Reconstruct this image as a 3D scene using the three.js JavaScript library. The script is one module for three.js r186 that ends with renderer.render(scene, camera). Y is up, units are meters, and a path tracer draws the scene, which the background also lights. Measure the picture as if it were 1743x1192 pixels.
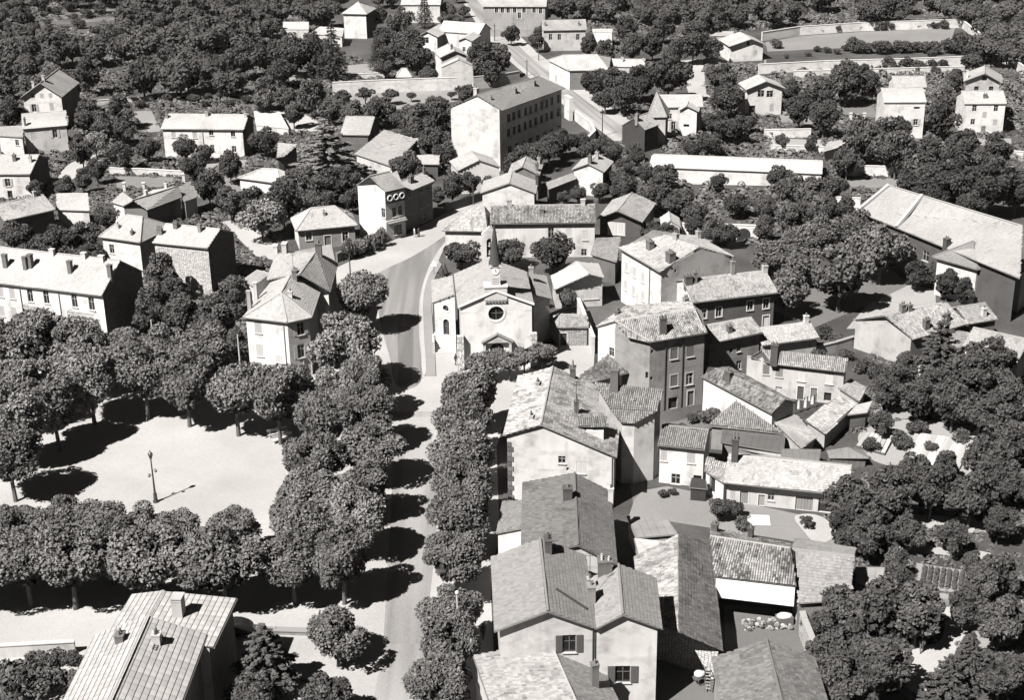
import * as THREE from 'three';
import { mergeGeometries } from 'three/addons/utils/BufferGeometryUtils.js';
import { MarchingCubes } from 'three/addons/objects/MarchingCubes.js';

// ---------------------------------------------------------------- camera, sky, sun, exposure
const PW = 1743, PH = 1192, FOC = 2538, CAM_H = 80;
const scene = new THREE.Scene();
const camera = new THREE.PerspectiveCamera(2 * Math.atan(PH / 2 / FOC) * 180 / Math.PI, PW / PH, 1, 6000);
camera.position.set(0, CAM_H, 0);
camera.rotation.order = 'YXZ';
camera.rotation.set(-22.6 * Math.PI / 180, 0, -0.0144);
camera.updateMatrixWorld(true);
scene.add(camera);

const skyW = 128, skyH = 64, skyData = new Float32Array(skyW * skyH * 4);
for (let j = 0; j < skyH; j++) for (let i = 0; i < skyW; i++) {
  const el = ((j + 0.5) / skyH - 0.5) * Math.PI, up = Math.max(0, Math.sin(el));
  const L = el > 0 ? 0.1 * Math.pow(1 - up, 1.5) + 0.04 : 0.03, k = (j * skyW + i) * 4;
  skyData[k] = L; skyData[k + 1] = L * 0.97; skyData[k + 2] = L * 0.96; skyData[k + 3] = 1;
}
const sky = new THREE.DataTexture(skyData, skyW, skyH, THREE.RGBAFormat, THREE.FloatType);
sky.mapping = THREE.EquirectangularReflectionMapping; sky.magFilter = THREE.LinearFilter; sky.needsUpdate = true;
scene.background = sky; scene.environment = sky;
scene.environmentIntensity = 0.2; scene.backgroundIntensity = 0.2;
scene.fog = new THREE.FogExp2(new THREE.Color().setRGB(0.9, 0.88, 0.86), 0.00002);

const SUN_EL = 50 * Math.PI / 180, SUN_X = -0.68, SUN_Z = 0.73;      // the direction towards the sun
const sunDir = new THREE.Vector3(SUN_X * Math.cos(SUN_EL), Math.sin(SUN_EL), SUN_Z * Math.cos(SUN_EL)).normalize();
const sun = new THREE.DirectionalLight(new THREE.Color().setRGB(1, 0.945, 0.895), 5);
sun.target.position.set(0, 0, -200); sun.position.copy(sun.target.position).addScaledVector(sunDir, 500);
sun.castShadow = true; sun.shadow.mapSize.set(4096, 4096);
Object.assign(sun.shadow.camera, { left: -260, right: 260, top: 330, bottom: -330, near: 10, far: 1200 });
scene.add(sun, sun.target);

const renderer = new THREE.WebGLRenderer({ antialias: true });
renderer.setSize(1024, 701);
renderer.toneMapping = THREE.LinearToneMapping;
renderer.toneMappingExposure = 3.15;
renderer.shadowMap.enabled = true;

// ---------------------------------------------------------------- small helpers
const V3 = (x, y, z) => new THREE.Vector3(x, y, z), V2 = (x, y) => new THREE.Vector2(x, y), UPV = V3(0, 1, 0);
let seed = 12345;
const rnd = () => { seed = (seed + 0x6D2B79F5) | 0; let t = Math.imul(seed ^ (seed >>> 15), 1 | seed); t = (t + Math.imul(t ^ (t >>> 7), 61 | t)) ^ t; return ((t ^ (t >>> 14)) >>> 0) / 4294967296; };
const rr = (a, b) => a + (b - a) * rnd();
const ray = (px, py) => V3((px - PW / 2) / FOC, -(py - PH / 2) / FOC, -1).applyQuaternion(camera.quaternion);
const fwd = V3(0, 0, -1).applyQuaternion(camera.quaternion);
// the place at height y that the survey sees at (px, py)
function P(px, py, y = 0) { const d = ray(px, py), t = (y - CAM_H) / d.y; return V3(d.x * t, y, d.z * t); }
function pxPerM(p) { return FOC / V3().subVectors(p, camera.position).dot(fwd); }
const used = {};
function numbered(n) { if (used[n] === undefined) { used[n] = 0; return n; } used[n]++; return `${n}_${String(used[n]).padStart(3, '0')}`; }
function tag(o, label, category, group, kind) { o.userData.label = label; if (category) o.userData.category = category; if (group) o.userData.group = group; if (kind) o.userData.kind = kind; return o; }
function shade(o) { o.traverse(m => { if (m.isMesh) { m.castShadow = true; m.receiveShadow = true; } }); return o; }
function thing(name, label, category, pos, turn = 0, group) { const o = new THREE.Group(); o.name = numbered(name); o.position.copy(pos); o.rotation.y = turn; scene.add(o); return tag(o, label, category, group); }
function mesh(name, geo, mat, parent) { const m = new THREE.Mesh(geo, mat); m.name = name; m.castShadow = m.receiveShadow = true; if (parent) parent.add(m); return m; }
function box(w, h, d, x = 0, y = 0, z = 0) { const g = new THREE.BoxGeometry(w, h, d); g.translate(x, y, z); return g; }
function merge(gs) { return mergeGeometries(gs.map(g => { const n = g.index ? g.toNonIndexed() : g; for (const k of Object.keys(n.attributes)) if (!['position', 'normal', 'uv'].includes(k)) n.deleteAttribute(k); if (!n.attributes.uv) n.setAttribute('uv', new THREE.BufferAttribute(new Float32Array(n.attributes.position.count * 2), 2)); return n; })); }
function geoFrom(pos, uv) { const g = new THREE.BufferGeometry(); g.setAttribute('position', new THREE.BufferAttribute(new Float32Array(pos), 3)); g.setAttribute('uv', new THREE.BufferAttribute(new Float32Array(uv || new Array(pos.length / 3 * 2).fill(0)), 2)); g.computeVertexNormals(); return g; }

// value noise
function hash2(x, y, s) { let h = Math.imul(x, 374761393) ^ Math.imul(y, 668265263) ^ Math.imul(s, 2147483647 ^ 0x27d4eb2d); h = Math.imul(h ^ (h >>> 13), 1274126177); return ((h ^ (h >>> 16)) >>> 0) / 4294967296; }
function vnoise(x, y, s = 1, per = 0) {
  const x0 = Math.floor(x), y0 = Math.floor(y), fx = x - x0, fy = y - y0, u = fx * fx * (3 - 2 * fx), v = fy * fy * (3 - 2 * fy);
  const w = per ? (a) => ((a % per) + per) % per : (a) => a;
  const a = hash2(w(x0), w(y0), s), b = hash2(w(x0 + 1), w(y0), s), c = hash2(w(x0), w(y0 + 1), s), d = hash2(w(x0 + 1), w(y0 + 1), s);
  return a + (b - a) * u + (c - a) * v + (a - b - c + d) * u * v;
}
function fbm(x, y, s, per, oct = 4) { let t = 0, a = 0.5, n = 0; for (let o = 0; o < oct; o++) { t += a * vnoise(x, y, s + o, per); n += a; x *= 2; y *= 2; per *= 2; a *= 0.55; } return t / n; }
function tex(size, fn, metres) {
  const d = new Uint8Array(size * size * 4);
  for (let j = 0; j < size; j++) for (let i = 0; i < size; i++) { const v = Math.max(0, Math.min(1, fn(i / size, j / size))) * 255, k = (j * size + i) * 4; d[k] = d[k + 1] = d[k + 2] = v; d[k + 3] = 255; }
  const t = new THREE.DataTexture(d, size, size, THREE.RGBAFormat); t.wrapS = t.wrapT = THREE.RepeatWrapping; t.magFilter = THREE.LinearFilter; t.minFilter = THREE.LinearMipmapLinearFilter; t.generateMipmaps = true;
  t.repeat.set(1 / metres, 1 / (Array.isArray(metres) ? metres[1] : metres)); if (Array.isArray(metres)) t.repeat.set(1 / metres[0], 1 / metres[1]); t.needsUpdate = true; return t;
}
const plasterTex = tex(512, (u, v) => { const a = fbm(u * 4, v * 4, 3, 4, 5), st = vnoise(u * 31, v * 4, 9, 31) * vnoise(u * 7, v * 3, 19, 7) * 2; const stain = Math.max(0, fbm(u * 7, v * 9, 41, 0 || 7, 3) - 0.54) * 0.75; return 0.7 + 0.26 * a + 0.08 * (st - 0.5) - stain + 0.08 * (vnoise(u * 160, v * 160, 5, 160) - 0.5); }, 9);
const stoneTex = tex(512, (u, v) => {
  let best = 9, sec = 9, id = 0; const N = 18, x = u * N, y = v * N * 1.5;
  for (let a = -1; a <= 1; a++) for (let b = -1; b <= 1; b++) { const cx = Math.floor(x) + a, cy = Math.floor(y) + b, wx = ((cx % N) + N) % N, wy = ((cy % 27) + 27) % 27; const dx = cx + 0.2 + 0.6 * hash2(wx, wy, 4) - x, dy = cy + 0.2 + 0.6 * hash2(wx, wy, 8) - y, d = Math.hypot(dx, dy); if (d < best) { sec = best; best = d; id = hash2(wx, wy, 15); } else if (d < sec) sec = d; }
  return Math.min(1, (sec - best) * 5) * (0.5 + 0.45 * id) + 0.08;
}, 6);
const dustTex = tex(1024, (u, v) => 0.66 + 0.3 * fbm(u * 6, v * 6, 31, 6, 5) + 0.12 * (vnoise(u * 256, v * 256, 7, 256) - 0.5), 40);
const roadTex = tex(1024, (u, v) => 0.36 + 0.3 * fbm(u * 10, v * 3, 51, 1 * 10, 4) + 0.42 * vnoise(u * 24, v * 2, 57, 24) * vnoise(u * 5, v * 5, 58, 5) * 2 + 0.1 + 0.16 * (vnoise(u * 256, v * 256, 7, 256) - 0.5), [14, 60]);
const soilTex = tex(1024, (u, v) => { const a = fbm(u * 12, v * 12, 61, 12, 5), b = fbm(u * 5, v * 5, 77, 5, 3); return 0.1 + 0.9 * Math.pow(Math.max(0, a * 0.7 + b * 0.5 - 0.1), 1.6) + 0.16 * (vnoise(u * 300, v * 300, 7, 300) - 0.5); }, 70);
const roofTex = tex(512, (u, v) => { const a = fbm(u * 5, v * 5, 81, 5, 5), f = vnoise(u * 70, v * 70, 83, 70); return 0.5 + 0.42 * a + 0.14 * (f - 0.5); }, 8);
const sheetTex = tex(512, (u, v) => { const a = fbm(u * 5, v * 5, 91, 5, 5), seam = (u * 10) % 1 < 0.06 || (v * 5) % 1 < 0.03 ? 0.3 : 0; return 0.6 + 0.4 * a - seam; }, 8);
const boardTex = tex(256, (u, v) => 0.55 + 0.4 * fbm(u * 30, v * 3, 95, 30, 3) - ((u * 12) % 1 < 0.1 ? 0.3 : 0), 2);

const mats = {};
const ALB = 0.68;                                                   // sun-bleached limewash and old tiles, not fresh paint
function mat(key, tone, map, o = {}) {
  tone *= ALB;
  const k = key + tone.toFixed(3);
  if (!mats[k]) { mats[k] = new THREE.MeshStandardMaterial({ roughness: 0.95, metalness: 0, map: map || null, bumpMap: o.bump ? map : null, bumpScale: o.bump || 1, ...o.p }); mats[k].color.setRGB(tone, tone, tone); }
  return mats[k];
}
const wallM = t => mat('wall', t * 1.22, plasterTex, { bump: 0.02 });
const stoneM = t => mat('stone', t * 1.9, stoneTex, { bump: 0.05 });
const slabM = t => mat('slab', t * 1.3, roofTex, { bump: 0.02 });
const sheetM = t => mat('sheet', t * 1.25, sheetTex, { bump: 0.01 });
const plainM = t => mat('plain', t, null);
const boardM = t => mat('board', t * 1.5, boardTex, { bump: 0.01 });
const brickM = t => mat('chim', t * 1.2, plasterTex, { bump: 0.02 });
const metalM = mat('metal', 0.05, null, { p: { roughness: 0.5, metalness: 0.3 } });
const glassM = mat('pane', 0.012, null, { p: { roughness: 0.12 } });
const woodM = mat('wood', 0.09, boardTex, {});
const tileM = new THREE.MeshStandardMaterial({ roughness: 0.95 }); tileM.color.setRGB(ALB, ALB, ALB);

// ---------------------------------------------------------------- roof tiles (one each, laid as copies)
function barrelTile() {
  const pos = [], n = 4, L = 0.42;
  const pt = (k, z, r) => { const a = Math.PI * (0.06 + 0.88 * k / n); return [-Math.cos(a) * r, Math.sin(a) * r * 0.9, z]; };
  for (let k = 0; k < n; k++) { const a = pt(k, -L / 2, 0.085), b = pt(k + 1, -L / 2, 0.085), c = pt(k + 1, L / 2, 0.112), d = pt(k, L / 2, 0.112); c[1] += 0.02; d[1] += 0.02; pos.push(...a, ...d, ...c, ...a, ...c, ...b); }
  return geoFrom(pos);
}
function flatTile() {
  const w = 0.115, l = 0.19, t = 0.028, pos = [];
  const q = (a, b, c, d) => pos.push(...a, ...b, ...c, ...a, ...c, ...d);
  const A = [-w, 0.006, -l], B = [w, 0.006, -l], C = [w, t + 0.012, l], D = [-w, t + 0.012, l];
  q(A, D, C, B); q(D, [-w, 0, l], [w, 0, l], C); q(A, [-w, 0, -l], [-w, 0, l], D); q(C, [w, 0, l], [w, 0, -l], B);
  return geoFrom(pos);
}
const BARREL = barrelTile(), FLAT = flatTile();

function newell(pts) { const n = V3(0, 0, 0); for (let i = 0; i < pts.length; i++) { const a = pts[i], b = pts[(i + 1) % pts.length]; n.x += (a.y - b.y) * (a.z + b.z); n.y += (a.z - b.z) * (a.x + b.x); n.z += (a.x - b.x) * (a.y + b.y); } return n.normalize(); }
function inside(poly, x, y) { let c = false; for (let i = 0, j = poly.length - 1; i < poly.length; j = i++) { const a = poly[i], b = poly[j]; if ((a[1] > y) !== (b[1] > y) && x < (b[0] - a[0]) * (y - a[1]) / (b[1] - a[1]) + a[0]) c = !c; } return c; }
function frameOf(pts) {
  let n = newell(pts); if (n.y < 0) n.negate();
  let d = V3(0, -1, 0).addScaledVector(n, n.y); if (d.length() < 0.02) d = V3().subVectors(pts[1], pts[0]).cross(UPV).normalize(); else d.normalize();
  const e = V3().crossVectors(n, d).normalize();
  const o = pts[0].clone();
  return { n, d, e, o, flat: pts.map(p => { const q = V3().subVectors(p, o); return [q.dot(e), q.dot(d)]; }) };
}
function planeY(pts, x, z) { const n = newell(pts), o = pts[0]; return o.y - (n.x * (x - o.x) + n.z * (z - o.z)) / n.y; }

const VIEWLIM = 340;
// covers roof faces with tiles; tone(x, z) gives the base colour of each
function layTiles(faces, type, tone, parent, name = 'roof_tiles') {
  const geo = type === 'canal' ? BARREL : FLAT, pw = type === 'canal' ? 0.235 : 0.236, pl = type === 'canal' ? 0.34 : 0.34, list = [];
  for (const f of faces) {
    const F = frameOf(f); let e0 = 1e9, e1 = -1e9, d0 = 1e9, d1 = -1e9;
    for (const [a, b] of F.flat) { e0 = Math.min(e0, a); e1 = Math.max(e1, a); d0 = Math.min(d0, b); d1 = Math.max(d1, b); }
    let row = 0;
    for (let b = d1 - pl / 2 + 0.03; b > d0; b -= pl, row++) for (let a = e0 + pw / 2; a < e1; a += pw) {
      if (!inside(F.flat, a, b)) continue;
      list.push([F, a + (type === 'canal' ? rr(-0.012, 0.012) : (row % 2) * pw / 2 - pw / 4), b + rr(-0.02, 0.02)]);
    }
  }
  if (!list.length) return;
  const im = new THREE.InstancedMesh(geo, tileM, list.length), m = new THREE.Matrix4(), q = new THREE.Matrix4(), c = new THREE.Color();
  list.forEach(([F, a, b], i) => {
    const p = F.o.clone().addScaledVector(F.e, a).addScaledVector(F.d, b).addScaledVector(F.n, 0.015 + 0.09 * (vnoise(a / 2.3 + 50, b / 2.3 + 50, 7) - 0.3));
    m.makeBasis(F.e, F.n, F.d); q.makeRotationFromEuler(new THREE.Euler(rr(-0.03, 0.03), rr(-0.04, 0.04), rr(-0.03, 0.03))); m.multiply(q); m.setPosition(p); im.setMatrixAt(i, m);
    const t = tone(p.x, p.z, a, b); c.setRGB(t, t, t); im.setColorAt(i, c);
  });
  im.name = name; im.userData.kind = 'stuff'; im.castShadow = im.receiveShadow = true; parent.add(im);
}
// tone kinds: base colour, spread tile to tile, share and darkness of lichen patches
let toneSeed = 1;
function toner(base, spread = 0.12, patch = 0.2, dark = 0.5, ps = 1.6) {
  const s = ++toneSeed * 7;
  return (x, z) => {
    const n = 0.55 * fbm(x / ps, z / ps, s, 0, 3) + 0.45 * fbm(x * 2.2, z * 2.2, s + 11, 0, 2), w = Math.min(1, Math.max(0, (n - (0.66 - patch * 0.5)) / 0.1)) * (0.35 + 0.65 * rnd()), k = 1 - (1 - dark) * w, big = 0.9 + 0.2 * vnoise(x / 4, z / 4, s + 3);
    return Math.max(0.015, base * k * big * (1 + (spread + 0.02) * (rnd() * 2 - 1)));
  };
}
// ---------------------------------------------------------------- houses
const toV = a => a.isVector3 ? a.clone() : P(a[0], a[1], a[2]);
function roofSlab(faces, t) {
  const pos = [], uv = [];
  for (const f of faces) {
    const F = frameOf(f), n = f.length, cw = newell(f).y > 0, lo = f.map(p => p.clone().setY(p.y - t));
    const put = (p, a, b) => { pos.push(p.x, p.y, p.z); uv.push(a, b); };
    for (let i = 1; i < n - 1; i++) {
      const tri = cw ? [0, i, i + 1] : [0, i + 1, i];
      for (const k of tri) put(f[k], F.flat[k][0] + 3.1 * F.o.x, F.flat[k][1]);
      for (const k of [tri[0], tri[2], tri[1]]) put(lo[k], F.flat[k][0], F.flat[k][1]);
    }
    for (let i = 0; i < n; i++) { const j = (i + 1) % n, q = cw ? [f[i], lo[i], lo[j], f[i], lo[j], f[j]] : [f[i], lo[j], lo[i], f[i], f[j], lo[j]]; q.forEach((p, k) => put(p, (k % 3) * 0.3, p.y)); }
  }
  return geoFrom(pos, uv);
}
function rayTri(o, d, a, b, c) {
  const e1 = V3().subVectors(b, a), e2 = V3().subVectors(c, a), h = V3().crossVectors(d, e2), det = e1.dot(h); if (Math.abs(det) < 1e-9) return 0;
  const s = V3().subVectors(o, a), u = s.dot(h) / det; if (u < -0.001 || u > 1.001) return 0; const q = V3().crossVectors(s, e1), v = d.dot(q) / det; if (v < -0.001 || u + v > 1.001) return 0; return e2.dot(q) / det;
}
function archPts(q) {                                                   // the outline of a round or round-headed opening
  const r = q.w / 2, cy = q.s[0] === 'r' ? q.y : q.y + q.h / 2 - r, pts = []; const full = q.s[0] === 'r', n = full ? 24 : 12;
  for (let i = 0; i < (full ? n : n + 1); i++) { const a = full ? -i / n * Math.PI * 2 : Math.PI - i / n * Math.PI; pts.push(V2(q.x + r * Math.cos(a), cy + r * Math.sin(a))); }
  if (!full) pts.push(V2(q.x + r, q.y - q.h / 2), V2(q.x - r, q.y - q.h / 2)); return pts;
}
function archReveal(pts, D) { const pos = []; pts.forEach((a, i) => { const b = pts[(i + 1) % pts.length]; pos.push(a.x, a.y, 0, b.x, b.y, 0, b.x, b.y, -D, a.x, a.y, 0, b.x, b.y, -D, a.x, a.y, -D); }); return geoFrom(pos); }
function archRing(pts, t, d) { const c = pts.reduce((s, p) => s.add(p), V2(0, 0)).divideScalar(pts.length), o = pts.map(p => p.clone().add(V2().subVectors(p, c).normalize().multiplyScalar(t))); const sh = new THREE.Shape(o); sh.holes.push(new THREE.Path(pts)); return new THREE.ExtrudeGeometry(sh, { depth: d, bevelEnabled: false }); }
function windowPart(house, w, frame, o) {
  // w: {x, y, w, h, s}; frame: {o, X, N} of its wall
  const g = new THREE.Group(); g.name = /^[dg]/.test(w.s) ? 'door' : 'window';
  const m = new THREE.Matrix4().makeBasis(frame.X, UPV, frame.N); m.setPosition(frame.o.clone().addScaledVector(frame.X, w.x).addScaledVector(UPV, w.y)); m.decompose(g.position, g.quaternion, g.scale);
  house.add(g);
  const W = w.w, H = w.h, far = w.far, fr = plainM(o.trim ?? 0.5), sh = boardM(w.shut ?? o.shut ?? 0.3);
  const s = w.s;
  if (s[0] === 'r' || s[0] === 'a') {
    const pts = archPts({ ...w, x: 0, y: 0 }), pg = new THREE.ShapeGeometry(new THREE.Shape(pts)); pg.translate(0, 0, -0.3);
    mesh('pane', pg, s[1] === 'd' ? boardM(0.03) : glassM, g); mesh('surround', archRing(pts, w.ring ?? 0.22, 0.06), plainM(o.surround ?? 0.6), g);
    const t = 0.07; mesh('glazing', merge([box(t, H * 0.98, 0.05, 0, 0, -0.26), box(W * 0.98, t, 0.05, 0, 0, -0.255)]), plainM(0.1), g); return;
  }
  if (s[0] === 'd') {                                                  // a door leaf
    mesh('leaf', box(W, H, 0.06, 0, 0, -0.15), boardM(w.shut ?? 0.1), g);
    if (!far) mesh('frame', merge([box(0.12, H + 0.12, 0.06, -W / 2 - 0.06, 0.06, 0.012), box(0.12, H + 0.12, 0.06, W / 2 + 0.06, 0.06, 0.012), box(W, 0.14, 0.06, 0, H / 2 + 0.06, 0.012)]), fr, g);
    return;
  }
  if (s[0] === 'h') { mesh('pane', box(W, H, 0.04, 0, 0, -0.3), plainM(0.012), g); return; }          // an unglazed opening
  if (s[0] === 's') { mesh('shutter', box(W / 2 - 0.015, H, 0.05, -W / 4, 0, -0.05), sh, g); mesh('shutter', box(W / 2 - 0.015, H, 0.05, W / 4, 0, -0.05), sh, g); }
  else {
    mesh('pane', box(W, H, 0.02, 0, 0, -0.17), glassM, g);
    const t = 0.055;
    mesh('frame', merge([box(t, H, 0.06, -W / 2 + t / 2, 0, -0.12), box(t, H, 0.06, W / 2 - t / 2, 0, -0.12), box(W - 2 * t, t, 0.06, 0, H / 2 - t / 2, -0.12), box(W - 2 * t, t, 0.06, 0, -H / 2 + t / 2, -0.12), box(0.07, H - 2 * t, 0.06, 0, 0, -0.12), box(W - 2 * t, 0.04, 0.04, 0, H * 0.12, -0.125)]), plainM(s[1] === 'd' ? 0.1 : (o.sash ?? 0.35)), g);
  }
  if (s[0] === 'o') for (const k of [-1, 1]) mesh('shutter', box(W / 2, H, 0.05, k * (W * 0.75 + 0.03), 0, 0.045), sh, g);
  if (s[1] === 't') mesh('surround', merge([box(0.14, H + 0.28, 0.04, -W / 2 - 0.07, 0, 0.018), box(0.14, H + 0.28, 0.04, W / 2 + 0.07, 0, 0.018), box(W, 0.14, 0.04, 0, H / 2 + 0.07, 0.018)]), plainM(o.surround ?? 0.62), g);
  if (!far) mesh('sill', box(W + 0.2, 0.08, 0.22, 0, -H / 2 - 0.05, 0.03), plainM(o.sillTone ?? 0.42), g);
}
function chimneyPart(house, c, org, faces) {
  const [px, py, w = 0.7, h = 1.2, d = 0.5, o = {}] = c; let dir, best = 1e9, ff = null;
  search: for (let k = 0; k <= 16; k += 2) for (const sx of [0, 1, -1]) { dir = ray(px + sx * k, py + k); for (const f of faces) for (let i = 1; i < f.length - 1; i++) { const t = rayTri(camera.position, dir, f[0], f[i], f[i + 1]); if (t > 0 && t < best) { best = t; ff = f; } } if (ff) break search; }
  if (!ff) { console.log('chimney misses its roof', house.name, px, py); return; }
  const p = camera.position.clone().addScaledVector(dir, best).sub(org), F = frameOf(ff);
  const tone = o.tone ?? 0.16, below = 0.9;
  const m = mesh('chimney', merge([box(w, h + below, d, 0, (h - below) / 2, 0), box(w + 0.14, 0.1, d + 0.14, 0, h + 0.05, 0), box(w + 0.06, 0.08, d + 0.06, 0, h - 0.2, 0)]), brickM(tone), house);
  m.position.copy(p); m.rotation.y = Math.atan2(-F.e.z, F.e.x) + (o.turn || 0);
  const n = o.pots ?? Math.max(1, Math.round(w / 0.45));
  for (let i = 0; i < n; i++) { const q = mesh('pot', new THREE.CylinderGeometry(0.09, 0.13, o.ph ?? 0.4, 7), brickM(o.potTone ?? 0.14), m); q.position.set((i - (n - 1) / 2) * Math.min(0.42, w / n), h + 0.1 + (o.ph ?? 0.4) / 2, 0); }
}
// the general builder: pts = roof corners, faces = roof planes, walls = top edges (corner, ridge point ..., corner) in order round the house
function house(o) {
  const V = o.pts.map(toV), faces = o.faces.map(f => f.map(i => V[i])), fmap = faces.map((_, i) => i);
  const org = V3(0, 0, 0); o.walls.forEach(w => org.add(V[w[0]])); org.divideScalar(o.walls.length).setY(0);
  const g = thing(o.name || 'house', o.label, o.cat || 'house', org, 0, o.group);
  for (let i = faces.length - 1; i >= 0; i--) { const f = faces[i]; if (f.length < 4) continue; const n = newell(f), c = f.reduce((a, p) => a.add(p), V3(0, 0, 0)).divideScalar(f.length); if (Math.max(...f.map(p => Math.abs(V3().subVectors(p, c).dot(n)))) > 0.05) { const t = []; for (let k = 1; k < f.length - 1; k++) t.push([f[0], f[k], f[k + 1]]); faces.splice(i, 1, ...t); fmap.splice(i, 1, ...t.map(() => fmap[i])); } }
  const local = faces.map(f => f.map(p => p.clone().sub(org)));
  const thick = o.thick ?? 0.14, rt = o.roof || 'flat', tone = o.tone || [0.3, 0.1, 0.12, 0.7];
  const dist = org.distanceTo(camera.position);
  const tiled = rt === 'canal' || (rt === 'flat' && dist < VIEWLIM);
  const slabTone = rt === 'panel' ? 0.05 : tone[0] * (tiled ? (rt === 'canal' ? 0.42 : 0.8) : 1);
  const roof = mesh('roof', roofSlab(local, thick), rt === 'sheet' ? sheetM(slabTone) : slabM(slabTone), g);
  const tn = toner(...tone);
  if (tiled && o.faceTone) o.faceTone.forEach((k, i) => layTiles(local.filter((_, j) => fmap[j] === i), rt, (x, z) => k * tn(x, z), g));  // tone per slope, mostly sun and shade put into the tile colour
  else if (tiled) layTiles(local, rt, tn, g);
  // ridge caps where two roof planes meet
  if (dist < 400 && rt !== 'sheet' && !o.noRidge) {
    const E = {}, caps = []; o.faces.forEach((f, fi) => f.forEach((a, i) => { const b = f[(i + 1) % f.length], k = Math.min(a, b) + '_' + Math.max(a, b); (E[k] = E[k] || []).push([a, b]); }));
    for (const k in E) if (E[k].length > 1) { const a = V[E[k][0][0]].clone().sub(org), b = V[E[k][0][1]].clone().sub(org), L = a.distanceTo(b), n = Math.max(1, Math.round(L / 0.45)); for (let i = 0; i < n; i++) { const c = new THREE.CylinderGeometry(0.13, 0.115, L / n, 7, 1, true, 0, Math.PI * 2); const d = V3().subVectors(b, a).normalize(); c.applyQuaternion(new THREE.Quaternion().setFromUnitVectors(UPV, d)); const p = a.clone().lerp(b, (i + 0.5) / n); c.translate(p.x, p.y + 0.02, p.z); caps.push(c); } }
    if (caps.length) { const r = mesh('ridge_tiles', merge(caps), slabM((o.ridgeTone ?? tone[0] * 0.95)), g); r.userData.kind = 'stuff'; }
  }
  // walls: set in from the roof's edge
  const N = o.walls.length, ov = o.ov ?? 0.35, corners = o.walls.map(w => V[w[0]].clone().sub(org)), cen = V3(0, 0, 0);
  const off = o.walls.map((w, i) => { const a = corners[i], b = corners[(i + 1) % N], X = V3().subVectors(b, a).setY(0).normalize(); let n = V3().crossVectors(X, UPV); const mid = a.clone().lerp(b, 0.5); if (n.dot(V3().subVectors(mid, cen).setY(0)) < 0) n.negate(); const ovi = Array.isArray(ov) ? ov[i] : ov; return { a, X, n, c: n.dot(a) - ovi }; });
  const base = o.base ?? 0;
  const ins = corners.map((p, i) => { const A = off[(i + N - 1) % N], B = off[i], det = A.n.x * B.n.z - A.n.z * B.n.x; if (Math.abs(det) < 0.05) return V3(p.x - B.n.x * 0.3, 0, p.z - B.n.z * 0.3); return V3((A.c * B.n.z - A.n.z * B.c) / det, 0, (A.n.x * B.c - A.c * B.n.x) / det); });
  const yAt = (x, z, def) => { let best = -1; for (const f of local) if (inside(f.map(p => [p.x, p.z]), x, z)) best = Math.max(best, planeY(f, x, z)); return (best < 0 ? def : best) - thick - 0.02; };
  const wl = o.walls.map((w, i) => {
    let a = ins[i], b = ins[(i + 1) % N]; const top = [];
    const X0 = V3().subVectors(b, a).normalize();
    w.forEach((k, j) => { const p = V[k].clone().sub(org); let q; if (j === 0) q = a; else if (j === w.length - 1) q = b; else { const t = V3().subVectors(p, a).setY(0).dot(X0); q = a.clone().addScaledVector(X0, t); } top.push(V3(q.x, yAt(q.x, q.z, p.y), q.z)); });
    let X = X0, N1 = V3().crossVectors(X, UPV), flip = false; if (N1.dot(off[i].n) < 0) { flip = true; N1.negate(); X = X0.clone().negate(); }
    const O = (flip ? b : a).clone().setY(base);
    const t2 = top.map(p => V2(V3().subVectors(p, O).dot(X), p.y - base)); if (flip) t2.reverse();
    return { O, X, N: N1, L: a.distanceTo(b), t2, holes: [], tone: o.wallTones ? o.wallTones[i] : undefined };  // wallTones also darken walls turned from the sun: shade in the colour
  });
  // windows find their wall by sight
  for (const wd of o.win || []) {
    const [px, py, ww, hh, s = 'w', shut] = wd, dir = ray(px, py); let best = 1e9, hit = null;
    for (const w of wl) { const den = dir.dot(w.N); if (den > -1e-4) continue; const t = V3().addVectors(w.O, org).sub(camera.position).dot(w.N) / den; const p = camera.position.clone().addScaledVector(dir, t).sub(org).sub(w.O), x = p.dot(w.X), y = p.y; if (t > 0 && x > -1 && x < w.L + 1 && t < best) { best = t; hit = { w, x, y }; } }
    if (!hit) { console.log('window misses', g.name, px, py); continue; }
    const { w } = hit; let x = Math.min(Math.max(hit.x, ww / 2 + 0.15), w.L - ww / 2 - 0.15), y = Math.max(hit.y, hh / 2 + 0.02); if (s[0] === 'd' || s[0] === 'g') y = hh / 2 + 0.02 + (s[1] === 'u' ? hit.y - hh / 2 : 0);
    const topAt = xx => { for (let i = 0; i < w.t2.length - 1; i++) { const a = w.t2[i], b = w.t2[i + 1]; if (xx >= a.x - 0.01 && xx <= b.x + 0.01) return a.y + (b.y - a.y) * (xx - a.x) / Math.max(0.01, b.x - a.x); } return w.t2[0].y; };
    const lim = Math.min(topAt(x - ww / 2), topAt(x + ww / 2)) - 0.12; if (y + hh / 2 > lim) y = lim - hh / 2;
    if (y - hh / 2 < 0.01 || w.holes.some(q => Math.abs(q.x - x) < (q.w + ww) / 2 + 0.05 && Math.abs(q.y - y) < (q.h + hh) / 2 + 0.05)) { console.log('window does not fit', g.name, px, py); continue; }
    w.holes.push({ x, y, w: ww, h: hh, s, shut, far: dist > 330 });
  }
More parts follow.
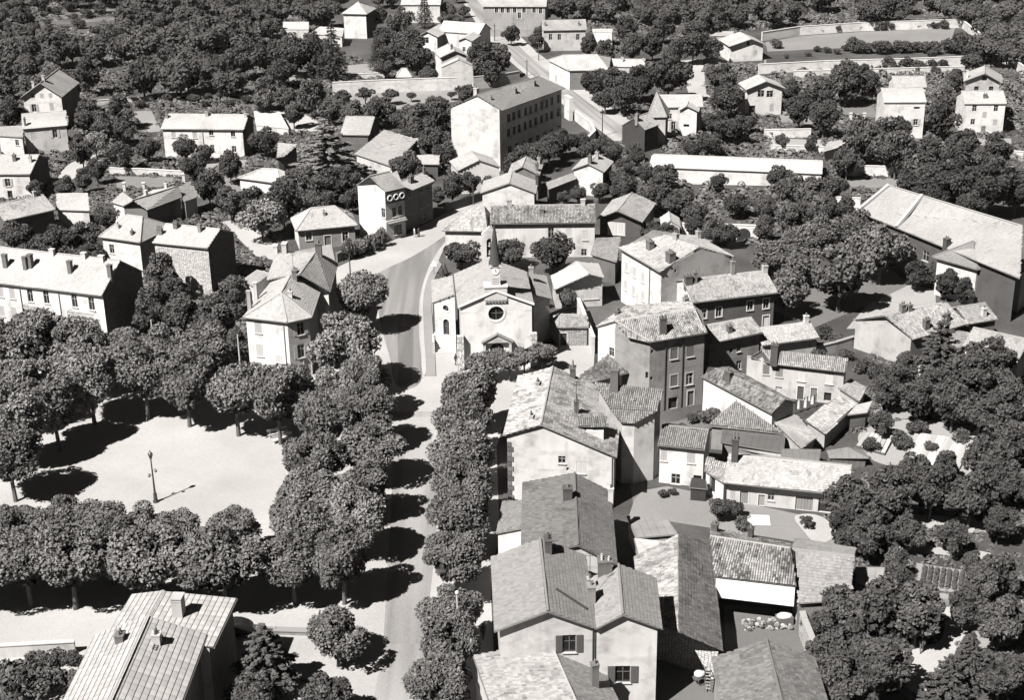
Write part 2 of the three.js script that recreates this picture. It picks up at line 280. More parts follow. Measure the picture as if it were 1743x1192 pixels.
  wl.forEach((w, wi) => {
    const sh = new THREE.Shape([V2(0, 0), V2(w.L, 0), ...w.t2.slice().reverse()]);
    for (const q of w.holes) sh.holes.push(q.s[0] === 'r' || q.s[0] === 'a' ? new THREE.Path(archPts(q)) : new THREE.Path([V2(q.x - q.w / 2, q.y - q.h / 2), V2(q.x - q.w / 2, q.y + q.h / 2), V2(q.x + q.w / 2, q.y + q.h / 2), V2(q.x + q.w / 2, q.y - q.h / 2)]));
    const gs = [new THREE.ShapeGeometry(sh)];
    for (const q of w.holes) { const D = 0.34, z = -D / 2; if (q.s[0] === 'r' || q.s[0] === 'a') { gs.push(archReveal(archPts(q), D)); continue; } gs.push(box(0.01, q.h, D, q.x - q.w / 2 - 0.005, q.y, z), box(0.01, q.h, D, q.x + q.w / 2 + 0.005, q.y, z), box(q.w, 0.01, D, q.x, q.y + q.h / 2 + 0.005, z), box(q.w, 0.01, D, q.x, q.y - q.h / 2 - 0.005, z)); }
    const m = new THREE.Matrix4().makeBasis(w.X, UPV, w.N); m.setPosition(w.O); const gg = merge(gs); gg.translate(0, 0, 0);
    const uvA = gg.attributes.uv, shift = rnd() * 9; for (let i = 0; i < uvA.count; i++) uvA.setXY(i, uvA.getX(i) + shift, uvA.getY(i) + shift * 0.7);
    gg.applyMatrix4(m);
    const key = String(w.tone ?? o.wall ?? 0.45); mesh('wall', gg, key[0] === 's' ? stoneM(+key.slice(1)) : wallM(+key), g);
    for (const q of w.holes) windowPart(g, q, { o: w.O, X: w.X, N: w.N }, o);
  });
  for (const c of o.chim || []) chimneyPart(g, c, org, faces);
  // gutters along level eaves
  if (o.gutter !== false && dist < 300) { o.walls.forEach((w, i) => { if (w.length > 2) return; const a = V[w[0]].clone().sub(org), b = V[w[1]].clone().sub(org), L = a.distanceTo(b), c = new THREE.CylinderGeometry(0.07, 0.07, L, 6); c.applyQuaternion(new THREE.Quaternion().setFromUnitVectors(UPV, V3().subVectors(b, a).normalize())); const p = a.lerp(b, 0.5).addScaledVector(off[i].n, 0.05); c.translate(p.x, p.y - 0.1, p.z); mesh('gutter', c, plainM(0.12), g); }); }
  o.out = { g, V, org, wl, faces }; return o.out;
}
// rectangular plan from two front corners and a rear one (all at the roof's edge)
function rectPlan(o) {
  const hb = o.hB ?? o.h, a = toV([...o.A, o.h]), b = toV([...o.B, hb]);
  const u = V3().subVectors(b, a).setY(0), w = u.length(); u.normalize(); const v = V3(u.z, 0, -u.x); if (v.z > 0.7) v.negate();
  let d = o.depth;
  if (d === undefined) { const q = o.D ? [o.D, o.h, a] : o.C ? [o.C, hb, b] : null; if (q) d = V3().subVectors(toV([...q[0], q[1]]), q[2]).setY(0).dot(v); else { const at = rise => 2 * V3().subVectors(toV([...o.ridge, o.h + rise]), b).setY(0).dot(v), k = o.slope ?? 0.42; let lo = 0.2, hi = 8; for (let i = 0; i < 40; i++) { const m = (lo + hi) / 2; if (m < k * at(m) / 2) lo = m; else hi = m; } o.rise = lo; d = at(lo); } }
  if (d < 1.5) { console.log('shallow plan', o.label, d); d = 4; }
  return { a, b, c: b.clone().addScaledVector(v, d), d: a.clone().addScaledVector(v, d), u, v, w, dep: d };
}
const dbg = (o, R, rise, f) => { if (globalThis.DBG) console.log((o.label || '').slice(0, 50), 'w', R.w.toFixed(1), 'd', R.dep.toFixed(1), 'h', o.h, 'rise', rise.toFixed(2), f === undefined ? '' : f.toFixed(2)); };
function gable(o) {                                                    // the gable looks at the front
  const R = rectPlan(o); let rise = o.rise, f = o.f ?? 0.5; const pk = o.peak || o.peakBack;
  if (pk) { const O = o.peak ? R.a : R.d, dir = ray(...pk), t = V3().subVectors(O, camera.position).dot(R.v) / dir.dot(R.v), p = camera.position.clone().addScaledVector(dir, t); rise = p.y - o.h; f = V3().subVectors(p, O).setY(0).dot(R.u) / R.w; }
  dbg(o, R, rise, f); rise = Math.max(0.5, rise); f = Math.min(0.85, Math.max(0.15, f));
  const r1 = R.a.clone().addScaledVector(R.u, R.w * f).setY(o.h + rise), r2 = R.d.clone().addScaledVector(R.u, R.w * f).setY(o.h + rise);
  return house({ ...o, pts: [R.a, R.b, R.c, R.d, r1, r2], faces: [[0, 4, 5, 3], [1, 2, 5, 4]], walls: [[0, 4, 1], [1, 2], [2, 5, 3], [3, 0]] });
}
function eaves(o) {                                                    // the long eaves look at the front
  const R = rectPlan(o), rise = o.rise ?? 2, f = o.f ?? 0.5, hl = o.hipL || 0, hr = o.hipR || 0; dbg(o, R, rise);
  const r1 = R.a.clone().lerp(R.d, f).addScaledVector(R.u, hl).setY(o.h + rise), r2 = R.b.clone().lerp(R.c, f).addScaledVector(R.u, -hr).setY(o.h + rise);
  const faces = [[0, 1, 5, 4], [2, 3, 4, 5]], walls = [[0, 1], hr ? [1, 2] : [1, 5, 2], [2, 3], hl ? [3, 0] : [3, 4, 0]];
  if (hr) faces.push([1, 2, 5]); if (hl) faces.push([3, 0, 4]);
  return house({ ...o, pts: [R.a, R.b, R.c, R.d, r1, r2], faces, walls });
}
// the point of the upright plane through A and B that is seen at (px, py)
function onPlane(A, B, px, py) { const a = toV(A), b = toV(B), u = V3().subVectors(b, a).setY(0).normalize(), n = V3(-u.z, 0, u.x), dir = ray(px, py); return camera.position.clone().addScaledVector(dir, V3().subVectors(a, camera.position).dot(n) / dir.dot(n)); }
function shed(o) { return house({ ...o, faces: [o.pts.map((_, i) => i)], walls: o.pts.map((_, i) => [i, (i + 1) % o.pts.length]) }); }   // one roof plane on walls
// ---------------------------------------------------------------- the houses of the village street
const LIGHT = [0.3, 0.1, 0.1, 0.75], WHITE = [0.36, 0.06, 0.06, 0.85], MOSSY = [0.27, 0.28, 0.34, 0.35], GREY = [0.15, 0.22, 0.25, 0.7], DARK = [0.085, 0.25, 0.2, 0.7], CANAL = [0.24, 0.3, 0.2, 0.5];

// pair of joined gables at the bottom of the photograph
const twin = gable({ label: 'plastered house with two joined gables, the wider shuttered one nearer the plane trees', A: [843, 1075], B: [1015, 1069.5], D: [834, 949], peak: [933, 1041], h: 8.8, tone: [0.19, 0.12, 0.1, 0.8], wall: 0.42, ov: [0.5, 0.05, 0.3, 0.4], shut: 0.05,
  faceTone: [1.1, 0.85], win: [[969, 1096, 1.15, 1.75, 'od']], chim: [[933, 938, 1.3, 1.3, 0.6, { tone: 0.06, pots: 2, potTone: 0.05 }], [1010, 1020, 0.9, 1.6, 0.7, { tone: 0.2, pots: 1 }], [1004, 1000, 0.5, 1.0, 0.5, { tone: 0.3, pots: 1 }]] });  // sunward slope lighter, the other darker: light painted into the tiles
gable({ label: 'plastered house with two joined gables, the narrower white one beside the barn yard', A: [1015, 1070], B: [1126.5, 1070], C: [1094, 983], peak: [1060.5, 1046.6], h: 8.8, tone: [0.19, 0.12, 0.1, 0.8], wall: 0.46, ov: [0.5, 0.35, 0.3, 0.05], shut: 0.06,
  faceTone: [1.1, 0.85], win: [[1060, 1148, 1.3, 1.7, 'od']], chim: [[1024, 972, 1.3, 1.4, 0.7, { tone: 0.1, pots: 2, potTone: 0.4 }], [1036, 975, 0.6, 1.2, 0.6, { tone: 0.1, potTone: 0.4 }]] });  // same painted light and shade on these two slopes
gable({ label: 'low wing with a pale tiled roof against the front of the two-gabled house', A: [858, 1262], B: [1085, 1262], hB: 3.6, D: [848, 1111], peakBack: [935, 1094], h: 5.6, faceTone: [0.95, 0.6], tone: [0.31, 0.2, 0.14, 0.5], roof: 'flat', wall: 0.42, ov: [0.2, 0.3, 0, 0.1],  // slope turned from the sun toned down, painted shade
  chim: [[1012, 1168, 0.6, 2.2, 0.6, { tone: 0.12, pots: 1 }]] });
gable({ label: 'house under a dark weathered roof in front of the great white gable', A: [888, 947], B: [1050, 962], hB: 6.4, D: [906, 822], peakBack: [978, 805], h: 7.4, tone: [0.115, 0.22, 0.15, 0.6], wall: 0.4, ov: [0.3, 0.3, 0, 0.2],
  chim: [[966, 850, 0.9, 1.3, 0.9, { tone: 0.06, pots: 1 }], [1041, 852, 0.5, 1.5, 0.5, { tone: 0.5 }]] });
shed({ label: 'lean-to with grey tiles and a white front beside the dark roofed house', pts: [[846, 907, 4.4], [893, 898, 6.2], [903, 850, 6.2], [856, 854, 4.4]], tone: [0.15, 0.2, 0.2, 0.6], wall: 0.5, ov: 0.1 });
const great = gable({ faceTone: [1.22, 0.9], label: 'great white gabled house with a mottled roof, dormer and dark quoined corner', A: [857, 740.5], B: [1049, 778], hB: 6.6, D: [854, 640], peak: [921, 723], h: 8.8, tone: [0.27, 0.26, 0.3, 0.35, 1.2], wall: 0.5, ov: [0.35, 0.3, 0.3, 0.35],  // left slope brightened, right one dimmed: sun and shade in the tile tone
  win: [[956.5, 783, 0.8, 0.9, 'w'], [966, 799, 0.25, 0.4, 'h'], [989, 796, 1.0, 1.5, 's', 0.42]],
  chim: [[975, 641, 1.2, 1.1, 0.6, { tone: 0.07, pots: 1, ph: 0.9 }], [981, 703, 0.5, 1.4, 0.5, { tone: 0.08, ph: 0.9 }], [915, 656, 0.8, 0.4, 0.4, { tone: 0.3, pots: 2 }], [904, 713, 0.7, 0.4, 0.4, { tone: 0.4 }]] });
// small house with the hipped tile roof behind it
shed({ label: 'small mossy tiled roof between the great white gable and the tall grey house', pts: [[987, 640, 5.4], [1004, 651, 5], [1069, 634, 5], [1035, 604, 7.2]], tone: [0.17, 0.35, 0.4, 0.35], wall: 0.35, ov: 0.3 });
house({ label: 'narrow house with a steep roof of round tiles stepping down beside the great gable', pts: [[1012, 652, 10.6], [1130, 664.5, 10.6], [1117, 700, 8.8], [1038, 695, 8.8], [1080, 721, 7.8], [1057, 719.5, 7.8]], faces: [[0, 1, 2, 3], [3, 2, 4, 5]], walls: [[0, 1], [1, 2], [2, 4], [4, 5], [5, 3], [3, 0]], roof: 'canal', tone: [0.17, 0.3, 0.15, 0.5], wall: 0.5, wallTones: [0.4, 0.3, 0.5, 0.5, 0.3, 0.3], ov: 0.25, noRidge: true, gutter: false,
  chim: [[1046, 663, 0.9, 2.4, 0.8, { tone: 0.1, pots: 0 }]] });
// tall grey house
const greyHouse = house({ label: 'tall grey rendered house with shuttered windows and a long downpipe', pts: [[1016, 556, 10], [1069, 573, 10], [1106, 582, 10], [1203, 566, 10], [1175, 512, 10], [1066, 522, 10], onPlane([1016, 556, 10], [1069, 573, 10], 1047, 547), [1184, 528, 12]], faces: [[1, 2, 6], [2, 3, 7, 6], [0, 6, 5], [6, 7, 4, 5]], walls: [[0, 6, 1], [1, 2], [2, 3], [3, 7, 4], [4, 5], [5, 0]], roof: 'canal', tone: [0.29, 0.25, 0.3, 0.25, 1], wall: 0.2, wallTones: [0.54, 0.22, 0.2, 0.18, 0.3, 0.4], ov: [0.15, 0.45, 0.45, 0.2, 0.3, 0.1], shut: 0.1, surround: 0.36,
  win: [[1147, 602, 1, 1.5, 'st'], [1175, 598, 1, 1.5, 's'], [1147, 648, 1, 1.55, 'st'], [1173, 645, 1, 1.6, 'wt'], [1174.5, 693, 0.9, 2.1, 'd'], [1145, 693, 1.3, 1.6, 'h'], [1096, 601, 0.35, 0.5, 'h'], [1095, 647, 0.35, 0.5, 'h'], [1116, 643, 0.4, 0.9, 'h'], [1054, 604, 0.8, 1.2, 'w']],
  chim: [[1128, 566, 0.8, 1.9, 0.7, { tone: 0.06 }], [1051, 537, 0.7, 0.6, 0.5, { tone: 0.1 }], [1167, 515, 0.6, 0.6, 0.6, { tone: 0.2, pots: 2 }]] });
// the big pale house and its neighbour behind
const paleHouse = house({ label: 'big pale house with rows of closed shutters and a broad low gable', pts: [[1052, 421, 8.6], [1123, 463, 8.6], [1250, 437, 8.6], [1186, 401, 8.6], [1189, 421, 10.8], [1130, 400.5, 10.8]], faces: [[0, 1, 4, 5], [2, 3, 5, 4]], walls: [[0, 1], [1, 4, 2], [2, 3], [3, 5, 0]], tone: [0.33, 0.16, 0.2, 0.6], wall: 0.5, wallTones: [0.56, 0.33, 0.4, 0.5], ov: [0.45, 0.3, 0.3, 0.3], shut: 0.36,  // front gable toned darker, its shade is in the wall colour
  win: [[1065.7, 454.6, 0.9, 1.4, 's'], [1079.7, 463.6, 0.9, 1.5, 's'], [1094, 472.7, 0.9, 1.5, 's'], [1064.5, 486, 0.9, 1.4, 's'], [1078, 495, 0.9, 1.4, 's'], [1094, 505, 0.9, 1.4, 's'], [1149.5, 461.5, 0.4, 0.5, 'h']],
  chim: [[1106, 424, 1.1, 1.2, 0.8, { tone: 0.12 }], [1141, 446, 1.2, 1.4, 1.0, { tone: 0.1 }], [1188, 406, 0.7, 1.1, 0.6, { tone: 0.3 }], [1150, 408, 0.8, 0.9, 0.6, { tone: 0.3 }]] });
eaves({ label: 'house with a dark painted front and white framed windows beside the plane trees', A: [1180, 515], B: [1324, 498], ridge: [1302, 461], h: 5.6, rise: 2.8, tone: [0.29, 0.22, 0.25, 0.5], roof: 'canal', wall: 0.4, wallTones: [0.075, 0.3, 0.3, 0.5], ov: [0.6, 0.25, 0.3, 0.15], surround: 0.6, trim: 0.6,
  win: [[1197, 535, 0.9, 1.3, 'wt'], [1223, 531.5, 0.9, 1.4, 'wt'], [1276.5, 520.5, 0.9, 1.4, 'wt'], [1303.5, 517, 0.9, 1.5, 'wt'], [1303, 548, 1.0, 2, 'd', 0.5]],
  chim: [[1171, 484, 1.0, 1.2, 0.8, { tone: 0.07 }], [1301, 464, 0.7, 1.0, 0.6, { tone: 0.4 }], [1230, 452, 0.5, 2.0, 0.5, { tone: 0.2 }], [1182.5, 482, 0.5, 1.6, 0.5, { tone: 0.14 }]] });
eaves({ label: 'small grey house with a speckled tile roof next to the tall grey house', A: [1209, 584], B: [1298, 566], ridge: [1272, 542], h: 5, rise: 1.9, roof: 'canal', tone: [0.29, 0.28, 0.25, 0.4], wall: 0.22, wallTones: [0.2, 0.2, 0.3, 0.2], ov: [0.45, 0.2, 0.2, 0.2], win: [[1244, 597, 0.5, 0.7, 'h'], [1257, 593, 0.6, 1, 'w'], [1257, 627, 0.8, 1.3, 'w']], chim: [[1241, 566, 0.6, 0.9, 0.6, { tone: 0.1 }]] });
eaves({ label: 'low outbuilding with a bleached tile roof and a white chimney block', A: [1297, 588], B: [1395, 575], ridge: [1375, 549], h: 3.2, rise: 1.8, roof: 'canal', tone: [0.34, 0.18, 0.15, 0.6], wall: 0.3, ov: [0.5, 0.2, 0.2, 0.2], chim: [[1371, 551, 0.6, 1.1, 0.5, { tone: 0.5 }]] });
house({ label: 'two storey cottage with a bent front under a roof of light round tiles', pts: [[1277.5, 607, 4.8], [1314, 618.6, 4.8], [1437, 633, 4.8], [1443, 609.5, 6.4], [1297, 595.5, 6.4]], faces: [[0, 1, 4], [1, 2, 3, 4]], walls: [[0, 1], [1, 2], [2, 3], [3, 4], [4, 0]], roof: 'canal', tone: [0.28, 0.28, 0.16, 0.5], wall: 0.38, ov: [0.35, 0.4, 0.2, 0.2, 0.2], shut: 0.42,
  win: [[1293, 628, 0.8, 1.4, 's', 0.12], [1326, 634, 0.9, 1.3, 's', 0.16], [1364, 641, 1, 1.3, 's'], [1411, 646, 1, 1.3, 's'], [1325, 665, 0.8, 1, 'h'], [1361.5, 676, 0.8, 1.9, 'd', 0.05], [1384, 679, 0.8, 1.9, 'd', 0.12], [1408, 676, 0.9, 1.2, 'h'], [1399, 683, 0.5, 1.6, 's', 0.12]],
  chim: [[1317, 611, 0.9, 1.9, 0.8, { tone: 0.06 }]] });
house({ label: 'house with a moss covered roof and a long blank white side wall', pts: [[1193.6, 640, 4.8], [1314, 704, 4.8], [1355, 686, 4.8], [1240, 625, 4.8], [1217, 628, 6], [1336, 681, 6]], faces: [[0, 1, 5, 4], [2, 3, 4, 5]], walls: [[0, 1], [1, 5, 2], [2, 3], [3, 4, 0]], roof: 'canal', tone: [0.17, 0.45, 0.42, 0.3, 0.8], wall: 0.5, wallTones: [0.54, 0.26, 0.3, 0.3], ov: [0.25, 0.25, 0.3, 0.15], chim: [[1240, 646, 0.9, 1.0, 0.7, { tone: 0.08 }]] });
shed({ label: 'triangular roof of ribbed round tiles below the blank white side wall', pts: [[1205, 724, 3.2], [1316, 736, 3.2], [1334, 738, 3.1], [1252, 683, 5.2]], roof: 'canal', tone: [0.19, 0.3, 0.12, 0.5], wall: 0.2, ov: 0.2 });
shed({ label: 'dark seamed sheet roof below the triangular tile roof', pts: [[1227, 752, 2.4], [1332, 770, 2.3], [1335, 741, 2.9], [1230, 729, 2.9]], roof: 'sheet', tone: [0.075], wall: 0.15, ov: 0.15, thick: 0.08 });
shed({ label: 'narrow pale strip roof along the foot of the dark seamed sheet roof', pts: [[1258, 763, 1.8], [1328, 779, 1.8], [1330, 767, 2.2], [1256, 757, 2.2]], roof: 'sheet', tone: [0.25], wall: 0.12, ov: 0.1, thick: 0.06 });
shed({ label: 'low grey sheet roofed lean-to beside the garden of cold frames', pts: [[1330, 780, 2], [1392, 788, 2], [1396, 765, 2.6], [1332, 764, 2.6]], roof: 'sheet', tone: [0.12], wall: 0.12, ov: 0.1, thick: 0.06 });
shed({ label: 'bleached tile roof in the corner between the mossy house and the cottage', pts: [[1318, 719, 3.3], [1364, 762, 2.4], [1389, 744, 2.4], [1355, 706, 3.3]], roof: 'flat', tone: [0.3, 0.15, 0.1, 0.7], wall: 0.35, ov: 0.2 });
shed({ label: 'long lean-to roof of speckled tiles running up beside the cottage doors', pts: [[1371, 715, 2.9], [1405, 738, 2.3], [1457, 687, 2.3], [1427, 674, 2.9]], roof: 'canal', tone: [0.3, 0.25, 0.2, 0.5], wall: 0.3, ov: 0.2 });
shed({ label: 'small square shed roof by the end of the cottage', pts: [[1427, 660, 2.8], [1462, 683, 2.2], [1474, 660, 2.2], [1448, 645, 2.8]], roof: 'flat', tone: [0.26, 0.2, 0.2, 0.6], wall: 0.3, ov: 0.15 });
shed({ label: 'little pale roofed garden hut open at the side', pts: [[1443, 706, 2.3], [1475, 702, 2.2], [1484, 683, 2.5], [1457, 689, 2.5]], roof: 'sheet', tone: [0.34], wall: 0.1, ov: 0.15, thick: 0.06 });
// yard houses
eaves({ label: 'small white house with ribbed round tiles at the edge of the courtyard', A: [1119, 757], B: [1200, 765.5], ridge: [1206, 732], h: 5, rise: 1.9, roof: 'canal', tone: [0.17, 0.3, 0.14, 0.5], wall: 0.52, ov: [0.4, 0.2, 0.2, 0.2], shut: 0.3,
  win: [[1176, 780, 0.9, 1.3, 's'], [1150, 817, 1.0, 1.3, 'w'], [1127, 775, 0.7, 1.4, 's'], [1190, 818, 0.9, 1.2, 'h']] });
shed({ label: 'white annex with a tall dark doorway and a scrap of tiled roof', pts: [[1200, 801, 3], [1232, 822, 2.8], [1252, 792, 3.8], [1203, 779, 4]], tone: [0.27, 0.3, 0.3, 0.4], roof: 'canal', wall: 0.5, ov: 0.1, win: [[1212, 826, 0.95, 1.9, 'h']] });
eaves({ label: 'long low workshop with a bleached roof facing the courtyard', A: [1232, 821], B: [1444, 843], ridge: [1447, 795], h: 2.9, rise: 1.6, tone: [0.33, 0.14, 0.16, 0.6, 0.9], wall: 0.4, ov: [0.8, 0.3, 0.2, 0.2], trim: 0.45,
  win: [[1266, 847, 0.9, 1.6, 'd', 0.16], [1296, 848, 0.7, 1.4, 'd', 0.2], [1312, 846, 0.7, 0.9, 'w'], [1368, 861, 1.9, 1.8, 'd', 0.16], [1247, 843, 0.5, 1.1, 's'], [1404, 862, 1.5, 1.7, 'h']], chim: [[1250, 784, 0.7, 2.6, 0.7, { tone: 0.05, ph: 0.9 }]] });
shed({ label: 'black tarpaulin lean-to against the white house in the courtyard', pts: [[1174, 829, 1.7], [1203, 832, 1.7], [1200, 816, 2.4], [1178, 813, 2.4]], roof: 'sheet', tone: [0.02], wall: 0.02, ov: 0.08, thick: 0.06 });
// the barn group
house({ label: 'open hangar with a striped canal tile roof above a bright white fascia', pts: [[1217, 981, 5], [1355, 997, 5], [1348, 928, 5], [1208.5, 899, 5], [1208.5, 913, 6.6], [1346, 934, 6.6]], faces: [[0, 1, 5, 4], [2, 3, 4, 5]], walls: [[1, 5, 2], [2, 3], [3, 4, 0]].map((w, i) => i === 2 ? [3, 4, 0] : w).concat([[0, 1]]), roof: 'canal', tone: [0.27, 0.3, 0.36, 0.1, 2.6], wall: 0.12, wallTones: [0.15, 0.2, 0.15, 0.78], ov: [0.1, 0.2, 0.1, 0.12], base: 2.6, gutter: false,
  chim: [[1216, 906, 0.6, 0.9, 0.6, { tone: 0.08 }], [1277, 916, 0.5, 1.1, 0.5, { tone: 0.05 }]] });
house({ label: 'barn bay with a plain grey sheet roof at the end of the hangar', pts: [[1359, 1026, 3.6], [1448, 1020, 3.6], [1456, 932, 4.8], [1353, 916, 4.8], [1347, 934.5, 6.2], [1452, 947, 6.2]], faces: [[0, 1, 5, 4], [2, 3, 4, 5]], walls: [[0, 1], [1, 5, 2], [2, 3], [3, 4, 0]], roof: 'flat', tone: [0.2, 0.12, 0.12, 0.7], wall: 0.15, ov: [0.25, 0.3, 0.2, 0.05] });
house({ label: 'barn with one pale mossy slope and one dark slope running towards the bottom yard', pts: [[1092, 1052, 4], [1156, 1075, 5.8], [1229, 1106, 3.6], [1210, 925, 3.6], [1155, 909, 5.8], [1080, 948, 4]], faces: [[0, 1, 4, 5], [1, 2, 3, 4]], walls: [[0, 1, 2], [2, 3], [3, 4, 5], [5, 0]], tone: [0.2, 0.3, 0.3, 0.45], wall: 0.35, wallTones: ['s0.3', 0.1, 0.2, 0.2], ov: [0.15, 0.3, 0.1, 0.1], noRidge: true, faceTone: [1.35, 0.48] });  // lichen on the pale slope; the slope away from sun carries painted shade
shed({ label: 'sagging pale tin sheet roof between the barn and the two-gabled house', pts: [[1090, 957, 3.6], [1137, 942, 4], [1151, 924, 4.2], [1080, 916, 3.8]], roof: 'sheet', tone: [0.36], wall: 0.2, ov: 0.1, thick: 0.06 });
shed({ label: 'flat pale terrace roof beyond the sagging tin sheets', pts: [[1083, 915, 2.6], [1153, 909, 2.6], [1136, 884, 2.6], [1068, 878, 2.6]], roof: 'sheet', tone: [0.2], wall: 0.3, ov: 0.1 });
gable({ label: 'outbuilding with a worn grey hipped tile roof at the bottom edge of the yard', A: [1237, 1250], B: [1424, 1250], D: [1218, 1120], peakBack: [1304.6, 1089], h: 4.4, tone: [0.13, 0.25, 0.3, 0.6], wall: 0.25, ov: 0.25 });
shed({ label: 'tiny flat roofed shed at the end of the barn bay', pts: [[1456, 992, 2.2], [1499, 1004, 2.2], [1505, 966, 2.3], [1457, 965, 2.3]], roof: 'sheet', tone: [0.24], wall: 0.2, ov: 0.08, thick: 0.07 });

// bottom corner, roof of large pale panels
const panelHouses = [
  gable({ label: 'house roofed in large pale panels nearest the bottom edge, its ladder hooked on the slope', A: [85, 1240], B: [294, 1240], C: [349, 1080], peakBack: [252, 1049], h: 7.4, roof: 'panel', tone: [0.3, 0, 0, 1], wall: 0.4, wallTones: [0.4, 0.14, 0.4, 0.4], ov: [0.2, 0.4, 0.1, 0.3],
    chim: [[206, 1092, 0.9, 0.7, 0.7, { tone: 0.12, pots: 2 }], [268, 1095, 0.7, 0.9, 0.7, { tone: 0.4, pots: 2, potTone: 0.08 }]] }),
  gable({ label: 'rear part of the panel roofed house with one big plastered chimney', A: [176, 1095], B: [364, 1102], C: [390, 1018], peakBack: [278, 1008], h: 7.2, roof: 'panel', tone: [0.3, 0, 0, 1], wall: 0.4, wallTones: [0.4, 0.14, 0.4, 0.4], ov: [0, 0.4, 0.3, 0.3], chim: [[306, 1047, 1.1, 1.9, 0.9, { tone: 0.36, pots: 0 }]] })];

// ---------------------------------------------------------------- church surroundings
eaves({ label: 'long presbytery wing with a speckled tile roof behind the church spire', A: [834, 381], B: [1015, 379], ridge: [1013, 348.5], h: 6, rise: 2.2, roof: 'canal', tone: [0.25, 0.35, 0.3, 0.35, 0.9], wall: 0.5, ov: [0.45, 0.25, 0.2, 0.1], shut: 0.4,
  win: [[938, 397, 0.9, 1.7, 'o'], [968, 396.5, 0.9, 1.5, 's'], [995.6, 401, 0.9, 1.6, 's'], [994, 430, 0.9, 1.2, 'w']], chim: [[867, 351, 0.8, 1, 0.6, { tone: 0.3, pots: 0 }], [992, 350, 0.7, 1, 0.6, { tone: 0.4, pots: 0 }], [923, 364, 0.5, 0.7, 0.5, { tone: 0.12, pots: 0 }]] });
house({ label: 'hipped end house of the presbytery by the bend of the street', pts: [[753, 392.5, 4.8], [829, 394, 4.8], [836, 366, 4.8], [764, 371, 4.8], [804, 350, 8], [824, 352, 8]], faces: [[0, 1, 5, 4], [1, 2, 5], [2, 3, 4, 5], [3, 0, 4]], walls: [[0, 1], [1, 2], [2, 3], [3, 0]], tone: [0.29, 0.2, 0.2, 0.5], wall: 0.5, ov: 0.4 });
gable({ label: 'gabled barn with an open front behind the presbytery', A: [1017, 372], B: [1093, 378], C: [1099.6, 345], peak: [1051, 359], h: 4.8, tone: [0.27, 0.15, 0.2, 0.6], wall: 0.1, wallTones: [0.06, 0.12, 0.3, 0.3], ov: [0.9, 0.3, 0.3, 0.2], win: [[1049, 389, 3, 2.2, 's', 0.4]] });
shed({ label: 'sloping patched roof between the presbytery and the big pale house', pts: [[1006, 433, 4.2], [1049, 446, 3.8], [1056, 403, 5], [1014, 406, 5]], tone: [0.2, 0.2, 0.2, 0.6], wall: 0.1, ov: 0.2 });
house({ label: 'white cottage with a wide pale roof beside the church apse', pts: [[944, 493, 3.2], [1028, 473, 4.6], [1018, 449, 4.6], [938, 470, 3.2], [1003, 467, 5.6], [982, 446, 5.6]], faces: [[0, 4, 5, 3], [1, 2, 5, 4]], walls: [[0, 4, 1], [1, 2], [2, 5, 3], [3, 0]], tone: WHITE, wall: 0.42, ov: [0.4, 0.2, 0.2, 0.2], win: [[1006, 500, 2.2, 1.7, 's', 0.36]] });
house({ label: 'small stone hut with a hipped roof and a dark door near the church', pts: [[950, 557, 2.9], [1002, 557, 2.9], [998, 536, 3.6], [952, 534, 3.6], [932, 541, 2.9]], faces: [[0, 1, 2, 3], [0, 3, 4]], walls: [[0, 1], [1, 2], [2, 3], [3, 4], [4, 0]], tone: [0.26, 0.18, 0.2, 0.6], wall: 0.3, wallTones: ['s0.2', 's0.2', 's0.2', 0.4, 0.4], ov: 0.2, win: [[959, 572, 0.9, 1.9, 'd', 0.02]] });
// the street bend: houses opposite the church
const cornerHouse = house({ label: 'corner house with a many sided light roof at the edge of the square', pts: [[414, 540, 8.4], [489, 549, 8.4], [531, 540, 8.4], [545, 497, 8.4], [463, 480, 8.4], [479, 499, 11], [497, 466, 11]], faces: [[0, 1, 5], [1, 2, 5], [2, 3, 6, 5], [0, 5, 6, 4], [3, 4, 6]], walls: [[0, 1], [1, 2], [2, 3], [3, 4], [4, 0]], roof: 'flat', tone: [0.31, 0.12, 0.08, 0.8], wall: 0.5, wallTones: [0.56, 0.3, 0.1, 0.3, 0.5], ov: [0.35, 0.35, 0.4, 0.1, 0.3], shut: 0.3,
  win: [[440, 558, 1, 1.6, 's'], [443, 597, 1, 1.7, 's', 0.36], [512, 560, 1, 1.7, 'o'], [513, 598, 1, 1.9, 'o'], [529, 640, 1, 2.4, 'd', 0.3], [476, 612, 1, 1, 's', 0.4]],
  chim: [[503, 476, 1.2, 1.4, 0.6, { tone: 0.14, pots: 1 }], [495, 506, 0.5, 0.8, 0.5, { tone: 0.5 }], [424, 525, 0.5, 2.6, 0.5, { tone: 0.3, pots: 0 }], [433, 508, 0.6, 2.6, 0.5, { tone: 0.45, pots: 0 }]] });
house({ label: 'taller rear house with a ribbed roof and white fire walls above the bend', pts: [[562, 496, 8.8], [575, 447, 8.8], [470, 432, 8.8], [455, 476, 8.8], [511, 467, 11.8], [538, 429, 11.8]], faces: [[0, 1, 5, 4], [2, 3, 4, 5]], walls: [[0, 1], [1, 5, 2], [2, 3], [3, 4, 0]], tone: [0.29, 0.14, 0.12, 0.6], wall: 0.5, wallTones: [0.1, 0.3, 0.55, 0.5], ov: 0.3, chim: [[543, 428, 0.9, 1.5, 0.9, { tone: 0.1 }], [486, 432, 1.2, 1.6, 0.7, { tone: 0.4, pots: 0 }], [468, 430, 1.0, 1.3, 0.6, { tone: 0.55, pots: 0 }]] });
shed({ label: 'little white outbuilding with a round topped roof behind the corner house', pts: [[414, 476, 5], [431, 487, 5], [462, 465, 5.4], [438, 459, 5.4]], tone: LIGHT, wall: 0.5, ov: 0.2 });
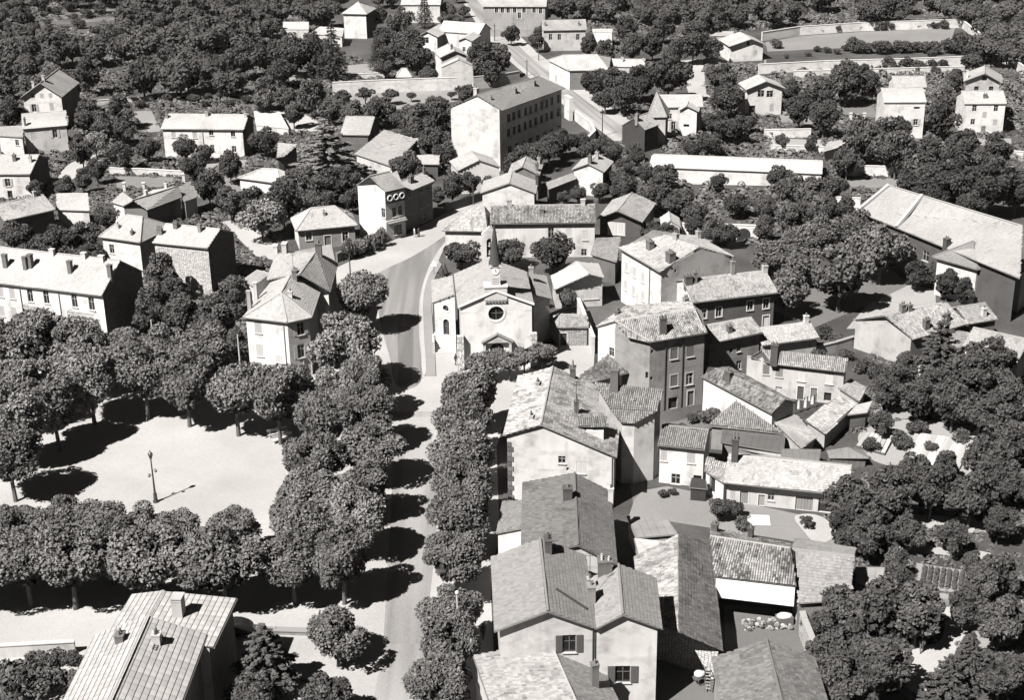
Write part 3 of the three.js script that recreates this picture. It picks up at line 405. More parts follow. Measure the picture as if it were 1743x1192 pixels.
eaves({ label: 'single storey house with a hipped roof and three tall openings on the street', A: [504, 393], B: [609, 383.5], C: [606, 362], h: 3.6, rise: 2.6, hipL: 3.2, hipR: 3.2, tone: [0.33, 0.1, 0.1, 0.7], wall: 0.3, wallTones: [0.2, 0.3, 0.4, 0.55], ov: 0.45, surround: 0.62,
  win: [[526, 402, 1, 1.5, 'wt'], [558, 406, 1.1, 2.1, 'dt'], [588, 403, 1, 1.7, 'wt']], chim: [[552, 367, 0.4, 0.6, 0.4, { tone: 0.3 }], [590, 366, 0.5, 0.6, 0.5, { tone: 0.3 }]] });
const mansard = house({ label: 'white house with a blank gable and three round dormers over a shop', pts: [[656, 326, 8.8], [689, 318.5, 8.8], [644, 303, 8.8], [607, 315, 8.8], [629, 300, 11.4], [663, 292, 11.4]], faces: [[0, 1, 5, 4], [2, 3, 4, 5]], walls: [[0, 1], [1, 5, 2], [2, 3], [3, 4, 0]], tone: LIGHT, wall: 0.5, wallTones: [0.36, 0.3, 0.4, 0.58], ov: [0.2, 0, 0.2, 0.05], surround: 0.6,
  win: [[662.5, 365, 0.8, 1.7, 'w'], [671.5, 361.5, 0.8, 1.7, 'w'], [681.5, 358.5, 0.8, 1.7, 'w'], [677.5, 391, 1.6, 1.7, 'wd'], [661.5, 403, 0.8, 2.1, 'd', 0.03]] });
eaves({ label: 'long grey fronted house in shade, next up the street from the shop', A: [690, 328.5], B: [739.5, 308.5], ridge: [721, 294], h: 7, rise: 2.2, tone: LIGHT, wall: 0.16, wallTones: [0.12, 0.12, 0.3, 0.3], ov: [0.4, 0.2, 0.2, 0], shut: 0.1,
  win: [[698, 354, 0.9, 1.7, 's'], [718, 346, 0.9, 1.7, 's'], [729, 341, 0.9, 1.6, 's'], [717, 324, 0.6, 0.7, 'w'], [728, 320, 0.6, 0.7, 'w'], [697, 333, 0.6, 0.7, 'w'], [722, 371, 0.9, 1.5, 'w']], chim: [[700, 311, 0.9, 1.1, 0.6, { tone: 0.1 }], [722, 297, 0.4, 1.2, 0.4, { tone: 0.1 }]] });
// ---------------------------------------------------------------- west side of the square
const block = eaves({ label: 'long apartment house with planted balconies and a blank dark end wall', A: [-70, 474], B: [174, 503.4], C: [253, 463], ridge: [212, 449], h: 7.8, rise: 3.4, tone: [0.33, 0.08, 0.06, 0.8], wall: 0.5, wallTones: [0.54, 's0.05', 0.4, 0.4], ov: [0.35, 0.1, 0.2, 0.2], shut: 0.3,  // end wall near-black: deep shade put into its colour
  win: [[21.5, 500, 0.9, 1.6, 's'], [25, 533, 0.9, 1.6, 's'], [52, 503, 0.9, 2, 'w'], [79.5, 506, 0.9, 2, 'w'], [127.5, 512, 0.9, 2, 'w'], [156.5, 517, 0.9, 2, 'w'], [57, 536, 0.9, 1.7, 'w'], [84.6, 540, 0.9, 1.7, 'w'], [134, 548, 0.9, 1.7, 'w'], [160, 555, 0.9, 1.7, 'w'], [2, 497, 0.9, 1.6, 's'], [4, 530, 0.9, 1.6, 's']],
  chim: [[11, 455, 0.7, 1.9, 0.5, { tone: 0.12, pots: 0 }], [45, 459, 0.6, 1.9, 0.5, { tone: 0.12, pots: 0 }], [54, 455, 0.6, 1.9, 0.7, { tone: 0.12, pots: 0 }], [121, 464, 0.6, 1.7, 0.6, { tone: 0.12, pots: 0 }], [189, 471, 0.6, 1.7, 0.6, { tone: 0.12, pots: 0 }], [90, 435, 0.7, 0.9, 0.5, { tone: 0.5, pots: 0 }], [144, 441, 0.7, 0.9, 0.5, { tone: 0.5, pots: 0 }], [174, 446, 0.8, 0.9, 0.5, { tone: 0.5, pots: 0 }]] });
eaves({ label: 'tall bare walled house with a light roof behind the apartment house', A: [260, 413], B: [354, 423], ridge: [381, 391], h: 7.6, rise: 2.4, tone: [0.35, 0.06, 0.06, 0.85], wall: 0.36, wallTones: ['s0.3', 's0.05', 0.3, 0.3], ov: [0.25, 0.1, 0.2, 0.2], chim: [[273, 399, 0.9, 0.9, 0.5, { tone: 0.14, pots: 3 }], [341, 395, 0.5, 1.2, 0.5, { tone: 0.2 }], [300, 389, 0.7, 0.9, 0.5, { tone: 0.12 }]] });  // side wall away from the sun coloured near-black as painted shade
eaves({ label: 'white house with a hipped light roof between two rows of gardens', A: [169, 403], B: [239, 413], C: [292, 385], h: 6.6, rise: 2.6, hipL: 2.5, hipR: 2.5, tone: [0.32, 0.08, 0.08, 0.8], wall: 0.5, wallTones: [0.52, 0.1, 0.3, 0.4], ov: 0.35, win: [[191, 424, 0.9, 1.5, 'w']], chim: [[202, 389, 0.4, 0.6, 0.4, { tone: 0.4 }], [226, 400, 0.4, 0.6, 0.4, { tone: 0.1 }]] });
house({ label: 'barn with a long light roof and a dark open gable above the gardens', pts: [[208, 352, 4], [251, 357, 4], [311, 335, 4], [262, 324, 4], [227, 341, 5.8], [303, 317, 5.8]], faces: [[0, 4, 5, 3], [1, 2, 5, 4]], walls: [[0, 4, 1], [1, 2], [2, 5, 3], [3, 0]], tone: WHITE, wall: 0.2, wallTones: [0.12, 0.08, 0.3, 0.4], ov: 0.25, chim: [[249, 333, 0.7, 0.9, 0.5, { tone: 0.45, pots: 0 }], [284, 321, 0.6, 0.9, 0.5, { tone: 0.45 }]] });
shed({ label: 'white walled annex with a little pitched roof in front of the light barn', pts: [[191, 344, 4], [213, 351, 4], [227, 341, 5], [208, 328, 5]], tone: LIGHT, wall: 0.52, ov: 0.2, win: [[176, 352, 0.8, 1.4, 'd', 0.08]] });
shed({ label: 'grey pitched shed roof adjoining the far end of the light barn', pts: [[314, 343, 3.6], [337, 335, 3.6], [333, 313, 4.6], [305, 318, 4.6]], tone: [0.2, 0.2, 0.2, 0.6], wall: 0.3, ov: 0.2 });
eaves({ label: 'pale roofed shed with black walls beside the walled garden', A: [8, 376], B: [95, 357], ridge: [76, 331], h: 4.6, rise: 2, tone: [0.32, 0.14, 0.15, 0.6], wall: 0.08, ov: 0.25, chim: [[60, 331, 0.5, 0.9, 0.5, { tone: 0.4 }]] });
shed({ label: 'white box shaped building with a bleached lean-to roof', pts: [[97, 357, 3.4], [153, 359, 3.4], [150, 329, 5], [97, 330, 5]], tone: WHITE, wall: 0.5, ov: 0.15 });
eaves({ label: 'white house cut by the edge with a chimney on its light hipped roof', A: [-30, 297], B: [52, 297], C: [56, 270], h: 4.8, rise: 2.2, tone: WHITE, wall: 0.52, wallTones: [0.52, 0.08, 0.3, 0.3], ov: 0.3, win: [[14, 311, 0.9, 1.5, 'o'], [18, 331, 0.9, 1.4, 'h']], chim: [[26, 274, 0.6, 1.1, 0.6, { tone: 0.12 }], [53, 277, 0.5, 1.2, 0.5, { tone: 0.4 }]] });
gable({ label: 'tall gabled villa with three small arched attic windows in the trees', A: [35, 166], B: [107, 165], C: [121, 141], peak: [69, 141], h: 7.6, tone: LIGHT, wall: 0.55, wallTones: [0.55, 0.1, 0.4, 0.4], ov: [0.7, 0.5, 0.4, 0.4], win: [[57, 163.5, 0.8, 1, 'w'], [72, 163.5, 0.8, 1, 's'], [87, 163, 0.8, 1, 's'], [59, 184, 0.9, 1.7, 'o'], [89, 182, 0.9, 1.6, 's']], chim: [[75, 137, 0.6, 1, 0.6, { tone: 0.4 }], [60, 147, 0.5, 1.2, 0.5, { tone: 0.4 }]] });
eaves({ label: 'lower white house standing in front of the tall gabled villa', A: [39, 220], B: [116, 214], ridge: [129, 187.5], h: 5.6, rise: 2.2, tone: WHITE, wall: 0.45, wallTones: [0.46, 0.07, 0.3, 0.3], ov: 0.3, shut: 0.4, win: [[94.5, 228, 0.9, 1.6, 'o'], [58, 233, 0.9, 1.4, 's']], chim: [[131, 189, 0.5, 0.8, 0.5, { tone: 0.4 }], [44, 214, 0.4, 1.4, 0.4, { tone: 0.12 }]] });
shed({ label: 'small flat fronted outhouse joined to the lower white house', pts: [[-3, 231, 4.4], [40, 234, 4.4], [40, 214, 5.2], [0, 216, 5.2]], tone: LIGHT, wall: 0.5, ov: 0.2, win: [[30, 243, 0.8, 1.2, 'w']] });
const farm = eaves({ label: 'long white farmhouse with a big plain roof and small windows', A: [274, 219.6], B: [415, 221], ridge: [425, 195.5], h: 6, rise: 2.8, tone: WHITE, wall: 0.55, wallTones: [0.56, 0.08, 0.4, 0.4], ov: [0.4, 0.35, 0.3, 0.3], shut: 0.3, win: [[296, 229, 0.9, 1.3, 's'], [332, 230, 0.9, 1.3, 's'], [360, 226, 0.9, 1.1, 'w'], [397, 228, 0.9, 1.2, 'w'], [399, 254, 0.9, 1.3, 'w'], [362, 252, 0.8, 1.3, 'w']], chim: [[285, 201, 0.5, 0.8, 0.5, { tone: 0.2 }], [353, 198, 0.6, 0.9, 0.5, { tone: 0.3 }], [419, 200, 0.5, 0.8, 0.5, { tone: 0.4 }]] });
shed({ label: 'broad white flat roof beyond the long farmhouse', pts: [[436, 213, 1.6], [492, 219, 1.6], [476, 190, 1.9], [432, 189, 1.9]], roof: 'sheet', tone: [0.42], wall: 0.5, ov: 0.1 });
house({ label: 'white cube house with a dark side in front of the cedar', pts: [[405, 303, 4.6], [478, 313, 4.6], [512, 304, 4.6], [446, 291, 4.6], [447, 287, 6.2], [472, 288, 6.2]], faces: [[0, 1, 5, 4], [1, 2, 5], [2, 3, 4, 5], [3, 0, 4]], walls: [[0, 1], [1, 2], [2, 3], [3, 0]], tone: WHITE, wall: 0.56, wallTones: [0.56, 0.05, 0.4, 0.4], ov: 0.25, chim: [[490, 300, 0.5, 0.8, 0.5, { tone: 0.14 }]] });  // dark side wall is shade painted on, the house is white
shed({ label: 'dark sided shed with a tilted roof behind the white cube house', pts: [[472, 268, 3.6], [484, 266, 3.6], [507, 246, 5], [474, 243, 5]], tone: LIGHT, wall: 0.06, ov: 0.2 });
eaves({ label: 'house with a pale panelled roof just behind the great cedar', A: [579, 229.5], B: [628, 230.5], ridge: [636, 199], h: 3.8, rise: 2.6, tone: LIGHT, wall: 0.1, wallTones: [0.1, 0.06, 0.3, 0.3], ov: 0.3 });
house({ label: 'wide barn roof spreading pale and low between cedar and school', pts: [[604, 262, 3], [668, 284, 3], [711, 238, 3.4], [655, 221, 5]], faces: [[0, 1, 2, 3]], walls: [[0, 1], [1, 2], [2, 3], [3, 0]], tone: [0.3, 0.12, 0.14, 0.6], wall: 0.3, wallTones: [0.4, 0.06, 0.3, 0.3], ov: 0.3 });
shed({ label: 'narrow sunlit shed roof between the dark gabled house and the bright blank gable', pts: [[934, 322, 3.2], [981, 304, 3.2], [974, 296, 4], [930, 312, 4]], tone: LIGHT, wall: 0.05, ov: 0.15 });
shed({ label: 'small lit lean-to at the corner of the wide barn roof', pts: [[704, 248, 2.6], [727, 250, 2.6], [724, 236, 3.2], [708, 232, 3.2]], tone: LIGHT, wall: 0.06, ov: 0.2 });
shed({ label: 'low shed with a pale front roof below the round tree near the school', pts: [[707, 279, 2.6], [747, 280, 2.6], [748, 264, 3.2], [708, 264, 3.2]], tone: WHITE, wall: 0.06, ov: 0.25 });
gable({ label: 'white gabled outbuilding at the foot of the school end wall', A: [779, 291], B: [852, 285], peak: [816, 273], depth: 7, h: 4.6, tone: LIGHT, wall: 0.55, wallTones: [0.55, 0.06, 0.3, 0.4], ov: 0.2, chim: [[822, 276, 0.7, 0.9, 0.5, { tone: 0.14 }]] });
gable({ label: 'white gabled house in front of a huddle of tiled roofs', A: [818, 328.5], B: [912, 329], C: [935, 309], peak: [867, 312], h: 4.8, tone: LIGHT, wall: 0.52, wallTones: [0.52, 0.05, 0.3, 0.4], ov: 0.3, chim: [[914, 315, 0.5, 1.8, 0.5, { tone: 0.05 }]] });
gable({ label: 'dark gabled house with a shadowed side in the huddle of tiled roofs', A: [864, 297], B: [918, 298], C: [970, 281], peak: [889, 284], h: 4.8, tone: [0.28, 0.2, 0.2, 0.5], wall: 0.14, wallTones: [0.14, 0.05, 0.3, 0.3], ov: 0.3, chim: [[914, 290, 0.7, 1.2, 0.5, { tone: 0.1 }], [923, 272, 0.8, 1, 0.5, { tone: 0.3 }]] });  // side wall tone holds painted shade
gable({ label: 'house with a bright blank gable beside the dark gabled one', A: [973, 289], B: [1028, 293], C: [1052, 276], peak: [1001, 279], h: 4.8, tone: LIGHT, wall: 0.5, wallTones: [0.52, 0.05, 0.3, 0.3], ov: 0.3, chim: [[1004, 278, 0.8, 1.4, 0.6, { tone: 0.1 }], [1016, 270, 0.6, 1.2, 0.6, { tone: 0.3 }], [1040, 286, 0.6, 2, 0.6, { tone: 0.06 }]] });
const school = house({ name: 'school_building', label: 'four storey school with a tall blank end wall and two rows of windows', cat: 'school', pts: [[763, 184, 12.2], [855, 188, 12.2], [962, 150, 12.2], [876, 147, 12.2], [811, 162, 15], [918, 130, 15]], faces: [[0, 4, 5, 3], [1, 2, 5, 4]], walls: [[0, 4, 1], [1, 2], [2, 5, 3], [3, 0]], tone: [0.2, 0.08, 0.08, 0.8], wall: 0.5, wallTones: [0.52, 0.74, 0.4, 0.4], ov: [0.1, 0.6, 0.2, 0.4], sash: 0.25,  // side wall lightened to stand in for light it does not get
  win: [[866, 201], [874.7, 197.5], [884, 194], [895, 190], [903, 187], [912, 183.5], [922, 179.5], [930.5, 176], [939, 172], [950, 168], [866, 226], [875.5, 222], [884, 219], [894, 214.6], [903, 211], [912, 207], [922, 203], [930.5, 199], [939, 195.5], [950, 191]].map(([x, y]) => [x, y, 1.1, 1.6, 'w']).concat([[868, 257], [880, 252], [892, 248], [903, 243], [915, 238], [927, 233], [939, 228], [951, 222]].map(([x, y]) => [x, y, 1.3, 2, 'wd'])),
  chim: [[811, 159, 0.8, 1.4, 0.8, { tone: 0.4, pots: 1 }], [877, 159, 0.6, 0.9, 0.5, { tone: 0.2 }], [909, 146, 0.6, 0.9, 0.5, { tone: 0.2 }], [836, 170, 0.3, 0.5, 0.3, { tone: 0.2 }]] });

// ---------------------------------------------------------------- along the upper road and beyond
eaves({ label: 'tall pale villa with a pyramid roof standing among dark trees', A: [581, 23], B: [625, 24], C: [643, 14], h: 7, rise: 2.6, hipL: 4, hipR: 4, tone: WHITE, wall: 0.54, wallTones: [0.54, 0.06, 0.3, 0.4], ov: 0.5 });
shed({ label: 'low white garden house at the foot of the pyramid roofed villa', pts: [[527, 57, 3], [583, 62, 3], [586, 48, 3.6], [545, 45, 3.6]], tone: WHITE, wall: 0.4, ov: 0.2 });
shed({ label: 'bright flat shed standing alone at the edge of the wood', pts: [[482, 50, 2.8], [526, 50, 2.8], [526, 37, 3], [482, 37, 3]], roof: 'sheet', tone: [0.4], wall: 0.5, ov: 0.1 });
eaves({ label: 'white house at the very top with a dark conifer before it', A: [682, 8], B: [750, 8], depth: 9, h: 5.4, rise: 2.4, tone: WHITE, wall: 0.5, ov: 0.3 });
eaves({ label: 'large three storey grey institution at the top of the upper road', A: [820, 11], B: [930, 11], depth: 14, h: 8.5, rise: 2.5, tone: LIGHT, wall: 0.26, ov: 0.4, win: [[845, 15], [855, 15], [865, 15], [876, 15], [892, 14], [909, 13], [920, 18], [892, 26], [909, 27], [884, 26]].map(([x, y]) => [x, y, 1, 1.7, 'wt']) });
gable({ label: 'low house with two small gables below the grey institution, first gable', A: [828, 36], B: [848, 40], peak: [838, 29], depth: 9, h: 3.6, tone: WHITE, wall: 0.42, ov: 0.3 });
gable({ label: 'low house with a wide gable below the grey institution', A: [848, 39], B: [884, 39], peak: [866, 29], depth: 9, h: 3.6, tone: WHITE, wall: 0.42, ov: 0.3 });
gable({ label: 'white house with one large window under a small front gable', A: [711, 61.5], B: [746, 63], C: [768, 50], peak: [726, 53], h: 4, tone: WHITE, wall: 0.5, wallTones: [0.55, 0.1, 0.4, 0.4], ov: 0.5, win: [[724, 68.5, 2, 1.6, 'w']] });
gable({ label: 'small white house with a dark edged gable behind the twin gabled one', A: [778, 69], B: [804, 70], peak: [791, 64], depth: 9, h: 4, tone: WHITE, wall: 0.5, ov: 0.4, win: [[790, 84, 0.8, 1.2, 'w']] });
eaves({ label: 'long white roof behind the small gabled houses on the upper road', A: [745, 53], B: [816, 58], depth: 8, h: 4.4, rise: 2.2, tone: WHITE, wall: 0.5, ov: 0.3 });
gable({ label: 'white house with a gabled roof and a blank annex in front', A: [749, 98], B: [797, 95], D: [727, 87], peak: [774.5, 86], h: 6.4, tone: WHITE, wall: 0.52, wallTones: [0.5, 0.1, 0.3, 0.55], ov: [0.5, 0.4, 0.4, 0.4], chim: [[769, 84, 0.5, 1, 0.5, { tone: 0.12 }]] });
gable({ label: 'blank gabled annex leaning on the front of the white gabled house', A: [752, 114], B: [806, 111.5], peak: [781, 101], depth: 2.5, h: 5.2, tone: WHITE, wall: 0.5, wallTones: [0.5, 0.1, 0.3, 0.5], ov: 0.1 });
eaves({ name: 'garden_pavilion', cat: 'pavilion', label: 'small open garden pavilion with a light hipped roof under trees', A: [674, 131.5], B: [701, 131], depth: 5, h: 2.4, rise: 1.6, hipL: 1.4, hipR: 1.4, tone: WHITE, wall: 0.06, ov: 0.5 });
eaves({ label: 'square pale house with three upper windows facing the upper road', A: [923, 52], B: [999, 50.5], depth: 9, h: 5.6, rise: 2, tone: [0.24, 0.1, 0.1, 0.7], wall: 0.4, ov: 0.4, win: [[937, 63, 0.9, 1.6, 'w'], [952, 63, 0.9, 1.6, 'w'], [983.5, 63, 0.9, 1.6, 'w'], [967, 63, 0.9, 1.6, 's', 0.4]], chim: [[928, 44, 0.5, 0.7, 0.5, { tone: 0.2 }], [985, 43, 0.5, 0.7, 0.5, { tone: 0.2 }]] });
shed({ label: 'white box shed beside the square pale house', pts: [[1008, 54, 4], [1042, 55, 4], [1043, 49, 4.2], [1008, 49, 4.2]], roof: 'sheet', tone: [0.38], wall: 0.55, ov: 0.05 });
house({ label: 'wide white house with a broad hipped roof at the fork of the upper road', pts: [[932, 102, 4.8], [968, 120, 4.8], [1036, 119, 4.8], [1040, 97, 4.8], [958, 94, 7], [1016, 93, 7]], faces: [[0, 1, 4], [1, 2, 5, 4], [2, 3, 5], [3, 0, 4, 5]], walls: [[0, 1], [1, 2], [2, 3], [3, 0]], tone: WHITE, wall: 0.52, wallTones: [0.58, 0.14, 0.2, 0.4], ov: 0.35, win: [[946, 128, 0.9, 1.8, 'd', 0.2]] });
eaves({ label: 'low white wing reaching out from the wide hipped house', A: [1037, 113], B: [1097, 114], depth: 6, h: 3.2, rise: 1.2, tone: WHITE, wall: 0.4, ov: 0.2, chim: [[1059, 105, 0.5, 1, 0.5, { tone: 0.45 }], [1095, 106, 0.5, 0.8, 0.5, { tone: 0.45 }]] });
gable({ label: 'black gabled barn at the roadside by the pointed turret', A: [1057, 214], B: [1098, 221], C: [1110, 210], peak: [1078, 201], h: 4.8, tone: [0.28, 0.15, 0.1, 0.6], wall: 0.1, wallTones: [0.03, 0.04, 0.1, 0.1], ov: [0.15, 0.2, 0.2, 0.2], chim: [[1084, 206, 0.6, 1.4, 0.6, { tone: 0.2 }]] });
house({ name: 'turret', cat: 'turret', label: 'round shouldered turret with a tall pointed roof by the road', pts: [[1101, 200, 5.8], [1135, 199.5, 5.8], [1140, 190, 5.8], [1108, 190, 5.8], P(1117, 193, 5.8).setY(10.2)], faces: [[0, 1, 4], [1, 2, 4], [2, 3, 4], [3, 0, 4]], walls: [[0, 1], [1, 2], [2, 3], [3, 0]], tone: [0.24, 0.1, 0.1, 0.7], wall: 0.4, wallTones: [0.42, 0.05, 0.3, 0.4], ov: 0.3, gutter: false });
eaves({ label: 'white villa with a flat looking pale roof behind the turret', A: [1123, 183], B: [1197, 182.5], depth: 9, h: 5.6, rise: 1.6, tone: WHITE, wall: 0.52, ov: 0.3, win: [[1146, 214, 0.9, 1.9, 'o'], [1140, 198, 0.8, 1.2, 'w']] });
gable({ label: 'projecting white gable of the villa behind the turret', A: [1154, 189], B: [1189, 190], peak: [1169, 180.5], depth: 4, h: 5.4, tone: WHITE, wall: 0.56, wallTones: [0.56, 0.1, 0.3, 0.4], ov: 0.4, win: [[1168, 214, 1.2, 0.6, 'h']] });
gable({ label: 'white villa with a pair of wide first floor windows', A: [1269, 153], B: [1337, 150.5], C: [1348, 138], peak: [1304, 138], h: 6, tone: WHITE, wall: 0.52, ov: [0.7, 0.6, 0.4, 0.4], win: [[1295, 159.5, 1.5, 1.5, 'w'], [1310, 160, 1.5, 1.5, 'w'], [1280, 186, 1.4, 1.6, 'h'], [1313, 184, 0.9, 1.6, 's']] });
shed({ label: 'small white side wing of the villa with paired windows', pts: [[1255, 168, 4], [1270, 170, 4], [1274, 156, 4.4], [1258, 155, 4.4]], tone: WHITE, wall: 0.55, ov: 0.1 });
gable({ label: 'white chalet with a wide low gable below the terrace wall', A: [1241, 79], B: [1304, 76], C: [1300, 63], peak: [1279, 66], h: 4.2, tone: WHITE, wall: 0.55, ov: [0.8, 0.6, 0.4, 0.5], win: [[1273, 73.5, 0.8, 1.1, 'h'], [1286, 90, 0.9, 1.2, 's']] });
shed({ label: 'little pale shed roof beside the white chalet', pts: [[1208, 61, 3], [1247, 61, 3], [1249, 53, 3.4], [1209, 53, 3.4]], tone: LIGHT, wall: 0.3, ov: 0.15 });
eaves({ label: 'narrow white house with a stepped double roof on the slope', A: [1504, 174.5], B: [1576.5, 174.5], ridge: [1576, 150.5], h: 7.6, rise: 1.9, tone: WHITE, wall: 0.54, wallTones: [0.55, 0.1, 0.4, 0.5], ov: 0.2, win: [[1560, 184, 1.2, 0.5, 'h'], [1558, 208, 0.9, 1.3, 'o']] });
eaves({ label: 'upper rear block of the narrow white house with the stepped roof', A: [1521, 149], B: [1577, 149], depth: 7, h: 9.6, rise: 1.6, tone: LIGHT, wall: 0.5, ov: 0.2, chim: [[1573, 131, 0.4, 0.8, 0.4, { tone: 0.4 }]] });
gable({ label: 'tower like white house with a gable window under deep eaves', A: [1639, 138], B: [1706, 141], peak: [1676, 124.5], depth: 8, h: 9.6, tone: LIGHT, wall: 0.3, ov: [0.8, 0.6, 0.4, 0.6], win: [[1675, 133.5, 1, 1, 'h'], [1661, 152, 0.9, 1.2, 'h'], [1686, 152, 0.9, 1.2, 'h']], chim: [[1645, 133, 0.4, 1.6, 0.4, { tone: 0.5 }]] });
eaves({ label: 'lower front wing of the tower like white house with many windows', A: [1641, 177], B: [1713, 177], ridge: [1708, 155], h: 6.6, rise: 2, tone: WHITE, wall: 0.54, ov: 0.2, win: [[1658, 184.5, 0.9, 1.3, 'w'], [1694.5, 184.5, 0.9, 1.3, 'w'], [1675, 196, 0.9, 1.3, 's', 0.3], [1655, 207.5, 0.9, 1.2, 'w'], [1693, 208.5, 0.9, 1.2, 's', 0.3], [1673, 222, 0.9, 1.8, 'd', 0.12]], chim: [[1676, 167, 0.8, 0.7, 0.5, { tone: 0.12 }]] });
eaves({ name: 'greenhouse', cat: 'greenhouse', label: 'very long low white roofed shed across the gardens', A: [1104, 284], B: [1399, 296], C: [1404, 273], h: 2.8, rise: 0.9, roof: 'sheet', tone: [0.44], wall: 0.5, ov: 0.15, thick: 0.08 });
house({ label: 'small white house with an upturned roof among the garden trees', pts: [[1399, 259, 3], [1424, 252, 3], [1448, 237, 3.4], [1409, 242, 4]], faces: [[0, 1, 2, 3]], walls: [[0, 1], [1, 2], [2, 3], [3, 0]], tone: WHITE, wall: 0.5, ov: 0.2 });
gable({ label: 'tiny white lodge with a chimney at the end of the long wall', A: [1126, 386], B: [1158, 386], peak: [1141, 376], depth: 5, h: 3, tone: WHITE, wall: 0.5, ov: 0.15, win: [[1151, 393, 0.7, 1, 'w']] });

// ---------------------------------------------------------------- the hall and its neighbours by the right edge
{ const e0 = P(1459, 360, 7.2), e1 = P(1735, 474, 7.2), r0 = P(1513, 316, 11.4), r1 = P(1740, 385, 11.4), b1 = r1.clone().multiplyScalar(2).sub(e1).setY(7.2), b0 = r0.clone().multiplyScalar(2).sub(e0).setY(7.2);
  const hall = house({ name: 'village_hall', cat: 'hall', label: 'huge pale hall roof with two raised parapet bands behind the plane trees', pts: [e0, e1, b1, b0, r0, r1], faces: [[0, 1, 5, 4], [2, 3, 4, 5]], walls: [[0, 1], [1, 5, 2], [2, 3], [3, 4, 0]], tone: [0.27, 0.06, 0.08, 0.8], wall: 0.12, wallTones: [0.06, 0.3, 0.3, 0.4], ov: 0.5, win: [[1553, 428, 1.4, 1.6, 'w'], [1575, 436, 1.4, 1.6, 'w']], chim: [[1610, 420, 0.8, 1.2, 0.8, { tone: 0.05 }]] });
  for (const [f, e] of [[0.004, 0.3], [0.27, 0.3]]) { const a = e0.clone().lerp(e1, f).sub(hall.org), b = r0.clone().lerp(r1, f).sub(hall.org), d = V3().subVectors(b, a), L = d.length(); d.normalize(); const s = V3().subVectors(e1, e0).normalize(), n = V3().crossVectors(s, d).normalize(); if (n.y < 0) n.negate(); const m = mesh('parapet_band', box(0.5, 0.5, L), wallM(0.4), hall.g); m.quaternion.setFromRotationMatrix(new THREE.Matrix4().makeBasis(V3().crossVectors(n, d), n, d)); m.position.copy(a).lerp(b, 0.5).addScaledVector(n, 0.2); } }
house({ label: 'corner pavilion of the hall with three tall windows under a hipped roof', pts: [[1586, 437, 6], [1663, 459, 6], [1706, 449, 6], [1629, 427, 6], P(1652, 441, 6).setY(8.8)], faces: [[0, 1, 4], [1, 2, 4], [2, 3, 4], [3, 0, 4]], walls: [[0, 1], [1, 2], [2, 3], [3, 0]], tone: [0.16, 0.1, 0.1, 0.8], wall: 0.4, wallTones: [0.5, 0.3, 0.3, 0.3], ov: 0.5, win: [[1672, 503, 0.5, 2.2, 'w'], [1679, 501, 0.5, 2.2, 'w'], [1686, 499, 0.5, 2.2, 'w'], [1672, 482, 0.5, 1.2, 'w'], [1679, 480, 0.5, 1.2, 'w'], [1686, 478, 0.5, 1.2, 'w'], [1612, 470, 1.4, 1, 's', 0.5]] });
shed({ label: 'pale side wall building with a flat top beyond the hall pavilion', pts: [[1703, 448, 6.5], [1740, 462, 6.5], [1760, 445, 6.5], [1720, 438, 6.5]], tone: LIGHT, wall: 0.45, ov: 0.1 });
house({ label: 'house with a grey blank gable and a partly ribbed tile roof near the schoolyard', pts: [[1453, 544.5, 4.2], [1552.7, 577.5, 4.2], [1648, 551, 4.2], [1560, 520, 4.2], [1505.6, 538, 6.4], [1603, 516, 6.4]], faces: [[1, 2, 5, 4], [0, 4, 5, 3]], walls: [[0, 4, 1], [1, 2], [2, 5, 3], [3, 0]], roof: 'canal', tone: [0.27, 0.24, 0.25, 0.5], wall: 0.36, wallTones: [0.34, 0.08, 0.3, 0.3], ov: [0.12, 0.3, 0.2, 0.2], chim: [[1575, 560, 0.8, 1.3, 0.6, { tone: 0.1 }], [1611, 548, 0.6, 1.2, 0.5, { tone: 0.12 }], [1535, 532, 0.7, 1.1, 0.6, { tone: 0.14 }], [1547, 530, 0.6, 0.9, 0.5, { tone: 0.14 }]] });
eaves({ label: 'grey roofed house adjoining the ribbed roof, with a white chimney', A: [1648, 551], B: [1698, 543], ridge: [1668, 517], h: 4, rise: 2, tone: [0.24, 0.15, 0.2, 0.6], wall: 0.1, ov: 0.25, chim: [[1673, 538, 0.6, 1.1, 0.6, { tone: 0.45 }]] });
shed({ label: 'weathered shed with an upswept grey roof before the white farm', pts: [[1583, 581, 2.8], [1633, 592, 2.8], [1661, 568, 3.6], [1617, 560, 3.6]], tone: [0.2, 0.2, 0.2, 0.6], wall: 0.4, ov: 0.25, win: [[1600, 600, 0.9, 1.4, 'd', 0.08]] });
eaves({ label: 'white farm building with a grey roof cut by the picture edge', A: [1638, 588], B: [1735, 610], ridge: [1735, 575], h: 3.8, rise: 2, tone: [0.25, 0.14, 0.15, 0.7], wall: 0.52, ov: 0.3, win: [[1682, 605, 0.7, 1, 's', 0.2], [1684, 628, 1.1, 1.6, 'd', 0.14]] });
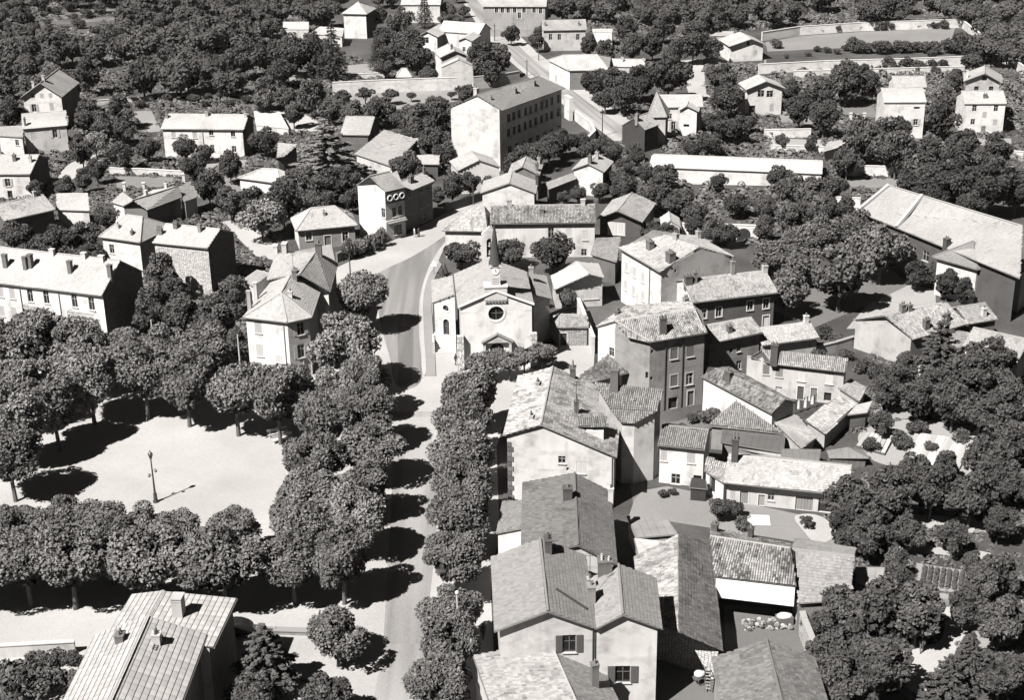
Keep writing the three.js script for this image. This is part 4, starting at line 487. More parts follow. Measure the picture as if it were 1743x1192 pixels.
// ---------------------------------------------------------------- the church
const church = gable({ name: 'church', cat: 'church', label: 'pale church with a round window, a small dark spire and a clock', A: [780, 525], B: [909, 520], depth: 13.5, peak: [844, 497], h: 8.8, tone: [0.28, 0.12, 0.14, 0.65], wall: 0.48, wallTones: [0.6, 0.2, 0.3, 0.42], ov: [0.05, 0.3, 0.1, 0.3], gutter: false,
  win: [[844.5, 534, 2.1, 2.1, 'r'], [846, 604, 1.9, 3.6, 'ad']] });
{
  const g = church.g, org = church.org, V = church.V, L = v => v.clone().sub(org), a = L(V[0]), b = L(V[1]), p = L(V[4]), u = V3().subVectors(b, a).setY(0).normalize(), n = V3(-u.z, 0, u.x), turn = Math.atan2(-u.z, u.x);   // n looks out of the front
  const put = (m, at, along = 0, out = 0, up = 0) => { m.position.copy(at).addScaledVector(u, along).addScaledVector(n, out); m.position.y += up; m.rotation.y = turn; return m; };
  // raking parapets of the front
  for (const e of [a, b]) { const d = V3().subVectors(p, e), len = d.length(), c = box(0.42, 0.3, len); const m = mesh('parapet', c, wallM(0.5), g); m.position.copy(e).lerp(p, 0.5).addScaledVector(n, 0.0); m.position.y += 0.16; m.quaternion.setFromUnitVectors(V3(0, 0, 1), d.normalize()); }
  // belfry: pedestal with a scalloped frieze, lantern with clock and louvres, spire
  const py = p.y - 1.6;
  put(mesh('belfry_base', merge([box(3.0, 2.2, 2.2, 0, 1.1, 0), box(3.2, 0.16, 2.4, 0, 2.28, 0)]), wallM(0.46), g), p, 0, -1.0).position.y = py;
  for (let i = 0; i < 7; i++) put(mesh('frieze_arch', new THREE.CylinderGeometry(0.18, 0.18, 0.16, 9, 1, false, 0, Math.PI * 2).rotateX(Math.PI / 2), wallM(0.2), g), p, (i - 3) * 0.42, 0.14).position.y = py + 0.35;
  put(mesh('lantern', merge([box(1.25, 2.65, 1.25, 0, 1.32, 0), box(1.45, 0.14, 1.45, 0, 0.07, 0), box(1.5, 0.16, 1.5, 0, 2.7, 0)]), wallM(0.5), g), p, 0, -0.9).position.y = py + 2.36;
  const clock = put(mesh('clock', new THREE.CylinderGeometry(0.48, 0.48, 0.08, 24).rotateX(Math.PI / 2), plainM(0.7), g), p, 0, -0.23); clock.position.y = py + 2.36 + 2.05;
  mesh('clock_hand', merge([box(0.05, 0.36, 0.03, 0, 0.15, 0.06), box(0.26, 0.05, 0.03, 0.1, 0, 0.06)]), plainM(0.03), clock);
  for (let i = 0; i < 4; i++) put(mesh('louvre', box(0.8, 0.1, 0.1).rotateX(0.5), wallM(0.4), g), p, 0, -0.26).position.y = py + 2.36 + 0.3 + i * 0.26;
  for (const [al, ou, tu] of [[0, -0.25, 0], [0.65, -0.9, Math.PI / 2], [-0.65, -0.9, Math.PI / 2]]) { const s = new THREE.Shape([V2(-0.72, 0), V2(0.72, 0), V2(0, 0.62)]), m = put(mesh('gablet', new THREE.ExtrudeGeometry(s, { depth: 0.12, bevelEnabled: false }).translate(0, 0, -0.06), wallM(0.34), g), p, al, ou); m.position.y = py + 5.12; m.rotation.y += tu; }
  const sp = mesh('spire', new THREE.LatheGeometry([V2(0.02, 5.8), V2(0.28, 4.2), V2(0.52, 2.3), V2(0.7, 0.9), V2(0.9, 0.12), V2(0.9, 0)], 8), slabM(0.045), g); put(sp, p, 0, -0.9).position.y = py + 5.18; sp.rotation.y += Math.PI / 8;
  mesh('cross', merge([box(0.06, 0.9, 0.06, 0, 6.1, 0), box(0.42, 0.06, 0.06, 0, 6.26, 0)]), metalM, sp);
  // porch with its small pediment
  const pc = L(P(846, 620, 0)).setY(0), po = V3().subVectors(a, pc).dot(n); const pp = pc.clone().addScaledVector(n, po);
  { const s = new THREE.Shape([V2(-2.1, 3.8), V2(2.1, 3.8), V2(0, 4.95)]); put(mesh('pediment', new THREE.ExtrudeGeometry(s, { depth: 0.5, bevelEnabled: false }), wallM(0.44), g), pp, 0, 0.03);
    for (const k of [-1, 1]) { put(mesh('column', merge([box(0.34, 3.6, 0.34, 0, 1.8, 0), box(0.46, 0.2, 0.46, 0, 3.7, 0), box(0.46, 0.3, 0.46, 0, 0.15, 0)]), wallM(0.46), g), pp, k * 1.75, 0.26); const r = mesh('cornice', box(2.5, 0.16, 0.75), wallM(0.2), g); put(r, pp, k * 1.06, 0.32); r.position.y = 4.46; r.rotateZ(-k * 0.5); } }
  // buttresses
  for (const [e, k] of [[a, -1], [b, 1]]) put(mesh('buttress', merge([box(0.9, 4.6, 0.8, 0, 2.3, 0), box(0.9, 0.4, 0.8, 0, 4.8, 0).applyMatrix4(new THREE.Matrix4().makeRotationX(0))]), stoneM(0.34), g), e.clone().setY(0), -k * 0.15, 0.42);
  // open bell gable standing on the far end of the nave
  const q = L(P(834, 440, p.y - 0.2)), W = 2.3, H = 4.9; const s = new THREE.Shape([V2(-W / 2, -1.2), V2(W / 2, -1.2), V2(W / 2, H - 1.1), V2(0, H), V2(-W / 2, H - 1.1)]); const hole = archPts({ x: 0, y: 1.75, w: 0.95, h: 2.8, s: 'a' }); s.holes.push(new THREE.Path(hole));
  const bg = put(mesh('bell_gable', new THREE.ExtrudeGeometry(s, { depth: 0.6, bevelEnabled: false }), wallM(0.52), g), q);
  for (const y of [0.75, 1.95]) { const m = mesh('bell', new THREE.LatheGeometry([V2(0.02, 0.55), V2(0.16, 0.5), V2(0.2, 0.25), V2(0.34, 0)], 12), mat('bronze', 0.16, null, { p: { metalness: 0.5, roughness: 0.5 } }), bg); m.position.set(0, y, 0.3); const k = mesh('beam', box(0.95, 0.1, 0.1), woodM, bg); k.position.set(0, y + 0.6, 0.3); }
}
house({ name: 'church_aisle', cat: 'church aisle', label: 'low side chapel of the church with a round window over an arched door', pts: [[736, 515, 7.2], [774, 501.5, 8.9], [771, 469, 8.9], [736, 478, 7.2]], faces: [[0, 1, 2, 3]], walls: [[0, 1], [1, 2], [2, 3], [3, 0]], tone: [0.28, 0.12, 0.14, 0.65], wall: 0.48, ov: [0.15, 0, 0.1, 0.25], win: [[759, 525, 0.95, 0.95, 'r'], [760, 557, 0.95, 2.4, 'ad']], gutter: false });
house({ name: 'church_aisle', cat: 'church aisle', label: 'low side chapel of the church on the far side from the street', pts: [[908, 501, 7.6], [939, 509, 6], [929, 470, 6], [901, 466, 7.6]], faces: [[0, 1, 2, 3]], walls: [[0, 1], [1, 2], [2, 3], [3, 0]], tone: [0.28, 0.12, 0.14, 0.65], wall: 0.48, wallTones: [0.5, 0.2, 0.3, 0.3], ov: [0.15, 0.3, 0.1, 0], gutter: false, chim: [[898, 470, 0.6, 1.8, 0.6, { tone: 0.3 }]] });
{ const o = P(759, 602, 0), st = thing('stone_steps', 'flight of stone steps up to the chapel door beside the church', 'steps', o, 0.06); for (let i = 0; i < 6; i++) { const m = mesh('step', box(3.0, 0.26, 0.5 + 0.0), wallM(0.46), st); m.position.set(0, 0.13 + i * 0.26, -i * 0.42); } const c = mesh('cheek_wall', box(0.3, 1.9, 3.0), wallM(0.44), st); c.position.set(-1.66, 0.95, -1.25); const l = mesh('landing', box(3.0, 1.6, 1.4), wallM(0.5), st); l.position.set(0, 0.81, -3.4); }

// ---------------------------------------------------------------- extra parts of some houses
function roofPanels(h) {
  for (const f of h.faces) { const F = frameOf(f), pw = 0.78, pl = 0.54, geos = [0, 1, 2].map(() => new THREE.BoxGeometry(pw - 0.022, 0.05, pl - 0.06)); let e0 = 1e9, e1 = -1e9, d0 = 1e9, d1 = -1e9;
    for (const [a, b] of F.flat) { e0 = Math.min(e0, a); e1 = Math.max(e1, a); d0 = Math.min(d0, b); d1 = Math.max(d1, b); }
    for (let a = e0 + pw / 2; a < e1; a += pw) for (let b = d1 - pl / 2; b > d0; b -= pl) { if (!inside(F.flat, a, b)) continue; const w = F.o.clone().addScaledVector(F.e, a).addScaledVector(F.d, b); if (V3().subVectors(w, camera.position).normalize().dot(fwd) < 0.93) continue;
      const m = mesh('roof_panel', geos[0], slabM([0.31, 0.34, 0.36, 0.29][Math.floor(rnd() * 4)]), h.g); m.quaternion.setFromRotationMatrix(new THREE.Matrix4().makeBasis(F.e, F.n, F.d)); m.position.copy(w).addScaledVector(F.n, 0.03 + rnd() * 0.012).sub(h.org); } }
}
panelHouses.forEach(roofPanels);
{ // hooked ladder on the panel roof
  const h = panelHouses[0], f = h.faces[1], F = frameOf(f), at = P(265, 1096, 9), y = planeY(f, at.x, at.z); const g = thing('roof_ladder', 'short dark roof ladder lying on the pale panel roof', 'ladder', V3(at.x, y + 0.1, at.z)); g.quaternion.setFromRotationMatrix(new THREE.Matrix4().makeBasis(F.e, F.n, F.d));
  for (const k of [-0.16, 0.16]) mesh('rail', box(2.4, 0.06, 0.05, 0.6, 0, k), woodM, g); for (let i = 0; i < 9; i++) mesh('rung', box(0.05, 0.05, 0.3, -0.5 + i * 0.27, 0, 0), woodM, g); }
// balconies of the apartment house
for (const [px, py, w] of [[68, 525, 4.2], [144, 535, 4.2]]) { const W = block.wl[0], d = ray(px, py), t = V3().addVectors(W.O, block.org).sub(camera.position).dot(W.N) / d.dot(W.N), p = camera.position.clone().addScaledVector(d, t).sub(block.org);
  const b = mesh('balcony', merge([box(w, 0.16, 0.9, 0, -0.5, 0.46), box(0.15, 0.35, 0.6, -w / 2 + 0.4, -0.72, 0.3), box(0.15, 0.35, 0.6, w / 2 - 0.4, -0.72, 0.3)]), wallM(0.4), block.g); b.position.copy(p); b.rotation.y = Math.atan2(-W.X.z, W.X.x);
  const bars = [box(w, 0.05, 0.05, 0, 0.5, 0.88), box(w, 0.04, 0.04, 0, -0.3, 0.88)]; for (let i = 0; i <= 26; i++) bars.push(box(0.03, 0.85, 0.03, -w / 2 + w * i / 26, 0.05, 0.88)); for (const k of [-1, 1]) bars.push(box(0.05, 0.05, 0.85, k * w / 2, 0.5, 0.46), box(0.05, 0.9, 0.05, k * w / 2, 0.02, 0.88)); mesh('railing', merge(bars), metalM, b);
  const fl = []; for (let i = 0; i < 60; i++) { const q = new THREE.TetrahedronGeometry(rr(0.08, 0.18)); q.translate(rr(-w / 2, w / 2), rr(-0.3, 0.1), rr(0.92, 1.08)); fl.push(q); } mesh('plants', merge(fl), plainM(0.06), b); }
// mansard front with three round dormers over the shop
{ const W = mansard.wl[0], g = mansard.g, len = W.L, y0 = 8.65; const fr = new THREE.Group(); fr.name = 'mansard_front'; fr.position.copy(W.O); fr.rotation.y = Math.atan2(-W.X.z, W.X.x); g.add(fr);
  mesh('slate_slope', box(len, 1.9, 0.25, len / 2, -1.15, 0.16).applyMatrix4(new THREE.Matrix4().makeTranslation(0, y0, 0)), slabM(0.05), fr);
  for (const k of [0.19, 0.5, 0.81]) { const m = mesh('round_dormer', new THREE.TorusGeometry(0.46, 0.11, 8, 20), plainM(0.6), fr); m.position.set(len * k, y0 - 1.15, 0.4); const q = mesh('dormer_pane', new THREE.CircleGeometry(0.42, 20), glassM, fr); q.position.set(len * k, y0 - 1.15, 0.36); }
  mesh('string_course', box(len, 0.2, 0.3, len / 2, 3.4, 0.13), wallM(0.5), fr); mesh('shop_awning', box(len * 0.96, 0.1, 0.8, len / 2, 3.2, 0.45), boardM(0.2), fr); }
// tile roofed dormer on the great gabled house
{ const at = P(1008, 726, 8.4), t = thing('dormer', 'white walled dormer under a strip of round tiles on the great gabled house', 'dormer', V3(at.x, 7.2, at.z), -0.06);
  mesh('dormer_wall', box(1.9, 1.5, 2.2, 0.3, 0.35, 0), wallM(0.52), t); const rf = [V3(-1.6, 1.62, 0.9), V3(1.5, 1.55, 0.9), V3(1.5, 2.0, -1.0), V3(-1.6, 2.05, -1.0)]; mesh('dormer_roof', roofSlab([rf], 0.1), slabM(0.08), t); layTiles([rf], 'canal', toner(0.18, 0.3), t); }

{ // dark quoins on the street corner of the great gabled house
  const W = great.wl[0]; for (let i = 0; i < 13; i++) { const w = 0.45 + 0.22 * (i % 2), m = mesh('quoin_stone', box(w, 0.56, 0.1), stoneM([0.09, 0.13, 0.07][i % 3]), great.g); m.position.copy(W.O).addScaledVector(W.X, w / 2).addScaledVector(W.N, 0.02); m.position.y = 0.32 + i * 0.6; m.rotation.y = Math.atan2(-W.X.z, W.X.x); }
  // thin dark strip lying on the wider of the joined gables
  const f = twin.faces[1], F = frameOf(f), a = P(946, 1009, 9.9), b = P(999, 1034, 9.3), A = V3(a.x, planeY(f, a.x, a.z), a.z).sub(twin.org), B = V3(b.x, planeY(f, b.x, b.z), b.z).sub(twin.org), d = V3().subVectors(B, A), L = d.length(); d.normalize(); const k = mesh('roof_strip', box(0.32, 0.1, L), plainM(0.03), twin.g); k.quaternion.setFromRotationMatrix(new THREE.Matrix4().makeBasis(V3().crossVectors(F.n, d), F.n, d)); k.position.copy(A).lerp(B, 0.5).addScaledVector(F.n, 0.06); }

// rain pipes down the fronts
function rainPipe(h, px, py, tone = 0.1) { const dir = ray(px, py); let best = 1e9, hit; for (const w of h.wl) { const den = dir.dot(w.N); if (den > -1e-4) continue; const t = V3().addVectors(w.O, h.org).sub(camera.position).dot(w.N) / den, p = camera.position.clone().addScaledVector(dir, t).sub(h.org).sub(w.O), x = p.dot(w.X); if (x > -0.5 && x < w.L + 0.5 && t < best) { best = t; hit = [w, Math.min(Math.max(x, 0.2), w.L - 0.2)]; } } if (!hit) return; const [w, x] = hit, H = Math.min(w.t2[0].y, w.t2[w.t2.length - 1].y) - 0.05, m = mesh('rain_pipe', new THREE.CylinderGeometry(0.06, 0.06, H, 7), plainM(tone), h.g); m.position.copy(w.O).addScaledVector(w.X, x).addScaledVector(w.N, 0.1); m.position.y = H / 2; }
rainPipe(greyHouse, 1131, 640, 0.04); rainPipe(greyHouse, 1160, 640, 0.05); rainPipe(twin, 1011, 1120, 0.06); rainPipe(paleHouse, 1106, 480, 0.1); rainPipe(farm, 347, 245, 0.3); rainPipe(block, 39, 520, 0.2); rainPipe(block, 105, 530, 0.2); rainPipe(cornerHouse, 486, 590, 0.3); rainPipe(great, 1046, 800, 0.3);
// ---------------------------------------------------------------- ground, roads, yards
function groundMat(tone, map) { return mat('ground' + map.id, tone, map, { bump: 0.02 }); }
function sheet(name, label, cat, pxs, lift, material, turn = 0) {
  const pts = pxs.map(p => P(p[0], p[1], 0)), sh = new THREE.Shape(pts.map(p => V2(p.x, -p.z))), g = new THREE.ShapeGeometry(sh); g.rotateX(-Math.PI / 2); g.translate(0, lift, 0);
  const m = mesh(numbered(name), g, material, scene); const uv = g.attributes.uv, ps = g.attributes.position, c = Math.cos(turn), s = Math.sin(turn); for (let i = 0; i < uv.count; i++) uv.setXY(i, ps.getX(i) * c + ps.getZ(i) * s, -ps.getX(i) * s + ps.getZ(i) * c);
  return tag(m, label, cat, null, 'structure');
}
function smooth(pts, n = 6) { const c = new THREE.CatmullRomCurve3(pts.map(p => V3(p[0], p[1], 0)), true, 'centripetal'); return c.getPoints(pts.length * n).slice(0, -1).map(p => [p.x, p.y]); }
const upTurn = (() => { const a = P(1062, 240), b = P(860, 70); return Math.atan2(-(b.x - a.x), b.z - a.z); })();
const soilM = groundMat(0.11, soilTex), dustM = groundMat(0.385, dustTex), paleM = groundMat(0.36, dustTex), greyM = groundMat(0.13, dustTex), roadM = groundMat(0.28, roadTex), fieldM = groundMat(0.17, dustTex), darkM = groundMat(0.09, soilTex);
{ const g = new THREE.PlaneGeometry(4400, 4400); g.rotateX(-Math.PI / 2); g.translate(0, 0, -1200); const uv = g.attributes.uv, ps = g.attributes.position; for (let i = 0; i < uv.count; i++) uv.setXY(i, ps.getX(i), ps.getZ(i)); tag(mesh('ground', g, soilM, scene), 'dark planted ground of gardens and orchards around the village', 'ground', null, 'structure'); }
sheet('square', 'bright bare ground of the village square and main street', 'square', [[-260, 1300], [-120, 640], [140, 570], [330, 620], [420, 650], [545, 545], [575, 455], [700, 395], [800, 340], [850, 335], [858, 348], [770, 392], [748, 440], [738, 470], [736, 590], [790, 602], [940, 590], [1012, 590], [1010, 640], [880, 660], [845, 760], [850, 900], [835, 1000], [850, 1300]], 0.01, dustM);
sheet('road', 'worn grey main road running down between the rows of plane trees', 'road', smooth([[640, 1240], [652, 1100], [660, 960], [668, 830], [676, 740], [700, 726], [726, 726], [738, 770], [744, 860], [738, 960], [724, 1080], [712, 1240]], 5), 0.02, groundMat(0.27, roadTex));
sheet('road', 'darker road surface sweeping round the bend before the church', 'road', smooth([[674, 655], [664, 610], [650, 560], [638, 500], [630, 478], [650, 462], [700, 438], [745, 410], [800, 372], [846, 338], [858, 344], [810, 378], [766, 404], [735, 445], [716, 500], [713, 560], [716, 650], [696, 662]], 5), 0.02, groundMat(0.2, roadTex));
sheet('road', 'dark asphalt patch in the road beside the church steps', 'asphalt patch', [[677, 556], [704, 556], [703, 656], [678, 656]], 0.028, groundMat(0.13, roadTex));
sheet('road', 'faint dark worn band across the crossing', 'road band', [[668, 702], [752, 700], [752, 709], [668, 711]], 0.024, groundMat(0.27, roadTex));
sheet('road', 'straight upper road climbing past the school', 'road', [[1085, 246], [1062, 240], [1000, 197], [972, 180], [928, 146], [880, 106], [846, 72], [818, 38], [795, 5], [770, -25], [790, -28], [808, -5], [836, 30], [862, 58], [897, 92], [946, 132], [985, 162], [1022, 190], [1072, 222], [1100, 240]], 0.02, groundMat(0.25, roadTex), upTurn);
sheet('path', 'bright verge and footway beside the upper road', 'path', [[1105, 236], [1072, 222], [1022, 190], [985, 162], [946, 132], [897, 92], [862, 58], [836, 30], [808, -5], [822, -6], [850, 26], [878, 55], [915, 90], [970, 130], [1005, 160], [1060, 196], [1110, 225]], 0.015, dustM);
sheet('path', 'narrow footway on the school side of the upper road', 'path', [[1062, 240], [1000, 197], [972, 180], [928, 146], [880, 106], [846, 72], [818, 38], [795, 5], [789, 6], [811, 40], [838, 74], [872, 108], [920, 149], [966, 184], [994, 202], [1045, 240]], 0.015, dustM);
{ // kerbed pavement round the church corner
  const e = [[746, 444], [737, 454], [729, 467], [723, 484], [719.5, 505], [718.5, 530], [719, 560], [720, 600], [722, 640], [742, 641], [740, 600], [737, 560], [735, 530], [735, 500], [738, 480], [744, 466], [752, 452]], pts = e.map(p => P(...p)), sh = new THREE.Shape(pts.map(p => V2(p.x, -p.z))); const g = new THREE.ExtrudeGeometry(sh, { depth: 0.13, bevelEnabled: false }); g.rotateX(-Math.PI / 2); g.translate(0, 0.01, 0); tag(mesh(numbered('pavement'), g, groundMat(0.26, dustTex), scene), 'raised pavement curving round the church corner', 'pavement', null, 'structure');
  const k = smooth([[743, 446], [728, 468], [717.5, 505], [717.5, 560], [720.5, 640], [724, 640], [721.5, 560], [721.5, 505], [732, 468], [747, 447]], 6).map(p => P(...p)), ks = new THREE.Shape(k.map(p => V2(p.x, -p.z))), kg = new THREE.ExtrudeGeometry(ks, { depth: 0.16, bevelEnabled: false }); kg.rotateX(-Math.PI / 2); kg.translate(0, 0.012, 0); tag(mesh(numbered('kerb'), kg, groundMat(0.42, dustTex), scene), 'pale kerb edging the pavement round the church corner', 'kerb', null, 'structure'); }
sheet('courtyard', 'grey trodden courtyard between the white house and the hangar', 'yard', [[1095, 835], [1135, 828], [1240, 850], [1400, 885], [1425, 905], [1415, 935], [1340, 920], [1140, 888], [1070, 880], [1080, 850]], 0.01, groundMat(0.21, dustTex));
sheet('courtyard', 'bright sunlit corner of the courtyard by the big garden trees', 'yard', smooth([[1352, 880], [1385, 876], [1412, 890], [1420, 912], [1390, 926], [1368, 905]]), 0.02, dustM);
sheet('yard', 'small enclosed yard with a heap of rubble behind the grey outbuilding', 'yard', [[1232, 1030], [1352, 1040], [1385, 1130], [1235, 1130]], 0.01, greyM);
sheet('yard', 'schoolyard of pale gravel below the hall', 'yard', [[1440, 560], [1475, 520], [1545, 486], [1592, 492], [1592, 530], [1520, 560]], 0.01, groundMat(0.32, dustTex));
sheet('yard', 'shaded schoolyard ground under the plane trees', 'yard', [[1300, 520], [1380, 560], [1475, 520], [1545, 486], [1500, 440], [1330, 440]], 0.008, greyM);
sheet('alley', 'narrow alley between the two-gabled house and the barn', 'path', [[1113, 1240], [1112, 1000], [1080, 880], [1060, 720], [1075, 720], [1100, 840], [1120, 960], [1160, 1100], [1230, 1130], [1232, 1240]], 0.006, greyM);
sheet('lane', 'bright lane behind the apartment house', 'path', [[378, 378], [400, 374], [440, 392], [470, 415], [474, 445], [436, 436], [400, 400]], 0.01, dustM);
sheet('yard', 'white open yard beside the long farmhouse', 'yard', [[428, 190], [500, 186], [540, 205], [545, 222], [500, 228], [450, 222]], 0.01, dustM);
sheet('path', 'light track curving through the gardens below the villa', 'path', smooth([[100, 304], [118, 280], [160, 264], [186, 262], [186, 268], [150, 280], [125, 305]]), 0.01, dustM);
sheet('field', 'pale mown field inside the terrace walls', 'field', [[1302, 72], [1360, 62], [1470, 54], [1625, 48], [1618, 70], [1560, 76], [1430, 82], [1306, 88]], 0.01, groundMat(0.2, dustTex));
sheet('field', 'mottled lower strip of the terraced field', 'field', [[1304, 90], [1430, 84], [1600, 78], [1690, 92], [1560, 100], [1304, 108]], 0.01, groundMat(0.14, soilTex));
sheet('lawn', 'light lawn in front of the pyramid roofed villa', 'lawn', [[556, 136], [585, 112], [652, 106], [656, 128], [610, 134]], 0.01, groundMat(0.26, dustTex));
sheet('field', 'thin pale meadow strip under the wood', 'field', [[150, 166], [260, 160], [430, 144], [560, 150], [560, 158], [430, 156], [260, 174], [150, 176]], 0.01, groundMat(0.18, soilTex));
sheet('field', 'orchard grass behind the school with small fruit trees', 'field', [[566, 158], [780, 150], [780, 172], [700, 186], [640, 186], [580, 176]], 0.01, groundMat(0.24, dustTex));
const plots = [[[1326, 196], [1402, 200], [1398, 212], [1330, 210], 0.22, 'grey lawn plot beside the wide windowed villa'], [[1424, 176], [1492, 176], [1490, 200], [1428, 202], 0.14, 'mown plot under the white railing'], [[1306, 236], [1398, 238], [1400, 256], [1310, 254], 0.3, 'pale kitchen plot before the long greenhouse'], [[1440, 302], [1540, 304], [1520, 322], [1440, 318], 0.2, 'light plot beyond the greenhouse end'], [[1500, 240], [1560, 244], [1556, 256], [1500, 252], 0.26, 'pale ground at the foot of the narrow stepped house'], [[1640, 234], [1720, 236], [1722, 250], [1650, 246], 0.26, 'bright plot below the tower like house'], [[300, 305], [400, 302], [420, 330], [330, 338], 0.2, 'pale garden plot between barn and cube house'], [[196, 300], [300, 302], [290, 318], [200, 322], 0.18, 'mounded lawn above the light barn'], [[290, 275], [420, 272], [424, 286], [300, 292], 0.26, 'pale ground along the long farmhouse front'], [[440, 100], [560, 104], [556, 118], [450, 116], 0.2, 'light clearing behind the great wood edge'], [[470, 172], [560, 170], [570, 182], [480, 186], 0.24, 'pale rough grass near the cedar'], [[1480, 700], [1540, 690], [1560, 712], [1490, 716], 0.28, 'pale plot above the cold frames'], [[1630, 820], [1720, 812], [1720, 836], [1640, 842], 0.24, 'pale gap between the orchard trees'], [[1470, 965], [1540, 975], [1530, 1000], [1475, 990], 0.26, 'trodden pale ground by the tiny shed'], [[1640, 1060], [1700, 1050], [1712, 1100], [1660, 1105], 0.26, 'pale plot beside the conifers'], [[1120, 396], [1215, 410], [1210, 425], [1130, 420], 0.22, 'light ground by the tiny lodge'], [[1300, 100], [1440, 92], [1440, 108], [1300, 116], 0.22, 'pale slope under the chalet']];
for (const q of plots) sheet('field', q[5], 'garden plot', q.slice(0, 4), 0.009, groundMat(q[4], dustTex));
sheet('field', 'striped kitchen garden beside the long farmhouse', 'field', [[226, 190], [258, 188], [276, 224], [244, 226]], 0.01, groundMat(0.24, dustTex));
sheet('field', 'pale terraces at the top beside the wood', 'field', [[46, 38], [120, 33], [205, 28], [205, 33], [130, 40], [50, 45]], 0.01, groundMat(0.3, soilTex));
sheet('field', 'second thin pale terrace at the top beside the wood', 'field', [[60, 26], [150, 17], [215, 12], [215, 19], [150, 24], [66, 32]], 0.01, groundMat(0.3, soilTex));
sheet('field', 'small bright clearing in the wood', 'field', [[125, 82], [190, 76], [196, 86], [130, 90]], 0.01, groundMat(0.28, dustTex));
sheet('field', 'sunlit slip of grass above the tall gabled villa', 'field', [[20, 112], [75, 98], [80, 104], [30, 116]], 0.01, groundMat(0.28, dustTex));
sheet('yard', 'bright forecourt between the villas and the upper road', 'yard', [[1150, 104], [1196, 100], [1202, 160], [1225, 172], [1180, 178]], 0.01, dustM);
sheet('yard', 'white ground before the long low greenhouse', 'yard', [[1130, 294], [1390, 300], [1385, 318], [1180, 314]], 0.01, dustM);
sheet('path', 'bright garden path at the bottom right of the gardens', 'path', smooth([[1590, 1020], [1640, 1030], [1652, 1060], [1630, 1100], [1600, 1160], [1560, 1180], [1530, 1160], [1556, 1120], [1520, 1108], [1600, 1090], [1606, 1050]]), 0.01, dustM);
sheet('bed', 'vegetable bed with rows of low plants beyond the tiny shed', 'garden bed', [[1556, 958], [1672, 976], [1668, 1016], [1560, 1000]], 0.012, groundMat(0.26, dustTex));
sheet('bed', 'light sandy plot next to the vegetable bed', 'garden bed', [[1570, 1006], [1640, 1014], [1640, 1036], [1580, 1030]], 0.01, groundMat(0.26, dustTex));
sheet('path', 'pale trampled ground around the cold frames', 'path', smooth([[1460, 742], [1500, 720], [1580, 716], [1660, 742], [1670, 780], [1620, 820], [1540, 800], [1480, 780]]), 0.01, groundMat(0.3, dustTex));
sheet('path', 'scraps of pale ground under the big garden trees', 'path', smooth([[1520, 880], [1600, 878], [1680, 890], [1676, 906], [1600, 900], [1530, 898]]), 0.01, groundMat(0.34, dustTex));
sheet('path', 'second scrap of pale ground under the garden trees', 'path', smooth([[1530, 928], [1600, 932], [1690, 945], [1680, 956], [1600, 944], [1535, 940]]), 0.01, groundMat(0.34, dustTex));
sheet('path', 'pale footpath down to the white farm building', 'path', [[1534, 660], [1560, 620], [1572, 624], [1556, 662]], 0.01, groundMat(0.36, dustTex));
sheet('yard', 'pale forecourt by the side of the tall grey house', 'yard', [[1140, 720], [1200, 705], [1210, 722], [1206, 735], [1140, 730]], 0.01, greyM);
sheet('yard', 'sunlit passage between the church and the stone hut', 'yard', [[935, 590], [1008, 585], [1006, 615], [930, 625]], 0.012, dustM);

// ---------------------------------------------------------------- walls and fences
function wallRun(label, pxs, h, tone = 0.5, t = 0.35, o = {}) {
  const pts = pxs.map(p => P(p[0], p[1], 0)), g0 = pts[0].clone(), gs = [], caps = [];
  for (let i = 0; i + 1 < pts.length; i++) { const a = pts[i], b = pts[i + 1], L = a.distanceTo(b), d = V3().subVectors(b, a), r = Math.atan2(-d.z, d.x), c = a.clone().lerp(b, 0.5).sub(g0); const q = box(L + 0.02, h, t); q.rotateY(r); q.translate(c.x, h / 2, c.z); gs.push(q); const k = box(L + 0.05, 0.1, t + 0.16); k.rotateY(r); k.translate(c.x, h + 0.052, c.z); caps.push(k); }
  const th = thing(o.name || 'garden_wall', label, o.cat || 'wall', g0); const m = mesh('wall_face', merge(gs), o.stone ? stoneM(tone) : wallM(tone), th); mesh('coping', merge(caps), plainM(Math.min(0.5, tone * 1.05)), th);
  const uv = m.geometry.attributes.uv, ps = m.geometry.attributes.position; for (let i = 0; i < uv.count; i++) uv.setXY(i, ps.getX(i) + ps.getZ(i), ps.getY(i)); return th;
}
wallRun('long white wall round the top of the terraced field', [[1296, 70], [1360, 60], [1465, 53], [1560, 50], [1636, 47]], 2.4, 0.56);
wallRun('white field wall running down the slope beside the dark wood', [[1636, 47], [1665, 70], [1695, 95], [1740, 128]], 2.2, 0.5);
wallRun('white terrace wall below the mottled strip of field', [[1290, 126], [1400, 120], [1540, 116], [1650, 112], [1740, 108]], 2.4, 0.54);
wallRun('second lower terrace wall half hidden by bushes', [[1350, 132], [1500, 128], [1640, 124]], 1.6, 0.5);
wallRun('long white orchard wall above the fruit trees', [[567, 162], [640, 158], [720, 155], [778, 153]], 3, 0.5);
wallRun('grey wall from the annex to the school', [[806, 152], [850, 148], [884, 142]], 3, 0.3);
wallRun('thin white wall along the wood edge above the orchard', [[440, 142], [520, 136], [610, 134], [660, 132]], 1.2, 0.5);
wallRun('white garden wall before the villa with wide windows', [[1300, 235], [1379, 234]], 1.8, 0.52);
wallRun('low white wall behind the long greenhouse', [[1311, 257], [1402, 260]], 1.2, 0.5);
wallRun('bright white wall in the trees beyond the greenhouse', [[1430, 299], [1536, 301]], 2, 0.56);
wallRun('short white wall near the hall gable', [[1421, 352], [1463, 354]], 1.8, 0.55);
wallRun('white wall beside the hall with trees behind', [[1600, 262], [1740, 272]], 1.6, 0.45);
